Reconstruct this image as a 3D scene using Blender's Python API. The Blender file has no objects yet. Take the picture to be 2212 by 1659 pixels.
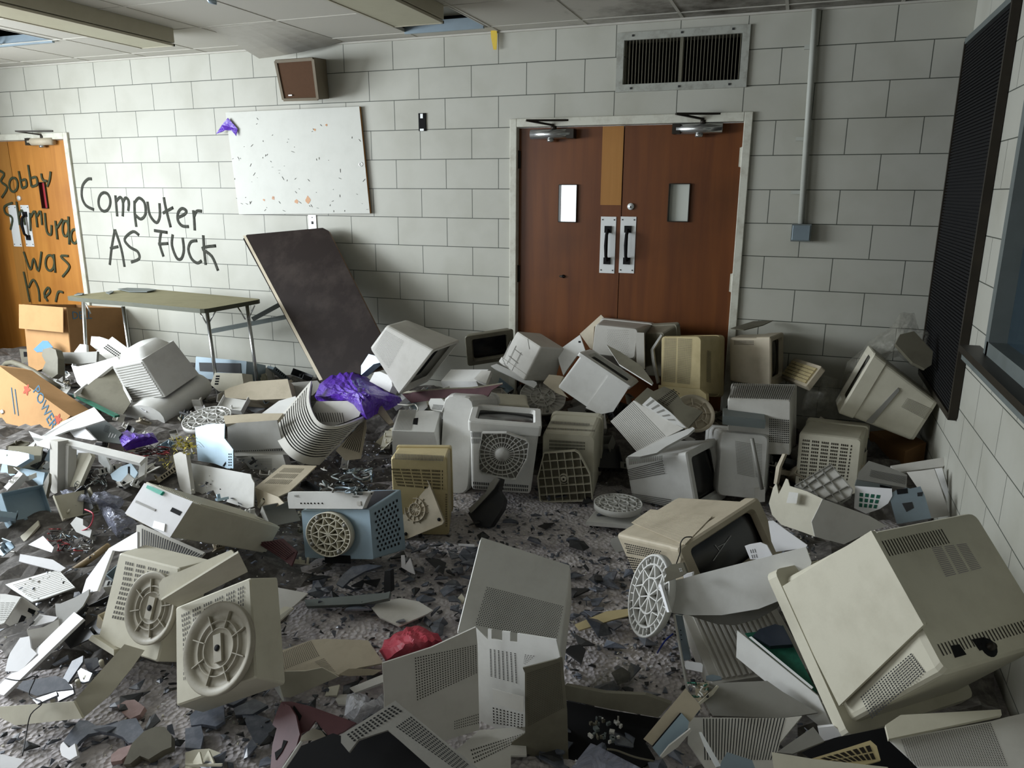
import bpy, math, random
import numpy as np
from mathutils import Matrix, Vector
random.seed(7)
PI=math.pi
# ---------------------------------------------------------------- camera (solved from the block courses)
F=1631.57; IW,IH=2212,1659; HT=2.70
CAM=np.array([3.1899,-5.0702,1.6614])
def rot(a,b,c):
    ca,sa,cb,sb,cc,sc=math.cos(a),math.sin(a),math.cos(b),math.sin(b),math.cos(c),math.sin(c)
    Rz=np.array([[cc,-sc,0],[sc,cc,0],[0,0,1]]);Rx=np.array([[1,0,0],[0,ca,-sa],[0,sa,ca]]);Ry=np.array([[cb,0,sb],[0,1,0],[-sb,0,cb]])
    return Rz@Rx@Ry
M3=rot(-.2485,-.0047,.3554)
scene=bpy.context.scene
cam=bpy.data.cameras.new('camera'); co=bpy.data.objects.new('camera',cam); scene.collection.objects.link(co)
cam.sensor_width=36; cam.lens=F/IW*36; cam.clip_start=.05; cam.clip_end=100
R4=np.eye(4); R4[:3,0]=M3[:,0]; R4[:3,1]=M3[:,2]; R4[:3,2]=-M3[:,1]; R4[:3,3]=CAM
co.matrix_world=Matrix(R4.tolist()); scene.camera=co
# ---------------------------------------------------------------- light and exposure
vs=scene.view_settings; vs.view_transform='Standard'; vs.look='None'; vs.gamma=1; vs.use_curve_mapping=False; vs.exposure=-0.1
w=bpy.data.worlds.new('world'); scene.world=w; w.use_nodes=True
bg=w.node_tree.nodes['Background']; bg.inputs[0].default_value=(.86,.95,1,1); bg.inputs[1].default_value=2.6
def area(name,loc,tgt,sx,sy,power,col):
    l=bpy.data.lights.new(name,'AREA'); l.shape='RECTANGLE'; l.size=sx; l.size_y=sy; l.energy=power; l.color=col
    o=bpy.data.objects.new(name,l); scene.collection.objects.link(o); o.location=loc
    o.rotation_euler=(Vector(tgt)-Vector(loc)).to_track_quat('-Z','Y').to_euler(); return o
area('daylight_side_window',(-3.6,-3.2,1.7),(1.2,-2.2,.1),3.0,1.4,370,(.86,.93,1))
area('added_front_fill',(-2.2,-6.85,1.8),(-.6,-2.2,.2),2.2,1.5,34,(.93,.97,1))  # unseen front window light, added for soft fill from camera left
# ---------------------------------------------------------------- helpers
RG=dict(r1=(0,0,.33759),r2=(740,0,.33759),r3=(1472,0,.33759),r4=(0,540,.33759),r5=(740,540,.33759),r6=(1472,540,.33759),
 b1=(0,1090,.34291),b2=(740,1090,.34291),b3=(1472,1090,.34291),c4=(0,860,.2110),c5=(400,860,.2110),
 zA=(780,660,.18083),zB=(1160,660,.19892),zC=(1320,840,.19892),zD=(820,860,.19891),zE=(1140,860,.16878),zF=(1340,1050,.19892),
 f=(0,0,1),zL=(0,600,.18083),y1=(0,1380,.18987),y2=(400,1380,.20796),y3=(1220,1300,.21638),y4=(1640,960,.19892),y5=(0,1150,.18083))
def ray(x,y): return M3@np.array([(x-IW/2)/F,1,-(y-IH/2)/F])
def Q(reg,pts):
    ox,oy,s=RG[reg]; return [(ox+a[0]*s,oy+a[1]*s) for a in pts]
def W(p,ax,v):
    """world point seen at photo position p on the plane x/y/z = v"""
    d=ray(*p); i='xyz'.index(ax); return CAM+d*(v-CAM[i])/d[i]
def srgb(h):
    h=h.lstrip('#'); c=[int(h[i:i+2],16)/255 for i in (0,2,4)]
    return tuple(v/12.92 if v<=.04045 else ((v+.055)/1.055)**2.4 for v in c)
def tag(o,label=None,cat=None,group=None,kind=None):
    if label: o['label']=label
    if cat: o['category']=cat
    if group: o['group']=group
    if kind: o['kind']=kind
    return o
def empty(name,loc,label=None,cat=None,group=None):
    o=bpy.data.objects.new(name,None); scene.collection.objects.link(o); o.location=loc; o.empty_display_size=.05
    return tag(o,label,cat,group)
class MB:
    def __init__(s): s.v=[];s.f=[];s.m=[];s.mats=[];s.sm=[]
    def mi(s,m):
        if m not in s.mats: s.mats.append(m)
        return s.mats.index(m)
    def add(s,vs,fs,m,smooth=False):
        b=len(s.v); s.v+=[tuple(map(float,q)) for q in vs]; k=s.mi(m)
        for f in fs: s.f.append([b+i for i in f]); s.m.append(k); s.sm.append(smooth)
    def box(s,c,size,m,R=None):
        c=np.array(c,float);h=np.array(size,float)/2
        V=[np.array([(i&1)*2-1,((i>>1)&1)*2-1,((i>>2)&1)*2-1])*h for i in range(8)]
        if R is not None: V=[np.array(R)@v for v in V]
        s.add([c+v for v in V],[(0,2,3,1),(4,5,7,6),(0,1,5,4),(2,6,7,3),(0,4,6,2),(1,3,7,5)],m)
    def beam(s,a,b,w,h,m,up=(0,0,1)):
        a=np.array(a,float);b=np.array(b,float);d=b-a;L=np.linalg.norm(d);d/=L
        u=np.array(up,float);x=np.cross(d,u)
        if np.linalg.norm(x)<1e-3: x=np.cross(d,(1,0,0))
        x/=np.linalg.norm(x);z=np.cross(x,d)
        s.box((a+b)/2,(w,L,h),m,np.array([x,d,z]).T)
    def tube(s,pts,r,m,n=8,smooth=True,cap=True):
        pts=[np.array(p,float) for p in pts]; rs=r if hasattr(r,'__len__') else [r]*len(pts)
        V=[];up=None
        for i,p in enumerate(pts):
            d=pts[min(i+1,len(pts)-1)]-pts[max(i-1,0)]; d=d/(np.linalg.norm(d)+1e-9)
            if up is None: up=np.cross(d,(0,0,1)); 
            if np.linalg.norm(up)<.05: up=np.cross(d,(1,0,0))
            up=up-d*(up@d); up/=np.linalg.norm(up)+1e-9; q=np.cross(d,up)
            for k in range(n):
                t=2*PI*k/n; V.append(p+(up*math.cos(t)+q*math.sin(t))*rs[i])
        fs=[(i*n+k,i*n+(k+1)%n,(i+1)*n+(k+1)%n,(i+1)*n+k) for i in range(len(pts)-1) for k in range(n)]
        if cap: fs+=[tuple(range(n))[::-1],tuple(range((len(pts)-1)*n,len(pts)*n))]
        s.add(V,fs,m,smooth)
    def lathe(s,prof,m,n=32,O=(0,0,0),X=(1,0,0),Y=(0,1,0),Z=(0,0,1),smooth=True):
        O,X,Y,Z=[np.array(a,float) for a in (O,X,Y,Z)]
        V=[O+X*r*math.cos(2*PI*k/n)+Y*r*math.sin(2*PI*k/n)+Z*z for r,z in prof for k in range(n)]
        fs=[(i*n+k,i*n+(k+1)%n,(i+1)*n+(k+1)%n,(i+1)*n+k) for i in range(len(prof)-1) for k in range(n)]
        s.add(V,fs,m,smooth)
    def prism(s,poly,nrm,th,m,mside=None):
        n=np.array(nrm,float);n/=np.linalg.norm(n);k=len(poly)
        P=[np.array(p,float) for p in poly]
        s.add(P+[p-n*th for p in P],[tuple(range(k)),tuple(range(2*k-1,k-1,-1))],m)
        s.add(P+[p-n*th for p in P],[(i,i+k,(i+1)%k+k,(i+1)%k) for i in range(k)],mside or m)
    def grid(s,c4,nu,nv,fu,fv,m,off=0,skip=None,stag=0,kind='q'):
        """nu x nv small flat quads, mostly dark to stand in for shaded openings, spread over the quad c4 (tl,tr,br,bl)"""
        a,b,c,d=[np.array(p,float) for p in c4]; n=np.cross(b-a,d-a);n=n/(np.linalg.norm(n)+1e-9)
        if n@(CAM-a)<0 and off>0 and kind!='l': n=-n
        if kind=='l': n=-n
        def at(u,v): return (a*(1-u)+b*u)*(1-v)+(d*(1-u)+c*u)*v+n*off
        V=[];fs=[]
        for j in range(nv):
            for i in range(nu):
                if skip and skip(i,j): continue
                sh=stag*(j%2)*.5
                u0=(i+.5-fu/2+sh)/nu;u1=(i+.5+fu/2+sh)/nu;v0=(j+.5-fv/2)/nv;v1=(j+.5+fv/2)/nv
                if u1>1.001: continue
                k=len(V);V+=[at(u0,v0),at(u1,v0),at(u1,v1),at(u0,v1)];fs.append((k,k+1,k+2,k+3))
        if V: s.add(V,fs,m)
    def build(s,name,parent=None,loc=None,bevel=0,inv=None):
        me=bpy.data.meshes.new(name)
        V=s.v
        if inv is not None: V=[tuple(inv@Vector(v)) for v in V]
        elif loc is not None: V=[(v[0]-loc[0],v[1]-loc[1],v[2]-loc[2]) for v in V]
        me.from_pydata(V,[],s.f)
        for m in s.mats: me.materials.append(m)
        me.polygons.foreach_set('material_index',s.m); me.polygons.foreach_set('use_smooth',s.sm); me.update()
        o=bpy.data.objects.new(name,me); scene.collection.objects.link(o)
        if parent is not None: o.parent=parent
        elif loc is not None: o.location=loc
        if bevel:
            b=o.modifiers.new('bevel','BEVEL'); b.width=bevel; b.segments=2; b.limit_method='ANGLE'; b.angle_limit=.7
        return o
# ---------------------------------------------------------------- materials
def newmat(name):
    m=bpy.data.materials.new(name); m.use_nodes=True; nt=m.node_tree; return m,nt,nt.nodes['Principled BSDF']
def link(nt,a,b): nt.links.new(a,b)
def plastic(name,col,dust='#8c8270',amt=.35,rough=.55,scale=7,spec=.35,bump=.15,metal=0,edge=None):
    m,nt,p=newmat(name); N=nt.nodes
    tc=N.new('ShaderNodeTexCoord')
    n1=N.new('ShaderNodeTexNoise'); n1.inputs['Scale'].default_value=scale; n1.inputs['Detail'].default_value=6; n1.inputs['Roughness'].default_value=.65
    link(nt,tc.outputs['Object'],n1.inputs['Vector'])
    n2=N.new('ShaderNodeTexNoise'); n2.inputs['Scale'].default_value=160; n2.inputs['Detail'].default_value=2
    link(nt,tc.outputs['Object'],n2.inputs['Vector'])
    r=N.new('ShaderNodeMapRange'); r.inputs[1].default_value=.45; r.inputs[2].default_value=.85; r.inputs[4].default_value=amt
    link(nt,n1.outputs[0],r.inputs[0])
    mx=N.new('ShaderNodeMix'); mx.data_type='RGBA'; mx.inputs[6].default_value=(*srgb(col),1); mx.inputs[7].default_value=(*srgb(dust),1)
    link(nt,r.outputs[0],mx.inputs[0]); link(nt,mx.outputs[2],p.inputs['Base Color'])
    p.inputs['Roughness'].default_value=rough; p.inputs['Specular IOR Level'].default_value=spec; p.inputs['Metallic'].default_value=metal
    if bump:
        b=N.new('ShaderNodeBump'); b.inputs['Strength'].default_value=bump; b.inputs['Distance'].default_value=.001
        link(nt,n2.outputs[0],b.inputs['Height']); link(nt,b.outputs[0],p.inputs['Normal'])
    return m
WHITE=plastic('white_grey_plastic','#d6d5d0','#97928a')
PALE=plastic('pale_grey_plastic','#c6c3bb','#8b8578')
CREAM=plastic('cream_plastic','#cbc6b3','#8f8770')
YEL=plastic('yellowed_plastic','#c4b488','#86764e',amt=.5)
TAN=plastic('tan_plastic','#b9ae98','#776b55',amt=.5)
GREY=plastic('grey_plastic','#8b8982','#5c574c')
OLIVE=plastic('dusty_olive_grey','#6b6758','#3f3a2c',amt=.6)
DARK=plastic('dark_plastic','#2b2c2e','#4c483f',amt=.3,rough=.45)
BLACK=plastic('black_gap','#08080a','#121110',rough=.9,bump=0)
SCREEN=plastic('dark_screen_glass','#17181b','#4a463c',amt=.35,rough=.22,spec=.6,bump=0)
SHARD=plastic('dark_glass_shard','#464b55','#8d8e96',amt=.65,rough=.28,spec=.7,scale=30,bump=.1)
SHARD2=plastic('slate_shard','#5a606c','#9d9da4',amt=.6,rough=.4,spec=.6,scale=30)
METAL=plastic('zinc_metal','#93a2ab','#6d706e',amt=.3,rough=.35,metal=.55,bump=.05)
BLUEM=plastic('pale_blue_metal','#a3b9c6','#7f8a8f',amt=.3,rough=.4,metal=.35,bump=.05)
CHROME=plastic('worn_chrome','#b5b6b4','#6d6a62',amt=.3,rough=.25,metal=.85,bump=0)
ALU=plastic('brushed_plate','#e2e4e2','#b5b5ae',amt=.2,rough=.4,metal=.2,bump=0)
STEEL=plastic('grey_paint_metal','#6f7674','#4b4e48',amt=.4,rough=.5,metal=.2)
BROWNK=plastic('dark_bronze','#2a251e','#4a4234',rough=.45,metal=.3,bump=0)
PAINT=plastic('cream_door_paint','#c9c8ba','#7e6f57',amt=.6,scale=14)
CARD=plastic('cardboard','#b18a60','#8b6a47',amt=.4,rough=.85,spec=.1)
CARDD=plastic('cardboard_outer','#8a6846','#6a4c30',amt=.4,rough=.85,spec=.1)
BOARD=plastic('dark_walnut_laminate','#1f1612','#4b423c',amt=.6,rough=.6,spec=.15,scale=4,bump=0)
TTOP=plastic('dusty_table_top','#8d8768','#6d6a4a',amt=.6,rough=.7)
CEIL=plastic('ceiling_tile','#bebbb1','#8a8477',amt=.3,rough=.9,spec=.05)
FIXT=plastic('fixture_enamel','#b3ad98','#8c826a',amt=.3,rough=.5)
MAROON=plastic('maroon_plastic','#5e3a3e','#2d191b',amt=.6,rough=.5,scale=12)
RED=plastic('red_bag','#b8384a','#d98c94',amt=.5,rough=.5,scale=14)
GREEN=plastic('circuit_green','#1e5a48','#2c7a5f',amt=.6,scale=60,rough=.5)
TEAL=plastic('teal_latch','#17a389','#128f78',rough=.4)
BLUE=plastic('blue_plastic','#2c6fae','#1d4d80',rough=.5)
WOODST=plastic('worn_stick','#a08a66','#7c6a4c')
GOLD=plastic('gold_foil','#a99b3c','#e0d88a',amt=.9,scale=90,rough=.3,metal=.6)
TAPE=plastic('yellow_tape','#d8b73c','#e0d070',rough=.5)
SPRAY=plastic('black_spray_paint','#3b3c36','#6a6b62',amt=.6,rough=.8,spec=.1,scale=40,bump=0)
SPRAYG=plastic('dark_green_spray','#3d4433','#5a5238',amt=.6,rough=.8,spec=.1,scale=40,bump=0)
INKB=plastic('blue_print','#37627c','#6d6a58',amt=.6,rough=.8,bump=0)
INKR=plastic('red_print','#a8472f','#a8603f',rough=.8,bump=0)
INK=plastic('faint_grey_print','#8c8c88','#9a9a94',rough=.8,bump=0)
LABEL=plastic('label_paper','#d8d6cf','#a8a494',rough=.7,bump=0)
PAPER=plastic('white_paper','#e4e3e4','#bdbbb8',rough=.7,bump=0)
CABW=plastic('white_cable','#bdbbb2','#7e7a6e',rough=.5,bump=0)
CABK=plastic('black_cable','#1c1c1d','#3a3834',rough=.5,bump=0)
CABR=plastic('red_wire','#b23a3c','#7b2a2c',rough=.5,bump=0)
CABB=plastic('blue_wire','#2c3f9c','#22307a',rough=.5,bump=0)
def bagmat(name,col,alpha,rough=.25):
    m,nt,p=newmat(name); N=nt.nodes
    p.inputs['Base Color'].default_value=(*srgb(col),1); p.inputs['Roughness'].default_value=rough
    tc=N.new('ShaderNodeTexCoord'); n=N.new('ShaderNodeTexNoise'); n.inputs['Scale'].default_value=14; n.inputs['Detail'].default_value=5; n.inputs['Distortion'].default_value=1.5
    link(nt,tc.outputs['Object'],n.inputs['Vector'])
    b=N.new('ShaderNodeBump'); b.inputs['Strength'].default_value=.9; b.inputs['Distance'].default_value=.02
    link(nt,n.outputs[0],b.inputs['Height']); link(nt,b.outputs[0],p.inputs['Normal'])
    if alpha<1:
        r=N.new('ShaderNodeMapRange'); r.inputs[1].default_value=.35;r.inputs[2].default_value=.7;r.inputs[3].default_value=alpha*.5;r.inputs[4].default_value=min(1,alpha*1.5)
        link(nt,n.outputs[0],r.inputs[0]); link(nt,r.outputs[0],p.inputs['Alpha'])
    return m
PURPLE=bagmat('purple_film','#5b2fae',1,.3)
CLEAR=bagmat('clear_film','#a9a698',.32,.2)
SMOKE=bagmat('smoky_film','#8f92a3',.6,.2)
WBAG=bagmat('white_film','#dfe0e6',.9,.3)
def wallmat(name,axis):
    m,nt,p=newmat(name); N=nt.nodes
    tc=N.new('ShaderNodeTexCoord'); sx=N.new('ShaderNodeSeparateXYZ'); link(nt,tc.outputs['Object'],sx.inputs[0])
    cx=N.new('ShaderNodeCombineXYZ')
    az=N.new('ShaderNodeMath'); az.operation='ADD'; az.inputs[1].default_value=.1448+.2032*20
    ax=N.new('ShaderNodeMath'); ax.operation='ADD'; ax.inputs[1].default_value=.4003*40
    link(nt,sx.outputs[0 if axis=='x' else 1],ax.inputs[0]); link(nt,sx.outputs[2],az.inputs[0])
    link(nt,ax.outputs[0],cx.inputs[0]); link(nt,az.outputs[0],cx.inputs[1])
    br=N.new('ShaderNodeTexBrick'); br.inputs['Scale'].default_value=1; br.inputs['Brick Width'].default_value=.4003; br.inputs['Row Height'].default_value=.2032
    br.inputs['Mortar Size'].default_value=.0026; br.inputs['Mortar Smooth'].default_value=.1; br.offset=.5
    link(nt,cx.outputs[0],br.inputs['Vector'])
    nz=N.new('ShaderNodeTexNoise'); nz.inputs['Scale'].default_value=2.6; nz.inputs['Detail'].default_value=8; link(nt,tc.outputs['Object'],nz.inputs['Vector'])
    nf=N.new('ShaderNodeTexNoise'); nf.inputs['Scale'].default_value=220; link(nt,tc.outputs['Object'],nf.inputs['Vector'])
    mx=N.new('ShaderNodeMix'); mx.data_type='RGBA'; mx.inputs[6].default_value=(*srgb('#b5b4a9'),1); mx.inputs[7].default_value=(*srgb('#a09e90'),1)
    r=N.new('ShaderNodeMapRange'); r.inputs[1].default_value=.45; r.inputs[2].default_value=.9; link(nt,nz.outputs[0],r.inputs[0]); link(nt,r.outputs[0],mx.inputs[0])
    m2=N.new('ShaderNodeMix'); m2.data_type='RGBA'; m2.inputs[7].default_value=(*srgb('#50534b'),1)
    link(nt,br.outputs['Fac'],m2.inputs[0]); link(nt,mx.outputs[2],m2.inputs[6]); link(nt,m2.outputs[2],p.inputs['Base Color'])
    inv=N.new('ShaderNodeMath'); inv.operation='MULTIPLY_ADD'; inv.inputs[1].default_value=-1; link(nt,br.outputs['Fac'],inv.inputs[0])
    ml=N.new('ShaderNodeMath'); ml.operation='MULTIPLY'; ml.inputs[1].default_value=.12; link(nt,nf.outputs[0],ml.inputs[0]); link(nt,ml.outputs[0],inv.inputs[2])
    b=N.new('ShaderNodeBump'); b.inputs['Strength'].default_value=.6; b.inputs['Distance'].default_value=.004; link(nt,inv.outputs[0],b.inputs['Height']); link(nt,b.outputs[0],p.inputs['Normal'])
    p.inputs['Roughness'].default_value=.5; p.inputs['Specular IOR Level'].default_value=.3
    return m
WALLX=wallmat('painted_block_wall','x'); WALLY=wallmat('painted_block_side_wall','y')
def woodmat(name,c1,c2,c3):
    m,nt,p=newmat(name); N=nt.nodes
    tc=N.new('ShaderNodeTexCoord'); mp=N.new('ShaderNodeMapping'); mp.inputs['Scale'].default_value=(9,9,.6); link(nt,tc.outputs['Object'],mp.inputs[0])
    n=N.new('ShaderNodeTexNoise'); n.inputs['Scale'].default_value=2; n.inputs['Detail'].default_value=8; n.inputs['Distortion'].default_value=.5; link(nt,mp.outputs[0],n.inputs['Vector'])
    n2=N.new('ShaderNodeTexNoise'); n2.inputs['Scale'].default_value=1.6; n2.inputs['Detail'].default_value=5; link(nt,tc.outputs['Object'],n2.inputs['Vector'])
    cr=N.new('ShaderNodeValToRGB'); cr.color_ramp.elements[0].position=.3; cr.color_ramp.elements[0].color=(*srgb(c1),1); cr.color_ramp.elements[1].position=.7; cr.color_ramp.elements[1].color=(*srgb(c2),1)
    link(nt,n.outputs[0],cr.inputs[0])
    mx=N.new('ShaderNodeMix'); mx.data_type='RGBA'; mx.inputs[7].default_value=(*srgb(c3),1); r=N.new('ShaderNodeMapRange'); r.inputs[1].default_value=.5; r.inputs[2].default_value=.8; r.inputs[4].default_value=.7
    link(nt,n2.outputs[0],r.inputs[0]); link(nt,r.outputs[0],mx.inputs[0]); link(nt,cr.outputs[0],mx.inputs[6]); link(nt,mx.outputs[2],p.inputs['Base Color'])
    p.inputs['Roughness'].default_value=.42; p.inputs['Specular IOR Level'].default_value=.4
    return m
WOOD=woodmat('red_brown_door_veneer','#5d3317','#6f401c','#432610')
WOODL=woodmat('light_door_veneer','#9a6a30','#a9773b','#8a5a2a')
WOODO=woodmat('orange_door_veneer','#a56c2c','#b87d38','#8d5426')
def floormat():
    m,nt,p=newmat('dusty_floor'); N=nt.nodes
    tc=N.new('ShaderNodeTexCoord')
    n=N.new('ShaderNodeTexNoise'); n.inputs['Scale'].default_value=5; n.inputs['Detail'].default_value=10; n.inputs['Roughness'].default_value=.7; link(nt,tc.outputs['Object'],n.inputs['Vector'])
    v=N.new('ShaderNodeTexVoronoi'); v.inputs['Scale'].default_value=55; link(nt,tc.outputs['Object'],v.inputs['Vector'])
    cr=N.new('ShaderNodeValToRGB'); cr.color_ramp.elements[0].position=.3; cr.color_ramp.elements[0].color=(*srgb('#918c8e'),1); cr.color_ramp.elements[1].position=.54; cr.color_ramp.elements[1].color=(*srgb('#d2cbc8'),1)
    link(nt,n.outputs[0],cr.inputs[0])
    cr2=N.new('ShaderNodeValToRGB'); cr2.color_ramp.elements[0].position=.0; cr2.color_ramp.elements[0].color=(1,1,1,1); cr2.color_ramp.elements[1].position=.5; cr2.color_ramp.elements[1].color=(.78,.78,.8,1)
    link(nt,v.outputs['Distance'],cr2.inputs[0])
    mx=N.new('ShaderNodeMix'); mx.data_type='RGBA'; mx.blend_type='MULTIPLY'; mx.inputs[0].default_value=1; link(nt,cr.outputs[0],mx.inputs[6]); link(nt,cr2.outputs[0],mx.inputs[7]); link(nt,mx.outputs[2],p.inputs['Base Color'])
    b=N.new('ShaderNodeBump'); b.inputs['Strength'].default_value=.8; b.inputs['Distance'].default_value=.01; link(nt,v.outputs['Distance'],b.inputs['Height']); link(nt,b.outputs[0],p.inputs['Normal'])
    p.inputs['Roughness'].default_value=.85; p.inputs['Specular IOR Level'].default_value=.15; return m
FLOOR=floormat()
def ceilmat():
    m,nt,p=newmat('stained_ceiling_tiles'); N=nt.nodes
    tc=N.new('ShaderNodeTexCoord'); sx=N.new('ShaderNodeSeparateXYZ'); link(nt,tc.outputs['Object'],sx.inputs[0])
    n=N.new('ShaderNodeTexNoise'); n.inputs['Scale'].default_value=3; n.inputs['Detail'].default_value=9; n.inputs['Roughness'].default_value=.7; link(nt,tc.outputs['Object'],n.inputs['Vector'])
    g=N.new('ShaderNodeMapRange'); g.inputs[1].default_value=1.1; g.inputs[2].default_value=2.6; g.inputs[3].default_value=-.25; g.inputs[4].default_value=.25; link(nt,sx.outputs[0],g.inputs[0])
    ad=N.new('ShaderNodeMath'); ad.operation='ADD'; link(nt,n.outputs[0],ad.inputs[0]); link(nt,g.outputs[0],ad.inputs[1])
    cr=N.new('ShaderNodeValToRGB'); cr.color_ramp.elements[0].position=.5; cr.color_ramp.elements[0].color=(*srgb('#bebbb1'),1); cr.color_ramp.elements[1].position=.9; cr.color_ramp.elements[1].color=(*srgb('#4f4a42'),1)
    link(nt,ad.outputs[0],cr.inputs[0]); link(nt,cr.outputs[0],p.inputs['Base Color'])
    p.inputs['Roughness'].default_value=.9; p.inputs['Specular IOR Level'].default_value=.05; return m
CEILM=ceilmat()
def glassmat(name,col,alpha,rough=.1):
    m,nt,p=newmat(name); p.inputs['Base Color'].default_value=(*srgb(col),1); p.inputs['Alpha'].default_value=alpha; p.inputs['Roughness'].default_value=rough; return m
PANE=glassmat('door_glass','#dfe8e4',.1)
PANEF=glassmat('daylight_tone_glass','#cdd0c6',1,.3)  # opaque pale colour stands in for daylight through the right pane
PANER=glassmat('pink_door_glass','#a2343a',1,.3)
PANEW=glassmat('dark_window_glass','#33424a',.75,.12)
def emis(name,col,s):
    m,nt,p=newmat(name); p.inputs['Base Color'].default_value=(0,0,0,1); p.inputs['Emission Color'].default_value=(*col,1); p.inputs['Emission Strength'].default_value=s; return m
# ================================================================ THE SETTING
def struct(mb,name,**k):
    o=mb.build(name,**k); o['kind']='structure'; return o
def rectwall(mb,plane,pos,th,u0,u1,v0,v1,holes,mat):
    """wall slab with rectangular openings; plane 'y' (u=x) or 'x' (u=y)"""
    us=sorted({u0,u1,*[h[0] for h in holes],*[h[1] for h in holes]}); vs_=sorted({v0,v1,*[h[2] for h in holes],*[h[3] for h in holes]})
    for a,b in zip(us,us[1:]):
        for c,d in zip(vs_,vs_[1:]):
            um,vm=(a+b)/2,(c+d)/2
            if any(h[0]<um<h[1] and h[2]<vm<h[3] for h in holes): continue
            if plane=='y': mb.box((um,pos+th/2,vm),(b-a,abs(th),d-c),mat)
            else: mb.box((pos+th/2,um,vm),(abs(th),b-a,d-c),mat)
XR=3.986; XL=-4.7; XW=-3.75; YF=-7.0
D1=(1.29,2.868,0,2.143); D2=(-4.36,-2.775,0,2.143); VT=(2.06,2.775,2.325,2.60)
mb=MB(); rectwall(mb,'y',0,.2,XL,XR+.2,0,HT,[D1,D2,VT],WALLX); struct(mb,'wall_back')
mb=MB(); rectwall(mb,'x',XR,.2,YF,0,0,HT,[(-3.6,-1.46,1.02,2.2)],WALLY); struct(mb,'wall_right')
mb=MB(); rectwall(mb,'x',XW,-.2,YF,-.6,0,HT,[(-4.9,-1.5,.9,2.5)],WALLY); mb.box(((XL+XW)/2-.1,-.7,HT/2),(XW-XL-.2,.2,HT),WALLX); mb.box((XL-.1,-.2,HT/2),(.2,1.2,HT),WALLY); struct(mb,'wall_left')  # unseen wall stepped inward so the side light falls off faster
mb=MB(); rectwall(mb,'y',YF,-.2,XL-.2,XR+.2,0,HT,[(-3.6,-.8,.9,2.5)],plastic('dark_low_bounce_wall','#4d4a42','#3a372f')); struct(mb,'wall_front')  # unseen wall, coloured dark to cut bounce light
mb=MB(); mb.box(((XL+XR)/2,(YF)/2,-.05),(XR-XL+.4,-YF+.4,.1),FLOOR); struct(mb,'floor')
# ceiling slab with two missing tiles and its grid
mb=MB(); HO=[(.6,1.17,-.75,-.17),(-2.5,-1.93,-1.3,-.73)]
us=sorted({XL,XR,*[h[i] for h in HO for i in (0,1)]}); vs_=sorted({YF,0.,*[h[i] for h in HO for i in (2,3)]})
for a,b in zip(us,us[1:]):
    for c,d in zip(vs_,vs_[1:]):
        if any(h[0]<(a+b)/2<h[1] and h[2]<(c+d)/2<h[3] for h in HO): continue
        mb.box(((a+b)/2,(c+d)/2,HT+.01),(b-a,d-c,.02),CEILM)
mb.box(((XL+XR)/2,YF/2,HT+.5),(XR-XL+.4,-YF+.4,.04),DARK)
for bx,sz in (((XL-.1,YF/2,HT+.26),(.2,-YF+.6,.52)),((XR+.1,YF/2,HT+.26),(.2,-YF+.6,.52)),(((XL+XR)/2,YF-.1,HT+.26),(XR-XL+.4,.2,.52)),(((XL+XR)/2,.1,HT+.26),(XR-XL+.4,.2,.52))): mb.box(bx,sz,DARK)  # dark walls added round the ceiling void to keep sky light out
for h in HO:
    mb.box(((h[0]+h[1])/2,h[3]-.012,HT+.02),(h[1]-h[0],.02,.07),METAL); mb.box((h[1]+.02,(h[2]+h[3])/2,HT+.05),(.02,.6,.1),STEEL)
struct(mb,'ceiling')
mb=MB()
GX=[-4.86+.6085*i for i in range(15)]
for i in range(-8,7):
    x=-.01+.605*i
    mb.box((x,YF/2,HT-.001),(.018,-YF,.004),CEIL)
for j in range(11):
    y=-.15-.605*j
    mb.box(((XL+XR)/2,y,HT-.0015),(XR-XL,.018,.004),CEIL)
mb.box(((XL+XR)/2,-.008,HT-.008),(XR-XL,.016,.012),CEIL)
struct(mb,'trim_1')
# insulation fluff lying in the opened tile
mb=MB()
for k in range(60):
    x=random.uniform(.62,1.15);y=random.uniform(-.5,-.25); mb.box((x,y,HT+.1+random.uniform(0,.05)),(.03,.03,.02),OLIVE,rot(random.random(),random.random(),random.random()*3))
mb.box((.88,-.35,HT+.085),(.56,.36,.01),OLIVE)
o=mb.build('ceiling_insulation'); tag(o,'grey loose insulation lying above the missing ceiling tile beside the hanging light','insulation')
# sagging tile
a=W((455,61),'z',HT);b=W((597,45),'z',HT);c=W((739,89),'z',HT);d=W((560,126),'y',-.16)
mb=MB(); n=6; V=[]
for j in range(n+1):
    for i in range(n+1):
        u,v=i/n,j/n; p=(a*(1-u)+b*u)*(1-v)+(d*(1-u)+c*u)*v; p=p+np.array([0,0,-.015*math.sin(PI*u)*v]); V.append(p)
fs=[(j*(n+1)+i,j*(n+1)+i+1,(j+1)*(n+1)+i+1,(j+1)*(n+1)+i) for j in range(n) for i in range(n)]
mb.add([v-np.array([0,0,.002]) for v in V],fs,CEIL); mb.add([v+np.array([0,0,.012]) for v in V],fs,CEIL)
k=(n+1)**2; ring=[i for i in range(n+1)]+[(j+1)*(n+1)-1 for j in range(1,n+1)]+[n*(n+1)+i for i in range(n-1,-1,-1)]+[j*(n+1) for j in range(n-1,0,-1)]
P0=[V[i]-np.array([0,0,.002]) for i in ring];P1=[V[i]+np.array([0,0,.012]) for i in ring];L=len(ring)
mb.add(P0+P1,[(i,(i+1)%L,(i+1)%L+L,i+L) for i in range(L)],CEIL)
o=mb.build('ceiling_tile'); tag(o,'warped ceiling tile sagging down above the wall loudspeaker','ceiling tile')
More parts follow.
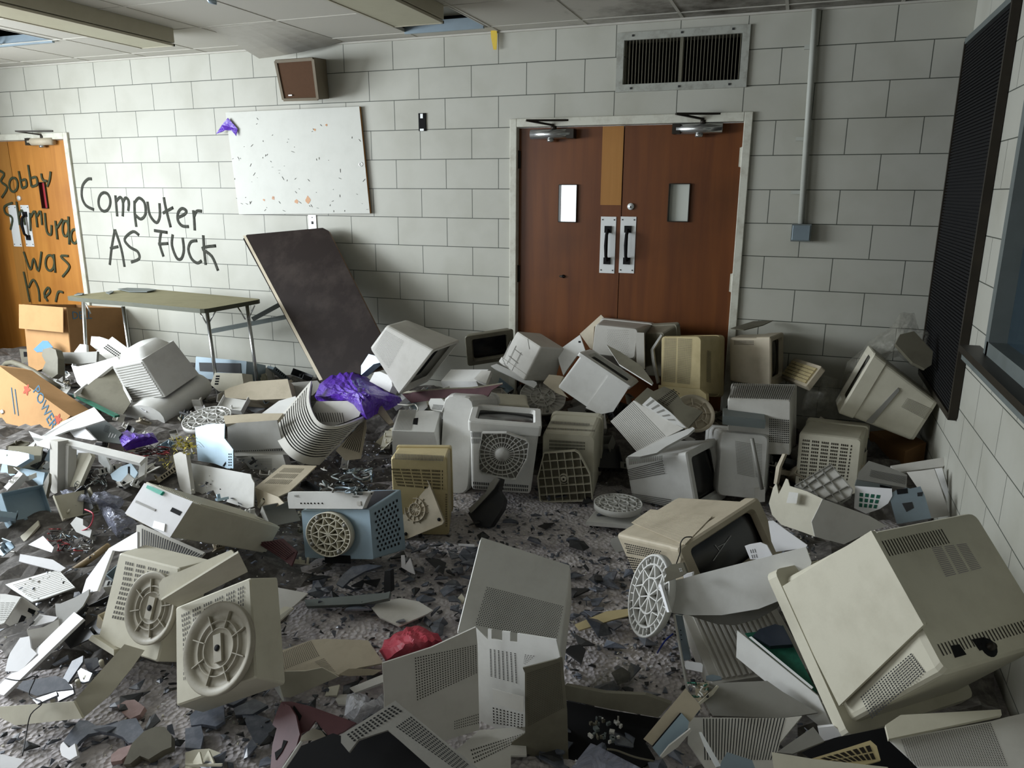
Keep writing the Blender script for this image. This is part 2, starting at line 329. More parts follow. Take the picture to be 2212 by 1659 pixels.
def fixture(x0,x1,y0,y1,z0,label):
    r=empty('ceiling_light',((x0+x1)/2,(y0+y1)/2,z0),label,'ceiling light','surface ceiling lights')
    mb=MB(); mb.box(((x0+x1)/2,(y0+y1)/2,(z0+HT)/2+.006),(x1-x0,y1-y0,HT-z0-.01),FIXT); mb.build('housing',r,r.location,bevel=.004)
    mb=MB(); mb.box(((x0+x1)/2,(y0+y1)/2,z0-.002),(x1-x0-.03,y1-y0-.03,.008),plastic('diffuser_panel','#b7b39a','#9a937a')); mb.build('diffuser',r,r.location)
    mb=MB()
    for sx in (x0+.006,x1-.006): mb.box((sx,(y0+y1)/2,z0-.002),(.012,y1-y0,.014),FIXT)
    for sy in (y0+.006,y1-.006): mb.box(((x0+x1)/2,sy,z0-.002),(x1-x0,.012,.014),FIXT)
    mb.build('frame',r,r.location)
fixture(-1.09,-.80,-2.2,-.78,2.6,'long enamelled ceiling light fixed near the left end of the ceiling')
fixture(.84,1.17,-2.1,-.78,2.61,'long ceiling light hanging beside the missing ceiling tile near the middle')
mb=MB(); p=W((453,3),'z',2.68); mb.tube([p+np.array([-.02,0,.03]),p,p+np.array([.03,.02,-.005])],.012,METAL); tag(mb.build('cut_pipe_end'),'short cut metal pipe end poking from the ceiling','pipe')
# ---- double doors
def door(name,x0,x1,xm,ztop,mats,nleft,wr):
    r=empty(name,((x0+x1)/2,0,0)); r['kind']='structure'; L=r.location
    mb=MB(); f=.05
    for sx in (x0+f/2,x1-f/2): mb.box((sx,.055,ztop/2),(f,.15,ztop),PAINT)
    mb.box(((x0+x1)/2,.055,ztop-.027),(x1-x0-2*f,.15,.054),PAINT)
    mb.build('door_frame',r,L,bevel=.004)
    return r,L,f
def leaf(r,L,xa,xb,mat,pane=None,pmat=None,strip=None,y=.03,ztop=2.085):
    mb=MB()
    if pane:
        px0,px1,pz0,pz1=pane
        rectwall(mb,'y',y,.045,xa,xb,0.005,ztop,[pane],mat)
        for q in ((px0-.003,px0+.001,pz0,pz1),(px1-.001,px1+.003,pz0,pz1)): mb.box(((q[0]+q[1])/2,y+.01,(pz0+pz1)/2),(.005,.05,pz1-pz0),BROWNK)
        for z in (pz0,pz1): mb.box(((px0+px1)/2,y+.01,z),(px1-px0,.05,.005),BROWNK)
    else: mb.box(((xa+xb)/2,y+.0225,ztop/2),(xb-xa,.045,ztop),mat)
    if strip: mb.box(((strip[0]+strip[1])/2,y+.001,(strip[2]+ztop)/2),(strip[1]-strip[0],.008,ztop-strip[2]-.004),WOODL)
    o=mb.build('door_leaf',r,L)
    if pane:
        m=MB(); m.box(((px0+px1)/2,y+.02,(pz0+pz1)/2),(px1-px0,.006,pz1-pz0),pmat); p=m.build('glass_pane',o,L)
    return o
def pull(r,L,x,z0,z1,y=.03,handle=True):
    mb=MB(); mb.box((x,y-.002,(z0+z1)/2),(.105,.004,z1-z0),ALU)
    for sx in (-.04,.04):
        for sz in (z0+.02,z1-.02,): mb.box((x+sx,y-.005,sz),(.008,.004,.008),DARK)
    o=mb.build('pull_plate',r,L)
    if handle:
        zc=(z0+z1)/2
        mb=MB(); mb.tube([(x,y-.012,zc+.1),(x,y-.045,zc+.07),(x,y-.055,zc),(x,y-.045,zc-.07),(x,y-.012,zc-.1)],[.012,.011,.013,.011,.012],BLACK)
        for s in (-1,1): mb.box((x,y-.01,zc+s*.105),(.045,.016,.045),BLACK)
        mb.build('pull_handle',o,L)
def closer(r,L,x,z,mirror,y=.03,mat=CHROME):
    s=-1 if mirror else 1
    mb=MB(); mb.tube([(x-.14,y-.04,z),(x+.14,y-.04,z)],.032,mat,n=14); mb.box((x+s*.14,y-.035,z),(.05,.07,.06),BROWNK); mb.tube([(x,y-.04,z-.03),(x,y-.04,z-.05)],.025,CHROME,n=12)
    o=mb.build('door_closer',r,L)
    mb=MB(); mb.tube([(x+.02,y-.04,z+.03),(x+.02,y-.04,z+.05)],.02,BROWNK); mb.beam((x+.02,y-.05,z+.055),(x-.13,y-.17,z+.08),.02,.012,BROWNK); mb.beam((x-.13,y-.17,z+.08),(x+.14,y-.03,z+.085),.02,.012,BROWNK)
    mb.build('closer_arm',o,L)
r,L,f=door('door_1',D1[0],D1[1],2.07,2.143,None,0,0)
a=W((1209,399),'y',.03);b=W((1245,480),'y',.03)
mb=MB(); mb.box((2.07,.09,1.04),(.05,.02,2.08),BROWNK); mb.build('gap_light_stop',r,L)  # strip added behind the leaves to stop sky light through the gap
leaf(r,L,1.342,2.068,WOOD,(a[0],b[0],b[2],a[2]),PANE,(1.925,2.066,1.58))
a2=W((1447,397),'y',.03);b2=W((1486,479),'y',.03)
leaf(r,L,2.073,2.816,WOOD,(a2[0],b2[0],b2[2],a2[2]),PANEF)
for px in (1315,1358):
    t=W((px,468),'y',.03);u=W((px,590),'y',.03); pull(r,L,t[0],u[2],t[2])
closer(r,L,W((1191,290),'y',0)[0],W((1191,290),'y',0)[2],False); closer(r,L,W((1515,278),'y',0)[0]-.01,W((1515,278),'y',0)[2],True)
mb=MB(); q=W((1363,446),'y',.03); mb.tube([(q[0],.03,q[2]),(q[0],.018,q[2])],.022,ALU,n=16); mb.box((q[0],.016,q[2]-.003),(.006,.004,.014),BLACK); mb.build('lock_cylinder',r,L)
mb=MB(); q=W((1218,597),'y',.03); mb.tube([(q[0]-.01,.035,q[2]),(q[0],.022,q[2])],.012,BLACK); mb.tube([(q[0]-.03,.028,q[2]),(q[0]+.01,.024,q[2])],.007,BROWNK); mb.build('door_hole',r,L)
for x,mat in ((1.335,BROWNK),(2.822,PAINT)):
    for z in (1.88,1.1,.3):
        mb=MB(); mb.tube([(x,.02,z-.06),(x,.02,z+.06)],.012,mat); mb.box((x,.026,z),(.04,.012,.115),mat); mb.build('hinge',r,L)
r,L,f=door('door_2',D2[0],D2[1],-3.57,2.143,None,0,0)
leaf(r,L,-4.31,-3.572,WOODO,None)
a=W((86,394),'y',.03);b=W((106,450),'y',.03)
lf=leaf(r,L,-3.566,-2.828,WOODO,(a[0],b[0],b[2],a[2]),PANER)
mb=MB(); mb.box((-3.64,.0305,1.04),(.14,.004,2.08),WOODL); mb.build('edge_strip',r,L)
for px in (26,53):
    t=W((px,443),'y',.03);u=W((px,532),'y',.03); pull(r,L,t[0],u[2],t[2],handle=px>40)
q=W((92,306),'y',0); closer(r,L,q[0],q[2],True,mat=TAN)
mb=MB(); q=W((43,428),'y',.03); mb.tube([(q[0],.03,q[2]),(q[0],.016,q[2])],.022,ALU,n=16); mb.build('lock_cylinder',r,L)
for z in (1.95,1.2,.3):
    mb=MB(); x=-2.822; mb.tube([(x,.02,z-.09),(x,.02,z+.09)],.014,PAINT); mb.box((x,.026,z),(.04,.012,.17),PAINT); mb.build('hinge',r,L)
DOOR2=r
# spray lettering
def strokes(name,reg,data,rad,mat,y,parent,label=None,loc=None):
    mb=MB()
    for s in data:
        pts=[W(p,'y',y) for p in Q(reg,s)]
        # smooth the polyline
        out=[]
        for i in range(len(pts)-1):
            p0=pts[max(i-1,0)];p1=pts[i];p2=pts[i+1];p3=pts[min(i+2,len(pts)-1)]
            for t in (0,.25,.5,.75):
                out.append(.5*((2*p1)+(-p0+p2)*t+(2*p0-5*p1+4*p2-p3)*t*t+(-p0+3*p1-3*p2+p3)*t**3))
        out.append(pts[-1])
        k=len(mb.v); mb.tube(out,rad,mat,n=8)
        for i in range(k,len(mb.v)): v=mb.v[i]; mb.v[i]=(v[0],y+(v[1]-y)*.08-.0005,v[2])
    o=mb.build(name,parent,loc); return o
def ell(cx,cy,rx,ry,a0=0,a1=2*PI,n=12): return [(cx+rx*math.sin(a0+(a1-a0)*i/n),cy-ry*math.cos(a0+(a1-a0)*i/n)) for i in range(n+1)]
G1=[[(588,1145),(560,1148),(528,1190),(524,1260),(550,1315),(602,1342)],ell(668,1292,38,60),[(738,1250),(750,1385)],[(742,1290),(770,1262),(787,1300),(785,1385)],[(785,1300),(803,1266),(824,1290),(820,1350)],
 [(860,1285),(862,1370),(872,1452)],[(862,1295),(890,1267),(925,1300),(930,1370),(900,1402),(862,1372)],[(943,1290),(958,1375),(1000,1425),(1022,1385),(1020,1300)],[(1048,1262),(1060,1330),(1092,1455)],[(1042,1364),(1108,1328)],
 [(1140,1392),(1180,1372),(1192,1350),(1165,1334),(1140,1360),(1138,1410),(1165,1445),(1208,1450)],[(1236,1345),(1242,1400),(1246,1475)],[(1242,1385),(1258,1352),(1292,1352)],
 [(735,1468),(715,1580),(702,1695)],[(735,1468),(775,1590),(797,1708)],[(704,1590),(757,1578)],[(890,1505),(850,1482),(797,1530),(830,1580),(880,1610),(890,1655),(838,1678)],
 [(985,1475),(1072,1488)],[(1030,1488),(1022,1560),(1046,1642)],[(1012,1562),(1076,1558)],[(1105,1500),(1100,1570),(1130,1650),(1160,1655),(1176,1600),(1168,1520)],[(1262,1540),(1222,1548),(1205,1595),(1225,1655),(1262,1683),(1290,1668)],
 [(1300,1505),(1306,1600),(1316,1695)],[(1382,1573),(1294,1588),(1355,1640),(1395,1732)]]
wb=bpy.data.objects['wall_back']
o=strokes('graffiti_lettering','r1',G1,.013,SPRAY,-.001,wb)
G2=[[(-40,1080),(25,1110),(5,1160),(45,1200),(10,1265)],[(-20,1060),(-25,1270)],ell(85,1182,27,45),[(118,1095),(140,1205)],[(140,1205),(168,1190),(162,1150),(138,1155)],[(178,1055),(200,1195)],[(200,1195),(236,1180),(230,1135),(200,1140)],[(262,1110),(272,1150),(300,1160)],[(322,1098),(316,1150),(300,1195)],
 [(80,1298),(28,1322),(35,1365),(78,1395),(66,1470)],[(104,1290),(125,1440)],[(118,1385),(140,1345),(160,1440)],[(190,1362),(195,1478)],[(196,1390),(222,1352),(238,1455)],[(236,1385),(258,1352),(268,1440)],[(285,1362),(298,1480),(325,1500),(328,1440)],[(352,1412),(366,1532)],[(362,1460),(398,1402)],ell(418,1462,19,50),[(436,1385),(442,1565)],ell(475,1512,22,45),[(500,1470),(514,1560)],
 [(150,1610),(193,1725),(214,1655),(244,1735),(264,1610)],ell(318,1682,28,50),[(342,1625),(352,1745)],[(436,1638),(388,1640),(436,1690),(438,1720),(398,1772)],[(150,1738),(172,1840),(190,1932)],[(182,1840),(212,1790),(244,1850),(252,1930)],[(282,1905),(318,1868),(306,1840),(282,1880),(304,1928)],[(404,1872),(372,1868),(355,1932)]]
strokes('graffiti_lettering','r1',G2,.011,SPRAYG,.022,DOOR2,loc=DOOR2.location)
# ---- vent grille
x0,x1,z0,z1=2.01,2.815,2.285,2.635
r=empty('wall_vent',((x0+x1)/2,0,z0),'large rectangular air vent with fine dark vertical louvres above the double doors','air vent'); L=r.location
mb=MB(); t=.045
for c,s in ((((x0+t/2),-.006,(z0+z1)/2),(t,.02,z1-z0)),(((x1-t/2),-.006,(z0+z1)/2),(t,.02,z1-z0)),(((x0+x1)/2,-.006,z0+t/2),(x1-x0-2*t,.02,t)),(((x0+x1)/2,-.006,z1-t/2),(x1-x0-2*t,.02,t))): mb.box(c,s,plastic('dusty_aluminium','#a5a69d','#5e5b4a',amt=.7,scale=20,rough=.5) if not len(mb.mats) else mb.mats[0])
for x in (x0+.1,(x0+x1)/2,x1-.1):
    for z in (z0+.02,z1-.02): mb.box((x,-.018,z),(.012,.006,.012),DARK)
mb.build('frame',r,L)
mb=MB(); mb.box(((x0+x1)/2,.18,(z0+z1)/2),(x1-x0-.06,.02,z1-z0-.06),BLACK); mb.build('duct_back',r,L)
mb=MB()
for i in range(34):
    x=x0+t+.012+i*(x1-x0-2*t-.02)/33; mb.box((x,.012,(z0+z1)/2),(.004,.022,z1-z0-2*t),OLIVE)
mb.box(((x0+x1)/2,.005,(z0+z1)/2),(.02,.02,z1-z0-2*t),OLIVE); mb.build('louvres',r,L)
# ---- loudspeaker
r=empty('wall_loudspeaker',(-.35,0,2.28),'brown cloth loudspeaker in a wooden case high on the block wall','loudspeaker'); L=r.location
c=[W(p,'y',y) for p,y in (((594,130),-.32),((679,124),-.32),((690,215),-.2),((612,217),-.2))]; bk=[W(p,'y',-.01) for p in ((640,128),(704,128),(711,213),(650,213))]
mb=MB(); m=plastic('speaker_case','#6b614f','#4a4030',rough=.6); mb.add(c+bk,[(0,3,2,1),(0,1,5,4),(1,2,6,5),(2,3,7,6),(3,0,4,7),(4,5,6,7)],m); mb.build('case',r,L)
n=np.cross(c[1]-c[0],c[3]-c[0]);n/=np.linalg.norm(n); n=n if n[1]<0 else -n
cc=sum(c)/4; ins=[cc+(p-cc)*.9+n*.004 for p in c]
mb=MB(); mb.prism([p for p in ins],n,.004,plastic('brown_speaker_cloth','#4d3420','#3a2616',scale=60,rough=.9)); mb.build('grille_cloth',r,L)
mb=MB()
for i in range(4):
    j=(i+1)%4; mb.beam(cc+(c[i]-cc)*.95+n*.006,cc+(c[j]-cc)*.95+n*.006,.02,.012,m,up=n)
mb.build('grille_frame',r,L)
mb=MB(); e=c[3]*.86+c[0]*.14; e=e+(c[2]-c[3])*.25+n*.012; mb.box(e,(.03,.004,.008),ALU); mb.build('badge',r,L)
# ---- whiteboard
WB=[W(p,'y',-.03) for p in ((487,243),(776,230),(799,461),(516,463))]
r=empty('marker_board',tuple((WB[0]+WB[2])/2),'scuffed white marker board with chipped edges and a corner of purple film','board'); L=r.location
mb=MB(); mb.prism(WB,(0,-1,0),.022,plastic('scuffed_white_board','#c2c2b9','#aeaea4',rough=.5,amt=.4),WOODL); mb.build('board_panel',r,L)
mb=MB()
for i in range(70):
    u,v=random.random(),random.random()**.6; p=(WB[0]*(1-u)+WB[1]*u)*(1-v)+(WB[3]*(1-u)+WB[2]*u)*v; a=random.uniform(0,PI); l=random.uniform(.004,.03)
    q=p+np.array([math.cos(a)*l,0,math.sin(a)*l]); p[1]=q[1]=-.0315; mb.beam(p,q,.0015,.003,SPRAY,up=(0,-1,0))
for x,y,s in ((570,432,.012),(590,428,.02),(640,435,.022),(665,432,.035),(705,270,.012),(680,280,.012)):
    p=W((x,y),'y',-.0312); k=random.random(); mb.prism([p+np.array([math.cos(t)*s*random.uniform(.5,1),0,math.sin(t)*s*random.uniform(.4,1)]) for t in [j*PI/4+k for j in range(8)]],(0,-1,0),.0006,WOODO)
mb.build('marks',r,L)['kind']='stuff'
mb=MB(); mb.lathe([(.012,0),(.014,.001),(.016,0)],CHROME,16,W((779,355),'y',-.034),(1,0,0),(0,0,1),(0,-1,0)); mb.build('hook_ring',r,L)
mb=MB(); P=[W(p,'y',-.035) for p in Q('r1',[(1392,858),(1430,800),(1465,755),(1525,825),(1520,872),(1490,835),(1455,835),(1430,845)])]
P=[p+np.array([0,-.01-.02*random.random(),0]) for p in P]; mb.prism(P,(0,-1,0),.002,PURPLE); tag(mb.build('purple_film_scrap'),'small torn purple film caught on the top left corner of the board','plastic film')
# ---- small wall items
q=W((913,264),'y',0); r=empty('socket_box',(q[0],0,q[2]),'open black wall socket box with bare screws right of the marker board','socket'); L=r.location
mb=MB(); mb.box((q[0],-.004,q[2]),(.055,.012,.12),BLACK); mb.build('box',r,L); mb=MB(); mb.box((q[0],-.012,q[2]+.04),(.02,.008,.03),ALU); mb.build('bracket',r,L); mb=MB(); mb.box((q[0],-.012,q[2]-.052),(.03,.008,.014),ALU); mb.build('bracket',r,L)
q=W((676,481),'y',0); r=empty('wall_switch',(q[0],0,q[2]),'narrow metal switch plate just under the marker board','switch'); L=r.location
mb=MB(); mb.box((q[0],-.004,q[2]),(.07,.008,.115),ALU); mb.build('plate',r,L); mb=MB(); mb.box((q[0],-.01,q[2]+.0),(.01,.014,.022),DARK); mb.build('toggle',r,L); mb=MB(); mb.box((q[0],-.009,q[2]+.04),(.008,.004,.008),DARK); mb.build('screw',r,L)
r=empty('conduit_pipe',(3.18,0,1.49),'painted conduit pipe running down the wall to a grey junction box','conduit'); L=r.location
mb=MB(); mb.tube([(3.167,-.025,HT-.01),(3.178,-.025,2.3),(3.2,-.025,1.47)],.018,WALLX if False else plastic('wall_paint','#b3b5ac','#98978a'),n=12); mb.build('pipe',r,L)
mb=MB()
for z in (2.49,1.98,1.67): mb=MB(); mb.box((3.155,-.012,z),(.06,.02,.022),bpy.data.materials['wall_paint']); mb.build('pipe_clip',r,L)
mb=MB(); mb.box((3.205,-.03,1.43),(.115,.06,.105),STEEL); mb.box((3.205,-.062,1.43),(.1,.004,.09),METAL); mb.build('junction_box',r,L,bevel=.004)
mb=MB(); P=[W(p,'y',-.03) for p in Q('r2',[(945,160),(995,158),(998,180),(985,185),(990,230),(985,318),(965,318),(950,240)])]; mb.prism(P,(0,-1,0),.002,TAPE); tag(mb.build('hanging_tape'),'strip of yellow tape hanging from the ceiling edge','tape')
# ---- dark panel on the right wall
r=empty('wall_grille',(3.95,-.5,.64),'tall dark finely slatted panel fixed in the corner of the right wall','wall panel'); L=r.location
y0,y1,z0,z1=-.03,-1.06,.62,2.47
mb=MB(); mb.box((3.972,(y0+y1)/2,(z0+z1)/2),(.02,abs(y1-y0)-.03,z1-z0-.03),BLACK); mb.build('backing',r,L)
mb=MB(); 
for i in range(110):
    z=z0+.03+i*(z1-z0-.06)/109; mb.box((3.957,(y0+y1)/2,z),(.012,abs(y1-y0)-.05,.009),BLACK)
mb.build('slats',r,L)
mb=MB()
for y in (y0,y1): mb.box((3.965,y,(z0+z1)/2),(.036,.025,z1-z0),BROWNK)
for z in (z0,z1): mb.box((3.965,(y0+y1)/2,z),(.036,abs(y1-y0),.03),STEEL if z==z1 else BROWNK)
mb.build('frame',r,L)
# ---- right window
r=empty('window_1',(XR,-2.5,1.0)); r['kind']='structure'; L=r.location
mb=MB(); 
for y in (-1.48,-3.58): mb.box((XR+.03,y,1.6),(.1,.06,1.18),STEEL)
for z in (1.04,2.18): mb.box((XR+.03,-2.53,z),(.1,2.1,.06),STEEL)
mb.build('window_frame',r,L)
mb=MB(); mb.box((XR+.05,-2.53,1.61),(.006,2.04,1.1),PANEW); mb.build('window_pane',r,L)
mb=MB(); mb.box((XR+.25,-2.53,1.61),(.02,2.3,1.3),plastic('sky_block_panel','#3c4642','#23292a')); mb.build('sky_block_panel',r,L)  # dark panel added behind the glass to keep the bright sky out
mb=MB(); V=[];n=60
for i in range(n+1):
    y=-1.52-2.0*i/n; x=XR+.14+.025*math.sin(i*1.3)+.01*math.sin(i*3.1)
    V+=[(x,y,1.06),(x,y,2.16)]
mb.add(V,[(2*i,2*i+1,2*i+3,2*i+2) for i in range(n)],plastic('grey_curtain','#59656a','#2f3739',rough=.9,bump=0),True); mb.build('curtain',r,L)
mb=MB(); mb.box((XR-.03,-2.45,1.0),(.1,2.34,.03),BROWNK); mb.box((XR-.055,-2.45,.975),(.02,2.34,.05),STEEL); mb.build('window_sill',r,L)
# ---- windows out of view; the front one is added to hold the fill
for nm,pl,pos,u0,u1 in (('window_2','x',XW,-4.9,-1.5),('added_front_window','y',YF,-3.6,-.8)):
    r=empty(nm,(pos,-4.2,.9) if pl=='x' else (-1.6,pos,.9)); r['kind']='structure'; L=r.location; mb=MB(); k=4
    for i in range(k+1):
        u=u0+(u1-u0)*i/k; mb.box((pos-.1,u,1.7) if pl=='x' else (u,pos-.1,1.7),(.06,.04,1.6) if pl=='x' else (.04,.06,1.6),STEEL)
    mb.build('window_frame',r,L)
FIT={"F1":[[0.4636,0.46,0.4247,0.3697,0.3935,-0.0154,-0.0001],[3.4869,-2.7675,0.3431],[[0.4847,0.4579,-0.7453],[-0.5462,-0.5071,-0.6668],[-0.6832,0.7303,0.0043]]],
"E4":[[0.3526,0.4066,0.1505,0.3818,0.2951,0.0471,0.0108],[2.3825,-2.8327,0.2891],[[0.8981,-0.4094,-0.1606],[0.3084,0.3259,0.8937],[-0.3136,-0.8521,0.419]]],
"A1":[[0.3702,0.3815,0.3393,0.2506,0.2027,-0.0012,-0.0372],[1.1474,-1.0075,0.6191],[[0.0187,-0.7752,0.6314],[0.9997,0.0248,0.0009],[-0.0164,0.6312,0.7755]]],
"A2":[[0.3485,0.2823,0.0599,0.3,0.22,-0.0001,0.0004],[1.2235,-0.2174,0.5937],[[0.8632,-0.488,0.1292],[0.4888,0.7438,-0.4558],[0.1263,0.4566,0.8806]]],
"A3":[[0.3099,0.2843,0.2367,0.276,0.2063,0.015,-0.0194],[1.5728,-0.4232,0.4985],[[0.8005,0.2759,-0.5321],[-0.5581,0.0196,-0.8295],[-0.2184,0.961,0.1697]]],
"A5":[[0.3779,0.3469,0.3545,0.279,0.1907,-0.0024,0.0261],[2.1512,-0.0522,0.6534],[[-0.9992,-0.0023,0.0408],[0.0094,-0.9843,0.176],[0.0398,0.1762,0.9835]]],
"A6":[[0.348,0.3395,0.2622,0.3111,0.2792,0.0302,0.0021],[2.1943,-0.6639,0.6397],[[-0.8709,-0.4869,0.0668],[0.0118,-0.1566,-0.9876],[0.4914,-0.8593,0.1421]]],
"A8":[[0.3736,0.3952,0.3471,0.2456,0.3493,-0.007,0.0108],[2.6445,-0.1969,0.5819],[[-0.9845,-0.1612,-0.0698],[0.146,-0.9717,0.1856],[-0.0977,0.1725,0.9802]]],
"A9":[[0.3292,0.3213,0.2641,0.2133,0.2755,0.005,0.0112],[3.139,-0.1939,0.6578],[[0.2073,-0.9744,-0.0871],[0.9763,0.2004,0.0814],[-0.0619,-0.1019,0.9929]]],
"A11":[[0.3793,0.385,0.4056,0.3303,0.2468,0.0031,-0.0293],[3.5621,-0.4449,0.6387],[[0.0,0.9243,0.3817],[-0.9977,-0.0258,0.0626],[0.0677,-0.3808,0.9222]]],
"A13":[[0.3302,0.3471,0.3473,0.3078,0.2996,0.0067,-0.0141],[3.5028,-0.5689,0.238],[[-0.9892,-0.1463,-0.0106],[0.144,-0.982,0.1222],[-0.0283,0.1193,0.9925]]],
"A14":[[0.3631,0.3613,0.3404,0.327,0.304,0.0018,-0.0026],[3.0939,-0.5674,0.4074],[[-0.9964,-0.032,-0.079],[0.0268,-0.9975,0.0659],[-0.0809,0.0636,0.9947]]],
"A15":[[0.3958,0.3499,0.3318,0.2435,0.3509,-0.0045,-0.0304],[2.9787,-0.6892,0.1684],[[-0.9941,0.1069,-0.0195],[-0.1081,-0.954,0.2797],[0.0113,0.2802,0.9599]]],
"A17":[[0.339,0.3458,0.3716,0.4052,0.2418,-0.0,0.0423],[2.8451,-1.0877,0.1736],[[0.3545,-0.9033,-0.2416],[0.935,0.341,0.097],[-0.0052,-0.2603,0.9655]]],
"B1":[[0.3961,0.3613,0.3919,0.3219,0.3078,0.0056,-0.0053],[1.7628,-1.3174,0.468],[[0.9441,-0.0615,-0.324],[0.3227,-0.0299,0.946],[-0.0679,-0.9977,-0.0084]]],
"B2":[[0.3136,0.3756,0.382,0.2892,0.3782,0.0075,-0.0313],[2.0554,-0.8801,0.207],[[-0.9879,0.155,-0.0072],[-0.1551,-0.9873,0.0342],[-0.0018,0.0349,0.9994]]],
"B3a":[[0.29,0.2,0.2199,0.243,0.1937,-0.0,0.0003],[1.221,-1.3086,0.1897],[[-0.9681,0.0904,-0.2337],[-0.2505,-0.3591,0.899],[-0.0027,0.9289,0.3703]]],
"B3b":[[0.2894,0.3541,0.2941,0.2736,0.4161,-0.0166,0.0119],[1.4568,-1.7072,0.2033],[[-0.9483,0.3173,0.0016],[-0.3173,-0.9481,-0.0233],[-0.0059,-0.0226,0.9997]]],
"F2":[[0.4197,0.2267,0.3898,0.3418,0.3244,-0.0137,0.0058],[3.0744,-2.4969,0.4308],[[0.5712,-0.6728,-0.4702],[0.7866,0.6124,0.0793],[0.2346,-0.4152,0.879]]],
"C1":[[0.3432,0.3319,0.2859,0.3032,0.2882,-0.0081,-0.0219],[-0.8372,-1.1433,0.3317],[[-0.0257,-0.2312,0.9726],[0.9687,-0.246,-0.0329],[0.2469,0.9413,0.2303]]],
"B6":[[0.34,0.4994,0.3417,0.173,0.5627,0.0008,-0.0618],[1.4223,-1.0093,0.236],[[-0.99,0.1362,-0.0372],[-0.1412,-0.955,0.2607],[0.0,0.2634,0.9647]]],
"prn":[[0.381,0.075,0.1429,0.4093,0.1159,-0.0281,-0.0021],[1.1345,-0.5464,0.3871],[[0.8884,0.3688,-0.2733],[-0.4268,0.8829,-0.1959],[0.1691,0.2907,0.9418]]],
"B5":[[0.2498,0.298,0.2582,0.2308,0.3061,0.0007,0.0041],[1.6345,-0.9493,0.2665],[[0.933,-0.357,0.0459],[0.3541,0.9332,0.0608],[-0.0645,-0.0405,0.9971]]],
"A10":[[0.3214,0.3674,0.1273,0.2313,0.2776,-0.0297,-0.0145],[2.4601,-0.176,0.6661],[[-0.6809,-0.7151,-0.1581],[0.7084,-0.6979,0.1055],[-0.1858,-0.0402,0.9818]]],
"G1":[[0.3403,0.02,0.25,0.213,0.02,0.0004,0.0],[2.4808,-1.6002,0.0396],[[0.9667,-0.2558,0.0088],[0.2534,0.9612,0.1091],[-0.0364,-0.1032,0.994]]],
"case":[[0.4236,0.1612,0.2936,0.4131,0.1517,-0.0013,-0.035],[-0.8022,-0.635,0.3562],[[0.9888,-0.1491,0.0056],[0.1454,0.9716,0.1866],[-0.0333,-0.1837,0.9824]]],
"A16":[[0.4078,0.1247,0.1549,0.2967,0.2446,-0.0183,-0.0295],[3.7784,-0.4167,0.214],[[0.368,0.9298,-0.0094],[-0.9292,0.368,0.0347],[0.0357,-0.004,0.9994]]],
"box1":[[0.5892,0.4106,0.5073,0.5321,0.5838,0.0119,-0.0363],[-2.3263,-0.3511,0.4932],[[-0.06,-0.9933,-0.0986],[0.9884,-0.073,0.1333],[-0.1396,-0.0895,0.9862]]],
"box2":[[0.5964,0.4915,0.4425,0.5491,0.3815,-0.0125,0.1337],[-1.0411,-2.1162,0.3165],[[0.9135,-0.1533,0.3768],[-0.0186,0.9096,0.4151],[-0.4064,-0.3862,0.8281]]],
"dev":[[0.2823,0.1491,0.5208,0.2459,0.1296,0.0282,0.0904],[0.8959,-2.9391,0.4323],[[0.978,0.072,0.1959],[-0.183,0.7476,0.6384],[-0.1005,-0.6602,0.7443]]],
"D8":[[0.3718,0.2142,0.2467,0.3756,0.2769,0.0008,0.0166],[1.4043,-2.4703,0.1989],[[0.9816,0.0855,-0.1708],[-0.0495,0.9776,0.2046],[0.1845,-0.1924,0.9638]]],
"chas":[[0.3605,0.1102,0.2999,0.36,0.12,0.0,-0.0],[-0.5769,-2.439,0.1696],[[0.9963,0.0857,-0.0002],[-0.0801,0.9315,0.3549],[0.0306,-0.3536,0.9349]]],
"mon2":[[0.2998,0.2705,0.3269,0.2048,0.2055,0.0009,-0.0032],[-2.0483,-0.8229,0.2483],[[0.7255,0.5,-0.4729],[-0.496,0.8563,0.1443],[0.477,0.1299,0.8692]]],
"E1b":[[0.3402,0.3408,0.1201,0.3178,0.3061,-0.0003,0.0016],[1.6108,-3.3365,0.2314],[[-0.8838,-0.1538,-0.4419],[-0.1308,-0.8256,0.5489],[-0.4492,0.5429,0.7096]]],
"E2b":[[0.3598,0.3531,0.1192,0.3193,0.3097,0.0002,-0.0139],[1.1673,-3.2009,0.2216],[[-0.9906,-0.1365,-0.0001],[0.1224,-0.888,0.4434],[-0.0606,0.4392,0.8963]]],
"E3":[[0.3521,0.326,0.0495,0.3597,0.3399,0.0004,0.0004],[1.1751,-3.5764,0.1279],[[0.9501,0.3017,-0.0796],[0.0501,0.1043,0.9933],[0.308,-0.9477,0.084]]],
"F3":[[0.3357,0.2995,0.0978,0.3197,0.2792,0.0001,0.0006],[3.1406,-2.6202,0.1637],[[0.89,-0.0239,-0.4554],[0.4429,0.2833,0.8506],[0.1087,-0.9587,0.2627]]],
"kb":[[0.4395,0.1455,0.0299,0.4375,0.1493,0.0049,-0.0061],[3.2765,-0.2436,0.607],[[0.3348,0.7939,0.5076],[-0.9369,0.2228,0.2695],[0.1009,-0.5658,0.8184]]],
"A8b":[[0.3986,0.5184,0.3453,0.2474,0.3912,-0.0063,0.0032],[2.5804,-0.2133,0.5651],[[-0.9978,0.0338,-0.0568],[-0.0441,-0.9803,0.1924],[-0.0492,0.1945,0.9797]]]}
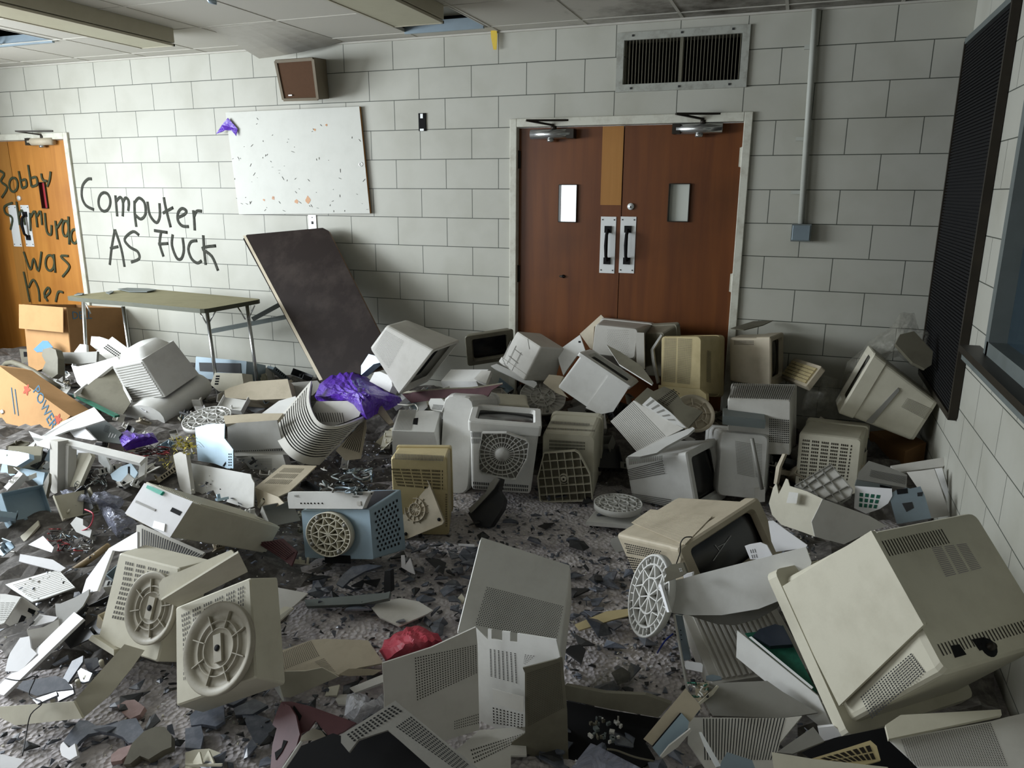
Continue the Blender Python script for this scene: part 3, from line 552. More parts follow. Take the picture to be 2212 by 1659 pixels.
# ================================================================ CASED EQUIPMENT (rigid poses: size, place, rotation)
FC=dict(F=('ftl','ftr','fbr','fbl'),B=('btr','btl','bbl','bbr'),L=('btl','ftl','fbl','bbl'),R=('ftr','btr','bbr','fbr'),T=('btl','btr','ftr','ftl'),D=('fbl','fbr','bbr','bbl'))
class Hull:
    def __init__(s,key,name,label,cat,group=None,D=None,t=None,R=None):
        if key: D,t,R=FIT[key]
        s.D=D; s.R=np.array(R,float); s.t=np.array(t,float)
        w,h,d,w2,h2,dx,dz=D; s.w,s.h,s.d=w,h,d
        s.V=dict(ftl=(-w/2,0,h/2),ftr=(w/2,0,h/2),fbl=(-w/2,0,-h/2),fbr=(w/2,0,-h/2),btl=(dx-w2/2,d,dz+h2/2),btr=(dx+w2/2,d,dz+h2/2),bbl=(dx-w2/2,d,dz-h2/2),bbr=(dx+w2/2,d,dz-h2/2))
        s.V={k:np.array(v,float) for k,v in s.V.items()}
        u,_,vt=np.linalg.svd(s.R); s.R=u@vt
        r=empty(name,(0,0,0),label,cat,group); m=np.eye(4); m[:3,:3]=s.R; m[:3,3]=s.t; r.matrix_world=Matrix(m.tolist()); s.root=r
        s.cam=s.R.T@(CAM-s.t)
    def sec(s,y):
        k=y/s.d; w,h,d,w2,h2,dx,dz=s.D
        return w+(w2-w)*k,h+(h2-h)*k,dx*k,dz*k
    def ring(s,y,sc=1,r=.015,grow=0,n=3):
        w,h,cx,cz=s.sec(y); w=w*sc+grow;h=h*sc+grow; r=min(r,w/3,h/3); P=[]
        for qx,qz,a0 in ((1,1,0),(-1,1,PI/2),(-1,-1,PI),(1,-1,3*PI/2)):
            for i in range(n+1):
                a=a0+PI/2*i/n; P.append((cx+qx*(w/2-r)+r*math.cos(a),y,cz+qz*(h/2-r)+r*math.sin(a)))
        return P
    def loft(s,mb,rings,m,cap0=False,cap1=True,smooth=False):
        n=len(rings[0]); V=[p for R_ in rings for p in R_]
        fs=[(i*n+k,i*n+(k+1)%n,(i+1)*n+(k+1)%n,(i+1)*n+k) for i in range(len(rings)-1) for k in range(n)]
        if cap0: fs.append(tuple(range(n))[::-1])
        if cap1: fs.append(tuple(range((len(rings)-1)*n,len(rings)*n)))
        mb.add(V,fs,m,smooth)
    def face(s,f):
        c=[s.V[k] for k in FC[f]]; n=-np.cross(c[1]-c[0],c[3]-c[0]); n/=np.linalg.norm(n); return c,n
    def hit(s,f,p,off=0):
        """local point where photo ray p meets face plane f (moved outward by off)"""
        c,n=s.face(f); o=s.cam; d=s.R.T@ray(*p); t=((c[0]+n*off-o)@n)/(d@n); return o+d*t
    def quad(s,f,reg,pts,off=0): return [s.hit(f,p,off) for p in Q(reg,pts)]
    def uv(s,f,u0,v0,u1,v1,off=0):
        c,n=s.face(f); 
        def at(u,v): return (c[0]*(1-u)+c[1]*u)*(1-v)+(c[3]*(1-u)+c[2]*u)*v+n*off
        return [at(u0,v0),at(u1,v0),at(u1,v1),at(u0,v1)]
    def slots(s,q,nu,nv,fu,fv,m=None,stag=0,skip=None,name='vent_slots'):
        mb=MB(); mb.cam=s.cam; a,b,c,d=q; n=np.cross(b-a,d-a); n/=np.linalg.norm(n)+1e-9
        if n@(s.cam-a)<0: n=-n
        q=[p+n*.0012 for p in q]; mb.grid(q,nu,nv,fu,fv,m or BLACK,0,skip,stag)
        o=mb.build(name,s.root); o['kind']='stuff'; return o
    def ribs(s,q,n_,m,h=.004,along='u',fill=.5,name='ribs'):
        mb=MB(); a,b,c,d=q; n=np.cross(b-a,d-a); n/=np.linalg.norm(n)
        if n@(s.cam-a)<0: n=-n
        for i in range(n_):
            v0=(i+.5-fill/2)/n_; v1=(i+.5+fill/2)/n_
            if along=='u': P=[a*(1-v0)+d*v0,b*(1-v0)+c*v0,b*(1-v1)+c*v1,a*(1-v1)+d*v1]
            else: P=[a*(1-v0)+b*v0,a*(1-v1)+b*v1,d*(1-v1)+c*v1,d*(1-v0)+c*v0]
            mb.prism([p+n*h for p in P],n,h*1.3,m)
        o=mb.build(name,s.root); o['kind']='stuff'; return o
    def plate(s,name,P,n,th,m,parent=None):
        mb=MB(); mb.prism(P,n,th,m); return mb.build(name,parent or s.root,bevel=0)
    def sub(s,f,poly_reg,pts,th,m,name,off=0,lift=None):
        c,n=s.face(f); P=[s.hit(f,p,off) for p in Q(poly_reg,pts)]
        mb=MB(); mb.prism([p+n*(lift or th) for p in P],n,th+(lift or th),m) ; return mb.build(name,s.root)
def monitor(key,name,label,m,cat='monitor',group='discarded computer monitors',bez=.06,bm=None,scr=True,screen=SCREEN,opening=(.8,.76),rr=.018,neck=.96,back=True,open_front=False,oz=.01,lip=.012,profile=None,D=None,t=None,R=None,flange=0.0):
    H=Hull(key,name,label,cat,group,D,t,R); bm=bm or m; w,h=H.w,H.h
    # front bezel: frame with real opening
    mb=MB(); ow,oh=w*opening[0],h*opening[1]
    outer0=H.ring(0,1,rr,-.012); outer=H.ring(.008,1,rr,flange); outer2=H.ring(bez,1,rr,flange)
    def orect(wd,hd,y,cz=oz,r=.02,bow=0):
        P=[]
        for qx,qz,a0 in ((1,1,0),(-1,1,PI/2),(-1,-1,PI),(1,-1,3*PI/2)):
            for i in range(4):
                a=a0+PI/2*i/3; P.append((qx*(wd/2-r)+r*math.cos(a),y,cz+qz*(hd/2-r)+r*math.sin(a)))
        return P
    i0=orect(ow,oh,0); i1=orect(ow-.02,oh-.02,.022)
    n=16; mb.add(i1+i0+outer0+outer+outer2,[(k+a*n,(k+1)%n+a*n,(k+1)%n+(a+1)*n,k+(a+1)*n) for a in range(4) for k in range(n)],bm)
    # back rim of the bezel
    in2=H.ring(bez,neck,rr,-.006); mb.add(outer2+in2,[(k,(k+1)%n,(k+1)%n+n,k+n) for k in range(n)],bm)
    mb.build('front_bezel',H.root)
    if scr:
        mb=MB(); g=6; V=[]
        for j in range(g+1):
            for i in range(g+1):
                u,v=i/g*2-1,j/g*2-1; V.append((u*(ow-.012)/2,.022+.018*(u*u+v*v)*.5,oz+v*(oh-.012)/2))
        mb.add(V,[(j*(g+1)+i,j*(g+1)+i+1,(j+1)*(g+1)+i+1,(j+1)*(g+1)+i) for j in range(g) for i in range(g)],screen,True); mb.build('screen',H.root)
    # rear housing
    mb=MB(); prof=profile or [(bez,neck),(bez+.01,neck),(H.d*.96,1)]
    rings=[H.ring(y,sc,rr) for y,sc in prof]+[H.ring(H.d,.97,rr)]
    H.loft(mb,rings,m,cap1=back)
    if not scr:  # hollow shell: inner skin
        inn=[H.ring(min(y,H.d-.006),sc,rr,-.008) for y,sc in prof]
        H.loft(mb,inn,DARK,cap1=True)
    mb.build('rear_housing',H.root); return H
def casebox(key,name,label,m,cat,group=None,bev=.004,D=None,t=None,R=None,part='case_body'):
    H=Hull(key,name,label,cat,group,D,t,R); mb=MB(); H.loft(mb,[H.ring(0,1,.006,n=3),H.ring(H.d,1,.006)],m,cap0=True); mb.build(part,H.root); return H
# ---------- swivel bases (local to any frame O,X,Y,N)
def disc_base(parent,O,X,Y,N,r,m,style,name='swivel_base',r2=None,loc=None,inv=None):
    O,X,Y,N=[np.array(a,float) for a in (O,X,Y,N)]; r2=r2 or r
    mb=MB(); Ye=Y*(r2/r)
    if style=='ribs':
        mb.lathe([(0,0),(r,0),(r,.02),(r-.004,.02),(r-.004,.004),(0,.004)],m,40,O,X,Ye,N)
        for rad in (.55,.3): mb.lathe([(r*rad,.004),(r*rad,.018),(r*rad-.003,.018),(r*rad-.003,.004)],m,32,O,X,Ye,N)
        mb.lathe([(0,.016),(r*.14,.016),(r*.14,.004)],m,20,O,X,Ye,N)
        for k in range(24):
            a=2*PI*k/24; d=X*math.cos(a)+Ye*math.sin(a); a0=.3 if k%4==0 else .55
            mb.beam(O+d*r*a0+N*.011,O+d*r*.985+N*.011,.0025,.014,m,up=N)
        for k in range(6):
            a=2*PI*k/6+.2; d=X*math.cos(a)+Ye*math.sin(a); mb.beam(O+d*r*.1+N*.011,O+d*r*.55+N*.011,.003,.014,m,up=N)
    elif style=='dish':
        mb.lathe([(0,0),(r*.98,0),(r,.012),(r,.02),(r*.97,.022),(r*.82,.012),(r*.8,.006),(r*.62,.006),(r*.6,.016),(r*.585,.016),(r*.575,.006),(r*.45,.006),(r*.44,.014),(r*.42,.014),(r*.41,.008),(0,.008)],m,44,O,X,Ye,N)
        for k in range(8):
            a=2*PI*k/8+.3; d=X*math.cos(a)+Ye*math.sin(a); mb.beam(O+d*r*.44+N*.01,O+d*r*.8+N*.01,.003,.014,m,up=N)
        mb.beam(O-Y*r*.3+N*.012,O+Y*r*.3+N*.012,.03,.012,m,up=N)
        mb.lathe([(0,.02),(.01,.02),(.01,.01)],BLACK,12,O,X,Ye,N)
    elif style=='star':
        mb.lathe([(0,0),(r,0),(r,.03),(r-.005,.03),(r-.005,.004)],m,44,O,X,Ye,N); mb.lathe([(r-.005,.004),(0,.004)],OLIVE,44,O,X,Ye,N)  # disc floor coloured darker to stand in for shadow between the ribs
        for rad in (.78,.45): mb.lathe([(r*rad,.004),(r*rad,.029),(r*rad-.004,.029),(r*rad-.004,.004)],m,32,O,X,Ye,N)
        for k in range(28):
            a=2*PI*k/28; d=X*math.cos(a)+Ye*math.sin(a); mb.beam(O+d*r*.78+N*.016,O+d*r*.98+N*.016,.004,.024,m,up=N)
        for k in range(9):
            a=2*PI*k/9; d=X*math.cos(a)+Ye*math.sin(a); a2=a+.35; e=X*math.cos(a2)+Ye*math.sin(a2); mb.beam(O+N*.016,O+d*r*.45+N*.016,.004,.024,m,up=N); mb.beam(O+d*r*.45+N*.016,O+e*r*.78+N*.016,.004,.024,m,up=N); mb.beam(O+d*r*.45+N*.016,O+(X*math.cos(a-.35)+Ye*math.sin(a-.35))*r*.78+N*.016,.004,.024,m,up=N)
    o=mb.build(name,parent,loc=loc,inv=inv)
    if style in('ribs','star'):
        mb=MB()
        for k in range(4):
            a=2*PI*k/4+.5; d=X*math.cos(a)+Ye*math.sin(a); mb.lathe([(0,.033),(r*.065,.033),(r*.07,.018)],GREY,14,O+d*r*.87,X,Y,N)
        q=mb.build('rubber_feet',o,loc=loc,inv=inv); q['kind']='stuff'
    return o
def poly_base(H,f,reg,outline,m,off,center,nr=(7,7),rings=True,name='swivel_base'):
    """ribbed polygonal stand plate on face f; outline in photo px"""
    c,n=H.face(f); P=[H.hit(f,p,off) for p in Q(reg,outline)]; O=H.hit(f,Q(reg,[center])[0],off)
    mb=MB(); mb.prism(P,n,.004,OLIVE if not rings else GREY)  # dark plate colour stands in for shade in the gaps
    k=len(P)
    for i in range(k): mb.beam(P[i]+n*.012,P[(i+1)%k]+n*.012,.005,.028,m,up=n)
    X=P[1]-P[0]; X/=np.linalg.norm(X); Y=np.cross(n,X)
    uv=[((p-O)@X,(p-O)@Y) for p in P]
    def clip(o2,d2):
        ts=[]
        for i in range(k):
            a=np.array(uv[i]);b=np.array(uv[(i+1)%k]);e=b-a; det=d2[0]*(-e[1])+d2[1]*e[0]
            if abs(det)<1e-9: continue
            r=a-np.array(o2); t=(r[0]*(-e[1])+r[1]*e[0])/det; s_=(d2[0]*r[1]-d2[1]*r[0])/det
            if 0<=s_<=1: ts.append(t)
        return (min(ts),max(ts)) if len(ts)>=2 else None
    lo=np.min(uv,axis=0);hi=np.max(uv,axis=0)
    if rings:
        R=min(hi[0]-lo[0],hi[1]-lo[1])/2
        for rad in (.9,.72,.5,.3): mb.lathe([(R*rad,.0),(R*rad,.014),(R*rad-.003,.014),(R*rad-.003,.0)],m,32,O,X,Y,n)
        for i in range(14):
            a=PI*i/14; t=clip((0,0),(math.cos(a),math.sin(a)))
            if t:
                d=X*math.cos(a)+Y*math.sin(a)
                mb.beam(O+d*R*.28+n*.007,O+d*t[1]+n*.007,.003,.014,m,up=n); mb.beam(O-d*R*.28+n*.007,O+d*t[0]+n*.007,.003,.014,m,up=n)
        mb.lathe([(0,.018),(R*.27,.018),(R*.28,.0)],m,28,O,X,Y,n)
    else:
        for i in range(1,nr[0]):
            x=lo[0]+(hi[0]-lo[0])*i/nr[0]; t=clip((x,0),(0,1))
            if t: mb.beam(O+X*x+Y*t[0]+n*.008,O+X*x+Y*t[1]+n*.012,.003,.026,m,up=n)
        for i in range(1,nr[1]):
            y=lo[1]+(hi[1]-lo[1])*i/nr[1]; t=clip((0,y),(1,0))
            if t: mb.beam(O+Y*y+X*t[0]+n*.008,O+Y*y+X*t[1]+n*.012,.003,.026,m,up=n)
        mb.lathe([(.006,.022),(.016,.022),(.016,0)],m,20,O,X,Y,n); mb.lathe([(.024,.022),(.027,.022),(.027,0)],m,20,O,X,Y,n)
    o=mb.build(name,H.root); return o
def text(s,parent,O,X,Y,size,m,name='lettering',inv=None,loc=None,ext=.0004):
    cu=bpy.data.curves.new(name,'FONT'); cu.body=s; cu.size=size; cu.extrude=ext; cu.align_x='CENTER'; cu.align_y='CENTER'; cu.resolution_u=2
    tmp=bpy.data.objects.new('tmp',cu); scene.collection.objects.link(tmp)
    dg=bpy.context.evaluated_depsgraph_get(); me=bpy.data.meshes.new_from_object(tmp.evaluated_get(dg)); bpy.data.objects.remove(tmp)
    X=np.array(X,float);X/=np.linalg.norm(X);Y=np.array(Y,float);Y-=X*(X@Y);Y/=np.linalg.norm(Y);N=np.cross(X,Y);O=np.array(O,float)
    V=[O+X*v.co.x+Y*v.co.y+N*v.co.z for v in me.vertices]
    if loc is not None: V=[v-np.array(loc) for v in V]
    for v,q in zip(me.vertices,V): v.co=q
    me.materials.clear(); me.materials.append(m); o=bpy.data.objects.new(name,me); scene.collection.objects.link(o); o.parent=parent; return o
def cam_n(n,at): 
    n=np.array(n); return n if n@(CAM-at)>0 else -n
# ================================================================ THE MONITORS
DUSTY=plastic('dusty_beige_plastic','#aba595','#756d5c',amt=.6,scale=14)
# --- big one bottom right
H=monitor('F1','crt_monitor','biggest yellowed monitor tipped on its face in the lower right corner',CREAM,bez=.05,flange=.03,neck=.94,bm=CREAM,rr=.022)
bk=H.uv('B',0,0,1,1,.001)
H.slots(H.uv('B',.10,.05,.18,.95)[:1]+H.uv('B',.10,.05,.18,.95)[1:],1,30,.95,.3,BROWNK)
H.slots(H.uv('B',.80,.05,.92,.62),1,22,.95,.3,BROWNK)
H.slots(H.uv('T',.79,.30,.93,.86),9,22,.62,.42,DARK) if False else H.slots(H.quad('T','b3',[(1125,1210),(1450,930),(1540,1050),(1200,1355)]),22,10,.62,.5,DARK)
q=H.quad('B','b3',[(1565,270),(1800,240),(1900,400),(1660,460)],.001)
mb=MB(); mb.grid(q,3,16,.8,.3,plastic('purple_grey_print','#857c86','#7c7468',bump=0)); mb.build('faded_label',H.root)['kind']='stuff'
# recessed lower strip: ridge line along the side
c,n=H.face('T'); P=[H.hit('T',p) for p in Q('b3',[(640,520),(1215,160),(1545,752),(1012,1262)])]
mb=MB(); mb.prism([p+n*.012 for p in P],n,.014,CREAM); mb.build('side_panel',H.root,bevel=.006)
c,n=H.face('B'); 
for pts in ([(1695,890),(1750,880),(1795,945),(1725,965)],[(1830,850),(1905,835),(1945,905),(1880,920)]):
    mb=MB(); mb.prism([H.hit('B',p,.001)+n*.001 for p in Q('b3',pts)],n,.002,BLACK); mb.build('socket_opening',H.root)
mb=MB(); O=H.hit('B',Q('b3',[(1935,900)])[0]); mb.lathe([(0,.004),(.022,.004),(.024,0)],BLACK,16,O,(1,0,0),(0,0,1),n); mb.lathe([(0,.02),(.008,.02),(.01,.004)],BROWNK,12,O,(1,0,0),(0,0,1),n); mb.build('cable_boss',H.root)
# --- centre white
H=monitor('E4','crt_monitor','white monitor standing alone in the middle of the floor with a pinholed front face',WHITE,bez=.02,scr=False,back=True,neck=1,rr=.012,opening=(.5,.5))
c,n=H.face('F'); mb=MB(); mb.prism([p+n*.002 for p in H.uv('F',0.01,.01,.99,.99)],n,.01,WHITE); mb.build('rear_panel',H.root,bevel=.003)
H.slots(H.quad('F','b2',[(905,515),(1395,640),(1350,860),(830,760)],.003),36,22,.42,.42,BLACK,stag=1)
H.slots(H.quad('T','b2',[(875,345),(1115,425),(1110,455),(872,385)],.001),1,4,1,.4,BROWNK)
# --- back row
H=monitor('A1','crt_monitor','pale monitor lying on its side left of the double doors, front open and dotted rear',PALE,scr=False,opening=(.86,.84),bez=.07,rr=.02,neck=.99)
H.slots(H.quad('L','zA',[(165,540),(275,275),(520,420),(330,760)],.001),18,24,.3,.3,BLACK,stag=1)
H.slots(H.quad('T','zA',[(560,180),(640,160),(800,300),(720,310)],.001),16,14,.3,.3,OLIVE,stag=1)
H=monitor('A2','crt_monitor','dark dusty monitor front standing against the wall just left of the doors',OLIVE,opening=(.74,.72),bez=.02,oz=0,screen=SCREEN,group=None)
H=monitor('A3','crt_monitor','grey monitor with fine line grooves on its side leaning before the left door leaf',PALE,bez=.04,rr=.012)
mb=MB()
for a,b in (((1790,420),(1690,640)),((1850,480),(1740,700)),((1910,560),(1800,780)),((1700,690),(1760,740)),((1760,600),(1870,690)),((1830,520),(1920,590)),((1990,400),(2010,520)),((1690,640),(1720,700))):
    mb.beam(H.hit('T',Q('zA',[a])[0],.001),H.hit('T',Q('zA',[b])[0],.001),.003,.002,GREY,up=H.face('T')[1])
mb.build('grooves',H.root)['kind']='stuff'
H=monitor('A5','crt_monitor','pale monitor with a dotted back standing upright before the double doors',PALE,bez=.06,rr=.02)
H.slots(H.quad('B','zB',[(760,255),(1000,262),(1000,560),(755,480)],.001),12,14,.22,.25,OLIVE,stag=1)
H.sub('B','zB',[(1075,292),(1165,296),(1172,690),(1085,620)],.01,PALE,'side_flap')
H=monitor('A6','crt_monitor','smooth white boxy monitor tipped over in front of the doors below a dark panel',WHITE,bez=.03,rr=.012,flange=.02,neck=.97)
c,n=H.face('T'); mb=MB(); P=[H.hit('T',p) for p in Q('zB',[(530,1110),(790,745),(1010,870),(830,1150),(690,1180)])]; mb.prism([p+n*.006 for p in P],n,.01,WHITE); mb.build('raised_panel',H.root,bevel=.003)
H=monitor('A8','crt_monitor','yellowed monitor with two mesh vents standing tallest in front of the right door leaf',YEL,bez=.07,rr=.025,neck=.98)
H.slots(H.quad('B','zB',[(1385,350),(1515,352),(1502,838),(1365,825)],.001),14,52,.7,.45,OLIVE); H.slots(H.quad('B','zB',[(1530,355),(1685,360),(1662,858),(1520,842)],.001),16,52,.7,.45,OLIVE)
H.slots(H.quad('L','zB',[(1845,480),(1890,500),(1888,840),(1838,830)],.002),6,36,.7,.5,OLIVE)
H.sub('B','zB',[(1335,862),(1500,880),(1780,905),(1850,960),(1855,1040),(1560,1000),(1340,960)],.03,YEL,'lower_moulding')
H=monitor('A9','crt_monitor','brownish monitor with its small dark screen facing right, beside the door frame',TAN,bez=.09,rr=.012,neck=.97)
H.slots(H.uv('L',.1,.06,.6,.16,.001),16,3,.5,.5,BROWNK)
H=monitor('A11','crt_monitor','large white monitor tipped up against the slatted panel in the far right corner',CREAM,bez=.08,rr=.02,opening=(.8,.76),neck=.97)
H.slots(H.quad('R','r6',[(1445,945),(1615,1020),(1565,1088),(1405,1005)],.001),24,9,.6,.45,OLIVE)
H.sub('R','r6',[(1385,880),(1395,900),(1220,1110),(1180,1100)],.004,GREY,'side_groove')
H=monitor('A13','crt_monitor','cream monitor with a slotted back standing below the corner monitor',CREAM,bez=.07,rr=.016)
H.slots(H.quad('B','r6',[(775,1205),(1095,1245),(1060,1500),(750,1480)],.001),26,12,.5,.6,BROWNK,skip=lambda i,j:i%5==4)
H=monitor('A14','crt_monitor','grey monitor with a ridged top carrying the small dark screened monitor',PALE,bez=.06,rr=.01)
H.ribs(H.quad('T','r6',[(325,855),(735,868),(695,958),(302,945)],.001),30,GREY,.004,along='v',fill=.5)
H.slots(H.quad('B','r6',[(560,1075),(690,1085),(690,1240),(560,1230)],.001),11,12,.5,.55,BLACK)
H=monitor('A15','crt_monitor','rounded white monitor seen from behind with a grey metal box on top',WHITE,bez=.06,rr=.03)
H.slots(H.quad('B','zC',[(1345,560),(1515,590),(1560,965),(1370,925)],.001),16,22,.7,.4,GREY); H.slots(H.quad('B','zC',[(1560,585),(1640,600),(1640,965),(1570,960)],.001),8,22,.7,.4,GREY)
H.sub('B','zC',[(1555,1080),(1670,1060),(1665,1220),(1560,1225)],.03,PALE,'cable_block')
H=monitor('A17','crt_monitor','white monitor tilted on the floor, its dark screen turned to the right',WHITE,bez=.05,rr=.014,opening=(.78,.74))
H.slots(H.quad('L','zC',[(130,885),(565,770),(592,925),(158,1005)],.001),30,7,.65,.45,BROWNK,stag=1)
H.slots(H.quad('L','zC',[(185,1125),(655,1195),(680,1325),(190,1215)],.001),34,6,.65,.45,BROWNK,stag=1)
H.slots(H.quad('T','zC',[(190,755),(560,720),(555,780),(195,835)],.001),36,1,.5,.9,BROWNK)
# --- middle row
H=monitor('B1','crt_monitor','white monitor on its back in the middle row with a ribbed base',WHITE,bez=.055,rr=.014,opening=(.82,.72),screen=SCREEN,neck=.95)
poly_base(H,'D','zD',[(1120,365),(1380,365),(1590,440),(1620,480),(1600,640),(1480,865),(1430,870),(1110,805),(1080,770),(1080,560)],WHITE,.03,(1330,600))
H.slots(H.quad('D','zD',[(1010,900),(1620,940),(1610,1020),(1015,985)],.001),30,2,.5,.7,BLACK); H.slots(H.quad('D','zD',[(985,360),(1100,365),(1100,500),(1000,500)],.001),8,2,.4,.8,BLACK)
H=monitor('B2','crt_monitor','cream monitor standing on end in the middle row with a square gridded base plate',CREAM,bez=.06,rr=.03)
H.slots(H.quad('B','zE',[(275,525),(735,555),(735,670),(275,660)],.012),26,3,.5,.7,BROWNK)
poly_base(H,'B','zE',[(215,690),(610,660),(660,690),(800,960),(830,1270),(800,1295),(190,1310),(165,1290),(135,1010)],CREAM,.045,(465,1020),nr=(7,6),rings=False)
H.slots(H.quad('T','zE',[(290,290),(795,325),(795,355),(290,325)],.002),34,1,.5,.9,BROWNK)
H.slots(H.quad('B','zE',[(210,370),(860,405),(860,430),(210,400)],.004),40,1,.5,.9,BROWNK)
H=monitor('B3b','crt_monitor','yellowed monitor standing on end with a loose base plate leaning on it',YEL,bez=.05,rr=.012)
H.slots(H.quad('B','zD',[(120,755),(690,775),(690,1000),(200,960)],.001),36,6,.5,.6,BROWNK,skip=lambda i,j:i%7==6)
H.slots(H.quad('T','zD',[(165,600),(700,625),(690,690),(165,670)],.001),34,1,.5,.95,BROWNK)
H.slots(H.quad('B','zD',[(715,1035),(735,1035),(735,1400),(715,1400)],.001),2,14,.5,.6,BROWNK)
H=casebox('B3a','crt_monitor','white grooved monitor back resting on top of the yellowed slotted one',WHITE,'monitor','discarded computer monitors',part='rear_housing')
H.slots(H.quad('B','zD',[(225,130),(400,130),(345,350),(150,350)],.001),12,1,.45,1,GREY)
H.sub('B','zD',[(370,220),(420,215),(410,290),(360,285)],.001,BLACK,'broken_hole')
H=monitor('B6','crt_monitor','tall smooth white monitor shell behind the yellowed slotted one',WHITE,bez=.03,rr=.05)
H=casebox('prn','printer','low white printer box between the open monitor and the doors',WHITE,'printer',part='printer_body')
H.sub('T','zA',[(1360,890),(1450,790),(1560,800),(1500,950)],.012,PALE,'paper_tray')
H=monitor('B5','crt_monitor','cream monitor mostly hidden behind the one with the broken screen',CREAM,bez=.03,rr=.02)
H=monitor('A10','crt_monitor','dark dusty monitor squeezed between the dotted and the yellowed ones at the doors',OLIVE,bez=.03,rr=.02)
# --- right foreground
H=monitor('F2','crt_monitor','beige monitor lying back with its cracked dark screen up, right of centre',TAN,bez=.05,rr=.014,opening=(.8,.72),neck=.93)
H.slots(H.quad('L','zF',[(40,610),(450,700),(455,800),(70,730)],.001),17,5,.62,.5,BLACK,stag=1); H.slots(H.quad('L','zF',[(65,755),(440,830),(450,900),(90,920)],.001),16,6,.62,.5,BLACK,stag=1)
H.slots(H.quad('L','zF',[(95,1000),(180,1040),(225,1320),(130,1290)],.001),4,10,.62,.5,BLACK,stag=1)
H.ribs(H.quad('T','zF',[(120,400),(330,255),(1000,330),(700,640)],.001),14,TAN,.002,along='v',fill=.8)
mb=MB(); 
for a,b in (((1200,540),(1140,620)),((1140,620),(1010,810)),((1140,620),(1060,660)),((1075,700),(1030,640))):
    mb.beam(H.hit('F',Q('zF',[a])[0],-.02),H.hit('F',Q('zF',[b])[0],-.02),.0015,.0015,PAPER,up=H.face('F')[1])
mb.build('glass_crack',H.root)
# --- left foreground pair
H=monitor('E1b','crt_monitor','cream monitor back with a large round base standing in the left foreground',CREAM,bez=.03,neck=1,rr=.008,scr=False,opening=(.8,.8))
H.slots(H.quad('B','b1',[(1140,690),(1540,505),(1540,640),(1150,840)],.001),28,5,.42,.62,BROWNK,skip=lambda i,j:i%5==4); H.slots(H.quad('B','b1',[(1150,840),(1220,810),(1200,1090),(1155,1115)],.001),5,9,.42,.62,BROWNK)
O=H.hit('B',Q('b1',[(1395,905)])[0],.015); e1=H.hit('B',Q('b1',[(1590,760)])[0],.015); c,n=H.face('B'); X=(c[1]-c[0]);X/=np.linalg.norm(X);Y=np.cross(n,X)
disc_base(H.root,O,X,Y,n,.138,DUSTY,'dish')
for a,b in ((980,560),):
    c4,nn=H.face('T'); mb=MB(); P=[H.hit('T',p) for p in Q('b1',[(1015,600),(1500,300),(1560,420),(1120,640)])]; mb.prism([p+nn*.004 for p in P],nn,.006,CREAM); mb.build('top_plate',H.root)
mb=MB(); A=[H.hit('B',p,-.12) for p in Q('b1',[(1010,510),(1465,285)])]; up=np.array([0,0,1.]); k=H.R.T@up
O_=W(Q('b1',[(1010,590)])[0],'z',.43); n_=np.array([-.1,-1,.45]); n_/=np.linalg.norm(n_)
P=[]
for p in Q('b1',[(1005,600),(1000,500),(1025,465),(1455,285),(1470,300),(1492,390),(1300,480),(1100,570)]):
    d_=ray(*p); P.append(H.R.T@(CAM+d_*(((O_-CAM)@n_)/(d_@n_))-H.t))
mb.prism(P,H.R.T@n_,.005,CREAM); mb.build('raised_back_wall',H.root)
mb=MB(); q=H.uv('R',.25,.04,.75,.75,.001); H.slots(H.uv('R',.1,.04,.8,.75,.001),5,1,.12,1,BROWNK)
H=monitor('E2b','crt_monitor','cream monitor back leaning behind the nearer one, its base half hidden',CREAM,bez=.03,neck=1,rr=.008,scr=False,opening=(.8,.8))
H.slots(H.quad('B','b1',[(790,350),(1080,420),(1060,520),(770,480)],.001),20,4,.42,.62,BROWNK,skip=lambda i,j:i%5==4); H.slots(H.quad('B','b1',[(770,480),(860,500),(800,740),(700,720)],.001),6,8,.42,.62,BROWNK)
O=H.hit('B',Q('b1',[(970,650)])[0],.02); c,n=H.face('B'); X=(c[1]-c[0]);X/=np.linalg.norm(X);Y=np.cross(n,X); disc_base(H.root,O,X,Y,n,.12,DUSTY,'dish')
H.sub('B','b1',[(590,850),(750,950),(750,910),(610,820)],.02,CREAM,'foot_strip')
# --- left curved monitor
H=Hull('C1','crt_monitor','large white monitor with curved ribs and an oval bezel end, fallen below the table','monitor','discarded computer monitors')
mb=MB(); H.loft(mb,[H.ring(-.0,1,.008),H.ring(H.d*.98,1,.008)],WHITE); mb.build('rear_housing',H.root)
H.ribs(H.uv('L',.05,.04,.97,.96,.0),15,WHITE,.009,along='v',fill=.5)
mb=MB(); H.loft(mb,[[ (x*.96,y,z*.96) for x,y,z in H.ring(H.d*.97,1,.06)],[(x*.6,H.d*1.2,z*.6) for x,y,z in H.ring(H.d*.97,1,.06)]],WHITE,smooth=True); mb.build('rear_cap',H.root)
mb=MB(); g=20; w=H.w; pr_=[]
for k in range(g):
    a=2*PI*k/g; pr_.append((-.095+math.cos(a)*.115,math.sin(a)*(H.h/2+.03)))
V=[(x,y,z) for x in (-w/2-.115,-w/2-.105,w/2+.025,w/2+.035) for (y,z) in [((p[0]+.095)*(.95 if abs(x)>w/2+.03 and x>-w/2 else 1)-.095,p[1]*(.95 if abs(x)>w/2+.03 and x>-w/2 else 1)) for p in pr_]]
mb.add(V,[(i*g+k,i*g+(k+1)%g,(i+1)*g+(k+1)%g,(i+1)*g+k) for i in range(3) for k in range(g)],WHITE,True); mb.add(V,[tuple(range(g)),tuple(range(3*g,4*g))[::-1]],WHITE); mb.build('front_bezel',H.root)
mb=MB()
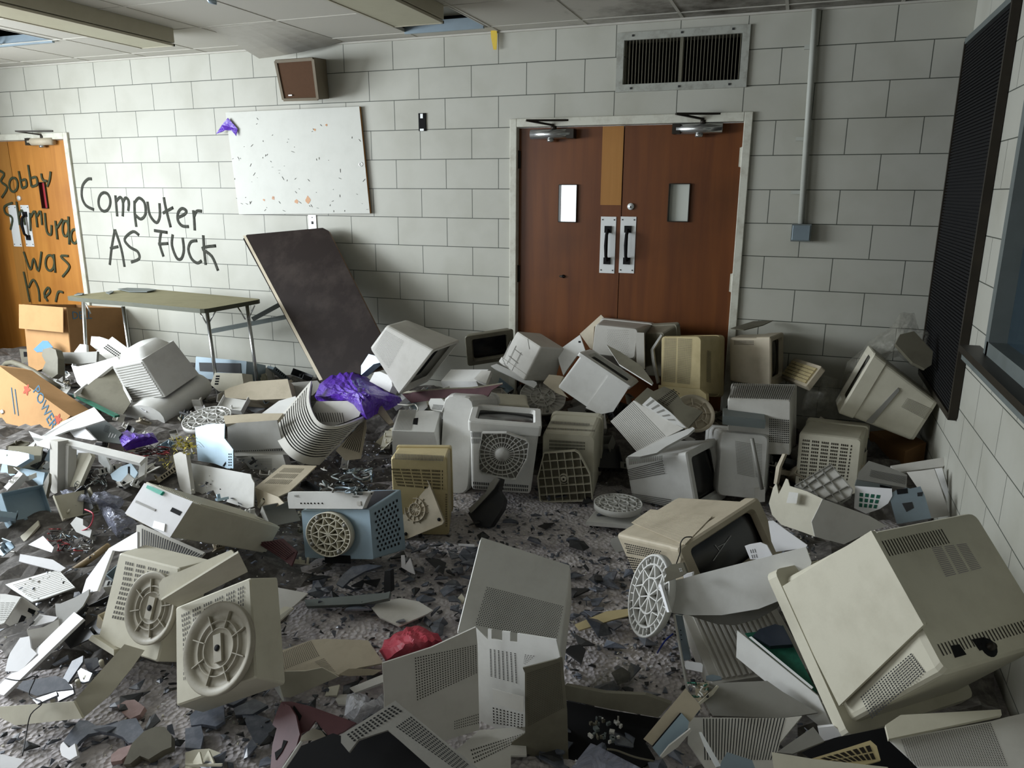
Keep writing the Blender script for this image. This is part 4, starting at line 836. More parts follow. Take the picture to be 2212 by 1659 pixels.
for z in (.06,.16): mb.box((-.05,-.115,-.0),(.01,.004,.03),DARK)
mb.build('button',H.root)
H=monitor('mon2','crt_monitor','small white monitor tipped behind the big curved one on the left',WHITE,bez=.03,rr=.03)
# --- keyboard
H=Hull('kb','keyboard','dusty keyboard leaning on the wall right of the brownish monitor','keyboard')
mb=MB(); H.loft(mb,[H.ring(0,1,.01),H.ring(H.d,1,.01)],TAN,cap0=True); mb.build('keyboard_case',H.root)
mb=MB()
for j in range(5):
    for i in range(20):
        if i in (14,18) and 0: continue
        mb.box((-H.w/2+.022+i*(H.w-.04)/20+.004,-.006,-H.h/2+.025+j*.022),(.016,.01,.017),YEL)
mb.build('keys',H.root)['kind']='stuff'
# --- boxes and cases
H=casebox('G1','flat_cover','flat white plastic lid lying on the floor under the small round base',WHITE,'casing cover',part='cover_panel')
H=casebox('case','computer_case','grey metal computer case lying under the folding table',METAL,'computer case')
H.sub('F','r4',[(1275,720),(1540,725),(1545,790),(1280,775)],.004,DARK,'front_opening')
H=casebox('A16','cardboard_box','low brown cardboard box beneath the corner monitor',CARDD,'cardboard box','cardboard boxes',part='box_body')
def carton(key,label,ins=.012):
    H=Hull(key,'cardboard_box',label,'cardboard box','cardboard boxes'); mb=MB(); w,h,d=H.w,H.h,H.d
    v=H.V
    for f in ('F','B','L','R','D'):
        c,n=H.face(f); mb.prism(c,n,.006,CARDD if f in 'FBR' else CARD)
    mb.build('box_body',H.root); return H
H=carton('box1','open cardboard box with flaps and blue print standing behind the folding table legs')
c,n=H.face('L'); a,b=H.V['ftl'],H.V['btl']; dn=np.array([0,0,-1.])
mb=MB(); mb.prism([a-np.array([.1,-.0,0])*0+n*.03,b+n*.03,b+n*.05+dn*.2,a+n*.05+dn*.2],n,.005,CARD); mb.build('box_flap',H.root)
q=H.hit('F',Q('r4',[(525,420)])[0],.002); text('DELL',H.root,q,(1,0,0),(0,0,1),.09,INKB)
# --- dev: white unit with green latch
H=casebox('dev','optical_drive_unit','white slotted drive unit with a green latch lying on the left heap',CREAM,'drive unit',part='case_body')
H.sub('F','c4',[(1530,900),(1690,965),(1660,1000),(1515,930)],.012,TEAL,'release_latch')
H.sub('F','c4',[(1480,870),(1975,1060),(1740,1430),(1280,1180)],.001,PAPER,'face_plate')
H.sub('F','c4',[(1770,1120),(1865,1165),(1840,1205),(1745,1160)],.003,BLACK,'slot_opening'); H.sub('F','c4',[(1400,1050),(1600,1140),(1590,1160),(1390,1070)],.004,GREY,'spring_clip'); H.sub('F','c4',[(1590,1260),(1700,1290),(1690,1370),(1570,1330)],.006,ALU,'bracket')
H.ribs(H.uv('T',.02,.02,.98,.9,0),26,CREAM,.003,along='v',fill=.5)
H.slots(H.uv('T',.75,.08,.95,.22,.004),10,8,.6,.6,BLACK)
# --- D8: stripped blue chassis with round base
H=casebox('D8','monitor_chassis','pale blue metal chassis in the middle with a torn white front strip and spoked disc',BLUEM,'monitor chassis',part='metal_body')
c,n=H.face('F'); O=H.hit('F',Q('c5',[(1505,1385)])[0],.01); disc_base(H.root,O,(1,0,0),(0,0,1),n,.122,CREAM,'star',name='spoked_disc',r2=.098)
P=[H.hit('F',p,.03) for p in Q('c5',[(1055,965),(1895,965),(1850,1050),(1815,1135),(1060,1130),(1045,1020)])]; mb=MB(); mb.prism(P,n,.03,WHITE); fs=mb.build('front_strip',H.root)
mb=MB()
for x in (1185,1222,1256,1288,1325,1362,1402): mb.lathe([(0,.001),(.0035,.001),(.0035,-.001)],BLACK,8,H.hit('F',Q('c5',[(x,1077)])[0],.031),(1,0,0),(0,0,1),n)
mb.build('button_holes',fs)['kind']='stuff'
mb=MB(); q=H.hit('F',Q('c5',[(1780,1078)])[0],.032); mb.box(q,(.02,.004,.017),PALE); mb.build('power_button',fs)
q=H.hit('F',Q('c5',[(1140,1003)])[0],.032); text('NEC',fs,q,(1,0,0),(0,0,1),.014,INK)
q=H.hit('F',Q('c5',[(1745,1010)])[0],.032); text('MultiSync',fs,q,(1,0,0),(0,0,1),.009,INK)
H.slots(H.uv('R',.1,.1,.9,.9,.001),7,10,.4,.55,BLACK,stag=1)
mb=MB(); q=H.hit('F',Q('c5',[(1560,1650)])[0],.002); mb.box(q,(.14,.002,.035),BLACK); mb.build('rating_label',H.root)
c,n=H.face('T'); mb=MB(); mb.prism([p+n*.001 for p in H.uv('T',.05,.05,.95,.95)],n,.002,DARK); mb.build('dark_interior',H.root)
H=casebox('chas','computer_chassis','pale blue steel chassis with square cut-outs at the left edge',BLUEM,'computer chassis',part='metal_body')
for pts in ([(130,760),(180,765),(180,780),(130,775)],[(300,785),(345,790),(345,802),(300,797)],[(240,890),(280,895),(280,908),(240,903)]): H.sub('F','c4',pts,.001,BLACK,'cut_out')
# --- F3 / ribbed rear covers
def ribcover(key,label,m,nr,mm=BLACK):
    H=Hull(key,'ribbed_rear_cover',label,'casing cover','ribbed casing covers'); mb=MB(); c,n=H.face('F'); mb.prism(H.uv('F',0,0,1,1),n,.006,m)
    for f in 'LRTD':
        c,n2=H.face(f); mb.prism(c,n2,.005,m)
    mb.build('cover_shell',H.root)
    H.slots(H.uv('F',.08,.06,.96,.94,.001),nr,26,.34,.7,mm); H.ribs(H.uv('F',.08,.04,.96,.96,.001),nr,m,.006,along='v',fill=.5); return H
ribcover('F3','ribbed grey casing cover under the curved white bezel on the right',PALE,15)
# ================================================================ PANELS, SHELLS AND LOOSE THINGS
def plane(reg,a,n):
    """anchor: (x,y,height) in the region, n: world normal"""
    p=Q(reg,[a])[0]; n=np.array(n,float)/np.linalg.norm(n); v=-ray(*p); v/=np.linalg.norm(v); c=n@v
    if c<.36: n=n+v*(.36-c)*1.3; n/=np.linalg.norm(n)
    return W(p,'z',a[2]),n
def onplane(O,n,p,off=0):
    d=ray(*p); return CAM+d*(((O+n*off-CAM)@n)/(d@n))
def poly3(reg,pts,O,n,off=0): return [onplane(O,n,p,off) for p in Q(reg,pts)]
def extr(mb,P,n,th,m,ms=None):
    n=np.array(n)/np.linalg.norm(n)
    if n@(CAM-P[0])<0: n=-n
    mb.prism(P,n,th,m,ms)
def slotq(mb,q,nu,nv,fu,fv,m,n,stag=0):
    n=n if n@(CAM-q[0])>0 else -n
    mb.grid([p+n*.0012 for p in q],nu,nv,fu,fv,m,0,None,stag)
def lift(P,loc):
    """keep every piece above the floor"""
    return P
def shell(name,label,cat,parts,group=None):
    """parts: list of (part_name, material, reg, outline, anchor, normal, thickness[, slots])"""
    first=parts[0]; O,n=plane(first[2],first[4],first[5]); P=poly3(first[2],first[3],O,n); loc=tuple(sum(P)/len(P))
    root=empty(name,loc,label,cat,group); out=[root]
    for prt in parts:
        nm,m,reg,pts,a,nn,th=prt[:7]; O,n=plane(reg,a,nn); P=poly3(reg,pts,O,n)
        mb=MB(); extr(mb,P,n,th,m); o=mb.build(nm,root,loc)
        for s in (prt[7] if len(prt)>7 else []):
            sp,nu,nv,fu,fv,sm=s[:6]; mb=MB(); slotq(mb,poly3(reg,sp,O,n),nu,nv,fu,fv,sm,n,s[6] if len(s)>6 else 0); q=mb.build('vent_slots',o,(0,0,0)); q['kind']='stuff'
            for v in q.data.vertices: v.co-=Vector(loc)
    return root
def panel(name,label,cat,m,reg,pts,a,nn,th=.004,slots=(),group=None,ms=None,ribs=None):
    O,n=plane(reg,a,nn); P=poly3(reg,pts,O,n); loc=sum(P)/len(P)
    mb=MB(); extr(mb,P,n,th,m,ms)
    o=mb.build(name,None,tuple(loc)); tag(o,label,cat,group)
    for s in slots:
        sp,nu,nv,fu,fv,sm=s[:6]; mb=MB(); slotq(mb,poly3(reg,sp,O,n),nu,nv,fu,fv,sm,n,s[6] if len(s)>6 else 0); q=mb.build('vent_slots',o,tuple(loc)); q['kind']='stuff'
    if ribs:
        sp,k,along,h=ribs; q4=poly3(reg,sp,O,n); nr_=n if n@(CAM-P[0])>0 else -n; mb=MB(); a_,b_,c_,d_=q4
        for i in range(k):
            v0=(i+.25)/k;v1=(i+.75)/k
            if along=='u': R_=[a_*(1-v0)+d_*v0,b_*(1-v0)+c_*v0,b_*(1-v1)+c_*v1,a_*(1-v1)+d_*v1]
            else: R_=[a_*(1-v0)+b_*v0,a_*(1-v1)+b_*v1,d_*(1-v1)+c_*v1,d_*(1-v0)+c_*v0]
            mb.prism([p+nr_*h for p in R_],nr_,h*1.2,m)
        r_=mb.build('ribs',o,tuple(loc)); r_['kind']='stuff'
    return o
CF='casing panel'
# ---- folding table against the wall
ZT=.89
T4=[W(p,'z',ZT) for p in ((140,640),(302,622),(566,646),(441,668))]
for i in (1,2): T4[i][1]=min(T4[i][1],-.02)
r=empty('folding_table',tuple(sum(T4)/4*np.array([1,1,0])),'long folding table with a dusty greenish top against the block wall','table'); L=r.location
mb=MB(); P=[]
for i in range(4):
    p=T4[i];a=T4[i-1];b=T4[(i+1)%4]; da=(a-p)/np.linalg.norm(a-p);db=(b-p)/np.linalg.norm(b-p); P+=[p+da*.04,p+(da+db)*.012,p+db*.04]
mb.prism(P,(0,0,1),.03,TTOP,plastic('table_edge','#4d4f40','#6d6c58')); mb.build('tabletop',r,L)
for (x,y),(x2,y2) in (((180,652),(185,745)),((266,662),(284,790)),((447,672),(466,815)),((533,655),(556,830))):
    t=W((x,y),'z',ZT-.03); t[1]=min(max(t[1],-.7),-.06); t=W((x,y),'y',t[1]); b=W((x2,y2),'y',t[1]-.02)
    dd=(b-t)/abs(t[2]-b[2]); b=t+dd*(t[2]-.01)
    mb=MB(); mb.tube([t,b],.014,CHROME); mb.build('leg',r,L)
mb=MB()
for (x,y),(x2,y2) in (((185,655),(196,678)),((430,672),(447,700)),((466,672),(450,700)),((513,662),(530,690)),((550,660),(536,690))):
    yy=W((x,y),'z',ZT-.03)[1]; yy=min(max(yy,-.7),-.06); mb.tube([W((x,y),'y',yy),W((x2,y2),'y',yy)],.005,CHROME)
mb.build('brace',r,L)['kind']='stuff'
for k,(pts) in enumerate(([(255,627),(275,622),(322,624),(338,628),(318,632),(280,631)],[(160,637),(168,634),(182,634),(178,638)],[(228,632),(240,629),(246,632),(236,635)])):
    P=[W(p,'z',ZT+.004) for p in pts]; mb=MB(); mb.prism([p+np.array([0,0,random.uniform(0,.012)]) for p in P],(0,0,1),.006,STEEL)
    o=mb.build('debris_flake',None,tuple(P[0])); tag(o,['wide grey flake of debris at the back of the table top','small flake on the left front corner of the table','small flake left of the wide one on the table'][k],'debris','flakes on the folding table')
# ---- slumped carton at the left edge
o=panel('cardboard_box','big brown cardboard box with red and blue print slumped at the left edge','cardboard box',CARD,'r4',[(-60,730),(0,745),(60,790),(250,920),(450,1062),(330,1170),(200,1280),(60,1300),(-60,1240)],(200,1000,.3),(-.1,-1,.35),.22,group='cardboard boxes')
O,n=plane('r4',(200,1000,.3),(-.1,-1,.35)); lc=o.location
Z=lambda x,y: onplane(O,n,Q('r4',[(x,y)])[0],.002)
text('POWER',o,Z(285,1010),Z(335,1130)-Z(225,900),np.cross(n,Z(335,1130)-Z(225,900)),.1,INKB,loc=lc)
for px in ((170,895),(370,1085)):
    q=Z(*px); X=Z(px[0]+10,px[1])-q; X/=np.linalg.norm(X); Y=np.cross(n,X); mb=MB(); mb.prism([q+X*math.cos(t)*.03*(1+.35*math.cos(5*t))+Y*math.sin(t)*.03*(1+.35*math.cos(5*t)) for t in [k*PI/10 for k in range(20)]],n,.001,INKR); mb.build('red_print',o,lc)
for px in ((72,880),(95,890)):
    mb=MB(); mb.beam(Z(*px),Z(px[0]+22,px[1]+170),.007,.001,INKB,up=n); mb.build('small_print',o,lc)
# ---- leaning board
def tl(px,y): return W(px,'y',y)
a,b=tl((525,509),-.12),tl((705,494),-.12); c=W((690,822),'y',-.75); nn=np.cross(b-a,c-a); nn/=np.linalg.norm(nn); nn=nn if nn[1]<0 else -nn
P=[onplane(a,nn,p) for p in ((533,507),(697,492),(709,498),(838,755),(846,790),(700,830),(690,822),(525,516))]
r=empty('leaning_board',tuple(P[6]),'dark brown scuffed table top leaning slantwise against the wall','board'); L=r.location
mb=MB(); mb.prism(P,nn,.028,BOARD,plastic('worn_wood_edge','#6b4e38','#8d7a62')); mb.build('board_panel',r,L)
mb=MB(); mb.prism([p+nn*.001 for p in [onplane(a,nn,q) for q in ((525,509),(531,509),(697,820),(690,822))]],nn,.003,TAN); mb.build('worn_edge',r,L)
r=empty('metal_angle_frame',tuple(W((520,700),'y',-.3)),'loose grey steel angle rails sticking out between the table and the leaning board','metal frame'); L=r.location
for A,B in (((455,716),(622,684)),((545,690),(628,645))):
    p,q=W(A,'y',-.38),W(B,'y',-.2); mb=MB(); mb.beam(p,q,.004,.035,STEEL); mb.beam(p+np.array([0,.02,.016]),q+np.array([0,.02,.016]),.04,.004,STEEL); mb.build('rail',r,L)
# ---- left back heap
U=(0,-.5,1); FC_=(0,-1,.35)
panel('plastic_tray','bright blue plastic tray sticking up in front of the cardboard box','tray',BLUE,'zL',[(400,855),(510,752),(570,755),(632,830),(560,880),(440,890)],(500,840,.42),(.1,-1,.6))
panel('white_casing_corner','white casing corner peeking above the heap right of the blue tray','casing',WHITE,'zL',[(885,885),(955,792),(1030,800),(1035,890),(950,930)],(950,860,.45),FC_,.02)
panel('white_cradle','curved white plastic cradle lying above the heap before the box','casing',WHITE,'zL',[(1090,700),(1190,705),(1290,740),(1230,850),(1150,860),(1080,800)],(1150,800,.48),FC_,.03)
panel('phone_base','pale desk phone with rows of small keys tilted on the left heap','telephone',PALE,'zL',[(1150,875),(1340,702),(1556,862),(1420,975),(1300,990)],(1340,860,.46),(.3,-1,.7),.03,slots=[([(1290,790),(1450,900),(1400,960),(1230,840)],9,3,.7,.55,BLACK)])
shell('office_chair_part','grey upholstered chair part with a curved arm lying in the left heap','chair part',[('backrest',OLIVE,'zL',[(510,855),(600,830),(665,860),(690,960),(690,1150),(620,1200),(500,1110),(545,1010),(500,930)],(600,980,.42),(-.2,-1,.4),.05),
 ('side_plate',GREY,'zL',[(665,890),(960,890),(1160,880),(1150,1010),(970,1030),(750,1020),(750,1560),(640,1500),(640,1200),(690,1100)],(760,1000,.38),(0,-1,.35),.02)])
mb=MB(); pts=[W(p,'z',z) for p,z in zip(Q('zL',[(40,1060),(80,1020),(150,1010),(260,1050),(400,1120),(540,1210),(700,1310)]),(.3,.33,.36,.38,.38,.36,.32))]; mb.tube(pts,.02,OLIVE); tag(mb.build('curved_arm_band'),'curved grey band arching over the heap beside the big cardboard box','chair arm')
panel('drawer_insert','grey plastic drawer insert lying by the door at the left','drawer',OLIVE,'zL',[(230,850),(500,862),(470,960),(420,1010),(260,1020)],(330,930,.25),(.1,-1,.5),.02,slots=[([(270,870),(470,880),(440,950),(280,960)],3,1,.7,.7,BLACK)])
panel('shell_inside','dark open casing shell facing up beside the curved ribbed monitor','casing shell',OLIVE,'zL',[(900,1400),(1335,1050),(1570,1480),(1450,1659),(1300,1640),(1020,1440)],(1200,1400,.33),(.2,-.6,1),.006)
mb=MB(); A=[W(p,'z',z) for p,z in zip(Q('zL',[(893,1402),(1335,1046),(1570,1478)]),(.35,.38,.36))]; mb.beam(A[0],A[1],.01,.03,WHITE); mb.beam(A[1],A[2],.01,.02,WHITE); B=[W(p,'z',.3) for p in Q('zL',[(895,1405),(1400,1655)])]; mb.beam(B[0],B[1],.03,.012,GREEN); tag(mb.build('bent_edge_strip'),'white rim and green circuit edge around the dark open shell','casing rim')
panel('white_side_cover','white curved cover with faint grooves leaning behind the dark shell','casing cover',WHITE,'zL',[(850,1045),(930,1060),(1120,1020),(1400,940),(1440,1010),(1330,1060),(990,1330),(920,1250)],(1000,1150,.42),(-.2,-1,.8),.02)
# ---- centre left, behind
panel('tan_monitor_side','smooth tan casing half lying behind the ribbed cover','casing',TAN,'r4',[(1435,900),(1470,880),(1600,842),(1840,825),(1872,950),(1640,960),(1440,945)],(1640,900,.34),(.1,-1,.9),.12)
panel('grey_casing_half','small grey casing half touching the tan one on its right','casing',GREY,'r4',[(1850,850),(2030,835),(2060,870),(2000,930),(1880,950)],(1950,890,.34),(.1,-1,.9),.08)
panel('flat_black_case','flat dark laptop-like case with a light edge under the tan casing','flat case',DARK,'r4',[(1410,945),(1745,955),(1758,975),(1755,1005),(1670,1055),(1430,1035)],(1600,1000,.2),(0,-1,.5),.1)
panel('white_lattice_lid','white plastic lattice lid leaning beside the flat dark case','plastic lid',WHITE,'r4',[(1675,1045),(1785,965),(1890,935),(1905,975),(1800,1055)],(1800,1000,.28),(0,-1,1),.01)
panel('cream_power_box','cream power supply box with small square holes below the table','power supply',CREAM,'r4',[(1375,785),(1548,790),(1560,870),(1480,900),(1400,905),(1345,860)],(1450,830,.34),(-.1,-1,.3),.1,slots=[([(1380,800),(1410,800),(1400,865),(1370,865)],1,4,.8,.6,BLACK)])
O=W(Q('r4',[(1330,1085)])[0],'z',.24); mb_=None
def lying_disc(name,label,reg,c,r_,z,tilt,m,style,cat='swivel base'):
    O=W(Q(reg,[c])[0],'z',z); Rm=rot(tilt[0],tilt[1],tilt[2])
    loc=tuple(O); root=empty(name,loc,label,cat,'loose monitor bases'); disc_base(root,O,Rm[:,0],Rm[:,1],Rm[:,2],r_,m,style,name='base_disc',loc=loc); return root
lying_disc('swivel_base','white spoked base edge showing between the heap and the flat dark case','r4',(1330,1100),.15,.25,(.25,0,0),WHITE,'star')
# curved slotted cover D1
def curved_cover():
    A=[(672,822),(668,868),(690,912),(735,920),(792,899)]; B=[(589,918),(600,952),(622,982),(655,1001),(690,1005)]
    def cat(P,t):
        t=t*(len(P)-1); i=min(int(t),len(P)-2); f_=t-i; p0=P[max(i-1,0)];p1=P[i];p2=P[i+1];p3=P[min(i+2,len(P)-1)]
        return tuple(.5*((2*p1[k])+(-p0[k]+p2[k])*f_+(2*p0[k]-5*p1[k]+4*p2[k]-p3[k])*f_**2+(-p0[k]+3*p1[k]-3*p2[k]+p3[k])*f_**3) for k in (0,1))
    def S(u,v,off=0):
        a=cat(A,u);b=cat(B,u); p=(a[0]*(1-v)+b[0]*v,a[1]*(1-v)+b[1]*v); z=(.52*(1-u)+.40*u)*(1-v)+(.34*(1-u)+.20*u)*v
        z+=.05*math.sin(PI*u)*(v-.3); return W(p,'z',z)
    nu,nv=20,34; loc=tuple(S(.5,.5)); r=empty('slotted_cover',loc,'tall curved cover with long dark slots standing in the middle of the left heap','casing cover','slotted monitor covers')
    for nm,off,m in (('cover_skin',0,PALE),):
        mb=MB(); V=[];Vb=[]
        for j in range(nv+1):
            for i in range(nu+1):
                p=S(i/nu,j/nv); V.append(p)
        G=np.array(V).reshape(nv+1,nu+1,3)
        du=np.gradient(G,axis=1);dv=np.gradient(G,axis=0);N=np.cross(du,dv);N/=np.linalg.norm(N,axis=2,keepdims=True); sgn=np.sign(((CAM-G)*N).sum(2).mean()); N*=sgn
        nrm=N.reshape(-1,3)
        fs=[(j*(nu+1)+i,j*(nu+1)+i+1,(j+1)*(nu+1)+i+1,(j+1)*(nu+1)+i) for j in range(nv) for i in range(nu)]
        hole=lambda f_: (f_//nu)%2==1 and 1<=f_%nu<=nu-2 and 1<f_//nu<nv*.8
        keep=[f_ for k,f_ in enumerate(fs) if not hole(k)]
        mb.add(V,keep,m,True); mb.add([v-n_*.004 for v,n_ in zip(V,nrm)],keep,m,True)
        for rng in ([i for i in range(nu+1)],[nv*(nu+1)+i for i in range(nu+1)],[j*(nu+1) for j in range(nv+1)],[j*(nu+1)+nu for j in range(nv+1)]):
            P0=[V[i] for i in rng];P1=[V[i]-nrm[i]*.012 for i in rng];k=len(rng); mb.add(P0+P1,[(i,i+1,i+1+k,i+k) for i in range(k-1)],WHITE)
        mb.build(nm,r,loc)
    mb=MB(); mb.add([v-n_*.02 for v,n_ in zip(V,nrm)],fs,DARK,True); mb.build('dark_backing',r,loc)  # dark sheet set behind the slotted skin
curved_cover()
panel('slotted_side_wall','tan slotted casing wall right behind the tall curved cover','casing wall',TAN,'c5',[(1850,205),(1858,300),(1800,620),(1640,640),(1540,535)],(1700,450,.25),(.3,-1,.5),.005,slots=[([(1770,260),(1840,240),(1790,560),(1600,500)],9,1,.35,1,BLACK)])
panel('grey_vent_lid','grey lid with a slotted lower edge inside the curve of the tall cover','casing lid',PALE,'c5',[(1265,160),(1345,32),(1755,28),(1795,150),(1740,270),(1420,290),(1320,240)],(1550,130,.42),(0,-1,.7),.006,slots=[([(1300,150),(1620,150),(1640,250),(1330,240)],13,1,.3,1,BROWNK)])
# ---- open grey housing D2
shell('open_metal_housing','open grey equipment housing with perforated ledge in the left heap','equipment housing',[
 ('top_rail',TAN,'c5',[(390,180),(700,158),(1005,155),(945,228),(570,250),(410,266)],(700,200,.42),(0,-.5,1),.02),
 ('back_wall',GREY,'c5',[(430,262),(940,225),(985,420),(1000,510),(440,540)],(700,400,.33),(0,-1,.25),.006),
 ('perforated_ledge',PALE,'c5',[(495,525),(1000,470),(1050,580),(510,595)],(760,540,.25),(0,-.6,1),.006,[([(515,525),(990,490),(1000,545),(515,550)],22,2,.45,.5,BLACK)]),
 ('drive_box',PALE,'c5',[(525,590),(1000,580),(1035,700),(900,870),(700,860),(530,700)],(760,660,.2),(0,-1,.3),.05,[([(545,620),(890,615),(890,830),(560,830)],1,18,1,.4,GREY)]),
 ('side_flap',BLUEM,'c5',[(100,300),(240,265),(405,262),(400,410),(490,525),(492,720),(430,720),(300,670),(130,640)],(300,500,.3),(-.3,-1,.4),.004,[([(440,560),(480,560),(480,700),(440,700)],2,5,.5,.5,BLACK)])])
# ---- white inner panel and tan plates
shell('white_inner_panel','wide white panel with a broken right edge standing in the left heap','casing panel',[
 ('panel_face',WHITE,'c5',[(0,650),(60,665),(670,778),(680,820),(708,870),(700,1110),(640,1130),(120,965),(0,905)],(350,860,.24),(-.15,-1,.5),.006),
 ('end_post',PALE,'r4',[(1108,1312),(1150,1292),(1190,1310),(1215,1480),(1225,1560),(1170,1600),(1140,1480)],(1160,1420,.27),(-.4,-1,.2),.02),
 ('base_rail',OLIVE,'c5',[(120,985),(640,1140),(640,1220),(120,1060)],(380,1080,.13),(0,-1,.5),.03)])
shell('tan_vented_cover','tan vented cover lying flat left of the torn blue chassis','casing cover',[
 ('cover_top',TAN,'c5',[(712,915),(1000,682),(1345,692),(1170,860),(1060,960),(950,1010)],(1000,830,.26),(0,-.35,1),.006,[([(800,880),(1020,710),(1230,715),(1050,890)],3,12,.8,.3,OLIVE)]),
 ('cover_front',TAN,'c5',[(712,918),(950,1010),(1010,1075),(870,1140),(745,1100)],(850,1040,.2),(-.3,-1,.4),.006)])
# ---- stripped bezel frame D3
shell('empty_front_frame','large empty white front frame standing open in the left heap','front frame',[
 ('top_bar',WHITE,'c4',[(292,335),(420,385),(560,385),(1492,603),(1428,665),(520,432),(330,400)],(900,500,.42),(0,-.35,1),.02),
 ('left_post',PALE,'c4',[(512,430),(592,445),(585,1040),(505,1045)],(550,700,.3),(-.3,-1,.1),.05),
 ('middle_post',PALE,'c4',[(640,480),(702,488),(690,935),(640,920)],(670,700,.3),(-.3,-1,.1),.04),
 ('right_end',WHITE,'c4',[(1426,665),(1492,603),(1478,815),(1408,880)],(1450,740,.3),(.3,-1,.2),.02),
 ('corner_tab',PAPER,'c4',[(330,400),(512,430),(510,520),(380,485)],(430,460,.4),(-.3,-1,.3),.01)])
panel('sloping_white_lid','broad white lid sloping behind the empty front frame','casing lid',WHITE,'c4',[(205,552),(640,240),(962,92),(1075,225),(830,300),(700,330),(560,385),(420,390),(360,460),(300,600)],(620,380,.36),(-.2,-.8,1),.01)
panel('slotted_metal_plate','brown-grey metal plate with small slots lying inside the white lid','metal plate',STEEL,'c4',[(960,170),(1070,220),(1250,360),(1215,400),(1240,470),(990,430),(880,290)],(1070,320,.38),(.1,-.8,1),.01,slots=[([(1080,270),(1130,290),(1110,360),(1060,340)],5,5,.5,.4,BLACK),([(1120,350),(1200,380),(1180,410),(1100,400)],3,1,.3,1,PAPER)])
panel('folded_white_bracket','folded white bracket standing in the white lid','bracket',PAPER,'c4',[(700,320),(830,270),(980,425),(940,430),(760,400)],(820,360,.37),(-.3,-1,.5),.01)
panel('lever_arm','pale lever arm leaning inside the empty front frame','lever',CREAM,'c4',[(800,560),(920,560),(940,600),(790,945),(690,935),(740,800)],(800,760,.27),(-.2,-1,.4),.02)
panel('white_backing_sheet','bright white sheet with square holes behind the lever arm','sheet',PAPER,'c4',[(700,490),(860,500),(930,560),(780,700),(700,740)],(790,600,.3),(-.2,-1,.3),.004,slots=[([(705,620),(790,640),(770,690),(705,680)],3,3,.4,.4,BLACK)])
panel('curved_metal_cover','grey curved metal cover with an oval slot inside the front frame','metal cover',METAL,'c4',[(1235,700),(1340,665),(1410,760),(1370,850),(1260,880),(1150,830),(1130,780)],(1270,770,.27),(.1,-1,.5),.01,slots=[([(1310,700),(1330,700),(1330,780),(1310,780)],1,1,1,1,BLACK)])
panel('folded_silver_bracket','bent silver bracket shining inside the front frame','bracket',ALU,'c4',[(1000,560),(1070,570),(1130,700),(1120,770),(1060,700),(1010,650)],(1060,650,.3),(-.2,-1,.3),.01)
panel('steel_box_lid','pale blue steel lid at the left edge above the chassis','metal lid',BLUEM,'c4',[(0,525),(200,550),(295,570),(300,620),(170,700),(0,670)],(130,620,.3),(0,-1,.6),.03)
panel('slotted_black_bar','black bar with oval holes lying behind the front frame','bar',DARK,'c4',[(300,690),(420,520),(480,515),(500,560),(370,720)],(400,620,.26),(0,-.8,1),.012,slots=[([(320,680),(440,540),(480,560),(360,710)],2,4,.5,.5,STEEL)])
panel('dark_metal_bracket','dark bracket lying at the foot of the front frame','bracket',OLIVE,'c4',[(320,1220),(430,900),(500,760),(500,860),(470,1000),(380,1250)],(420,1080,.17),(0,-.8,1),.02)
panel('blue_steel_tray','lower pale blue steel tray at the left edge with one long slot','metal tray',BLUEM,'c4',[(0,1105),(230,1140),(260,1160),(240,1330),(60,1390),(0,1380)],(120,1220,.13),(0,-1,.5),.03,slots=[([(30,1180),(180,1190),(180,1205),(30,1200)],1,1,1,1,BLACK)])
# printer carcass full of wire
shell('wire_filled_tray','pale plastic tray full of wires at the left edge','open tray',[
 ('front_wall',WHITE,'c4',[(118,1480),(200,1500),(540,1560),(540,1659),(170,1580)],(350,1560,.12),(-.1,-1,.4),.01,[([(235,1525),(310,1540),(300,1580),(230,1560)],1,1,1,1,BLACK)]),
 ('side_wall',CREAM,'c4',[(118,1480),(250,1380),(390,1250),(400,1300),(270,1450),(200,1500)],(260,1400,.16),(0,-.6,1),.01),
 ('floor_plate',GREY,'c4',[(270,1450),(390,1300),(480,1330),(900,1560),(700,1620),(540,1580)],(560,1480,.1),(0,-.25,1),.01)])
panel('torn_paper','bright torn white paper lying in the wire tray','paper',PAPER,'c4',[(290,1500),(440,1410),(550,1530),(530,1580)],(430,1510,.2),(-.2,-.6,1),.002)
panel('relay_box','small grey relay box among the red wires','component',GREY,'c4',[(720,1285),(780,1215),(850,1240),(850,1300),(940,1350),(920,1430),(780,1370)],(830,1320,.24),(-.2,-.8,1),.03)
panel('perforated_card_edge','pale perforated board edge beside the wire tray','board',CREAM,'c4',[(690,1590),(830,1500),(1040,1530),(880,1620),(740,1659)],(860,1570,.15),(0,-.5,1),.015,slots=[([(740,1650),(1030,1540),(1040,1552),(760,1659)],16,1,.5,1,BLACK)])
mb=MB(); mb.tube([W(p,'z',z) for p,z in zip(Q('y5',[(765,515),(900,440),(1090,310),(1300,160)]),(.1,.13,.17,.22))],.014,WOODST,n=10); tag(mb.build('wooden_stick'),'worn wooden stick lying across the left heap','stick')
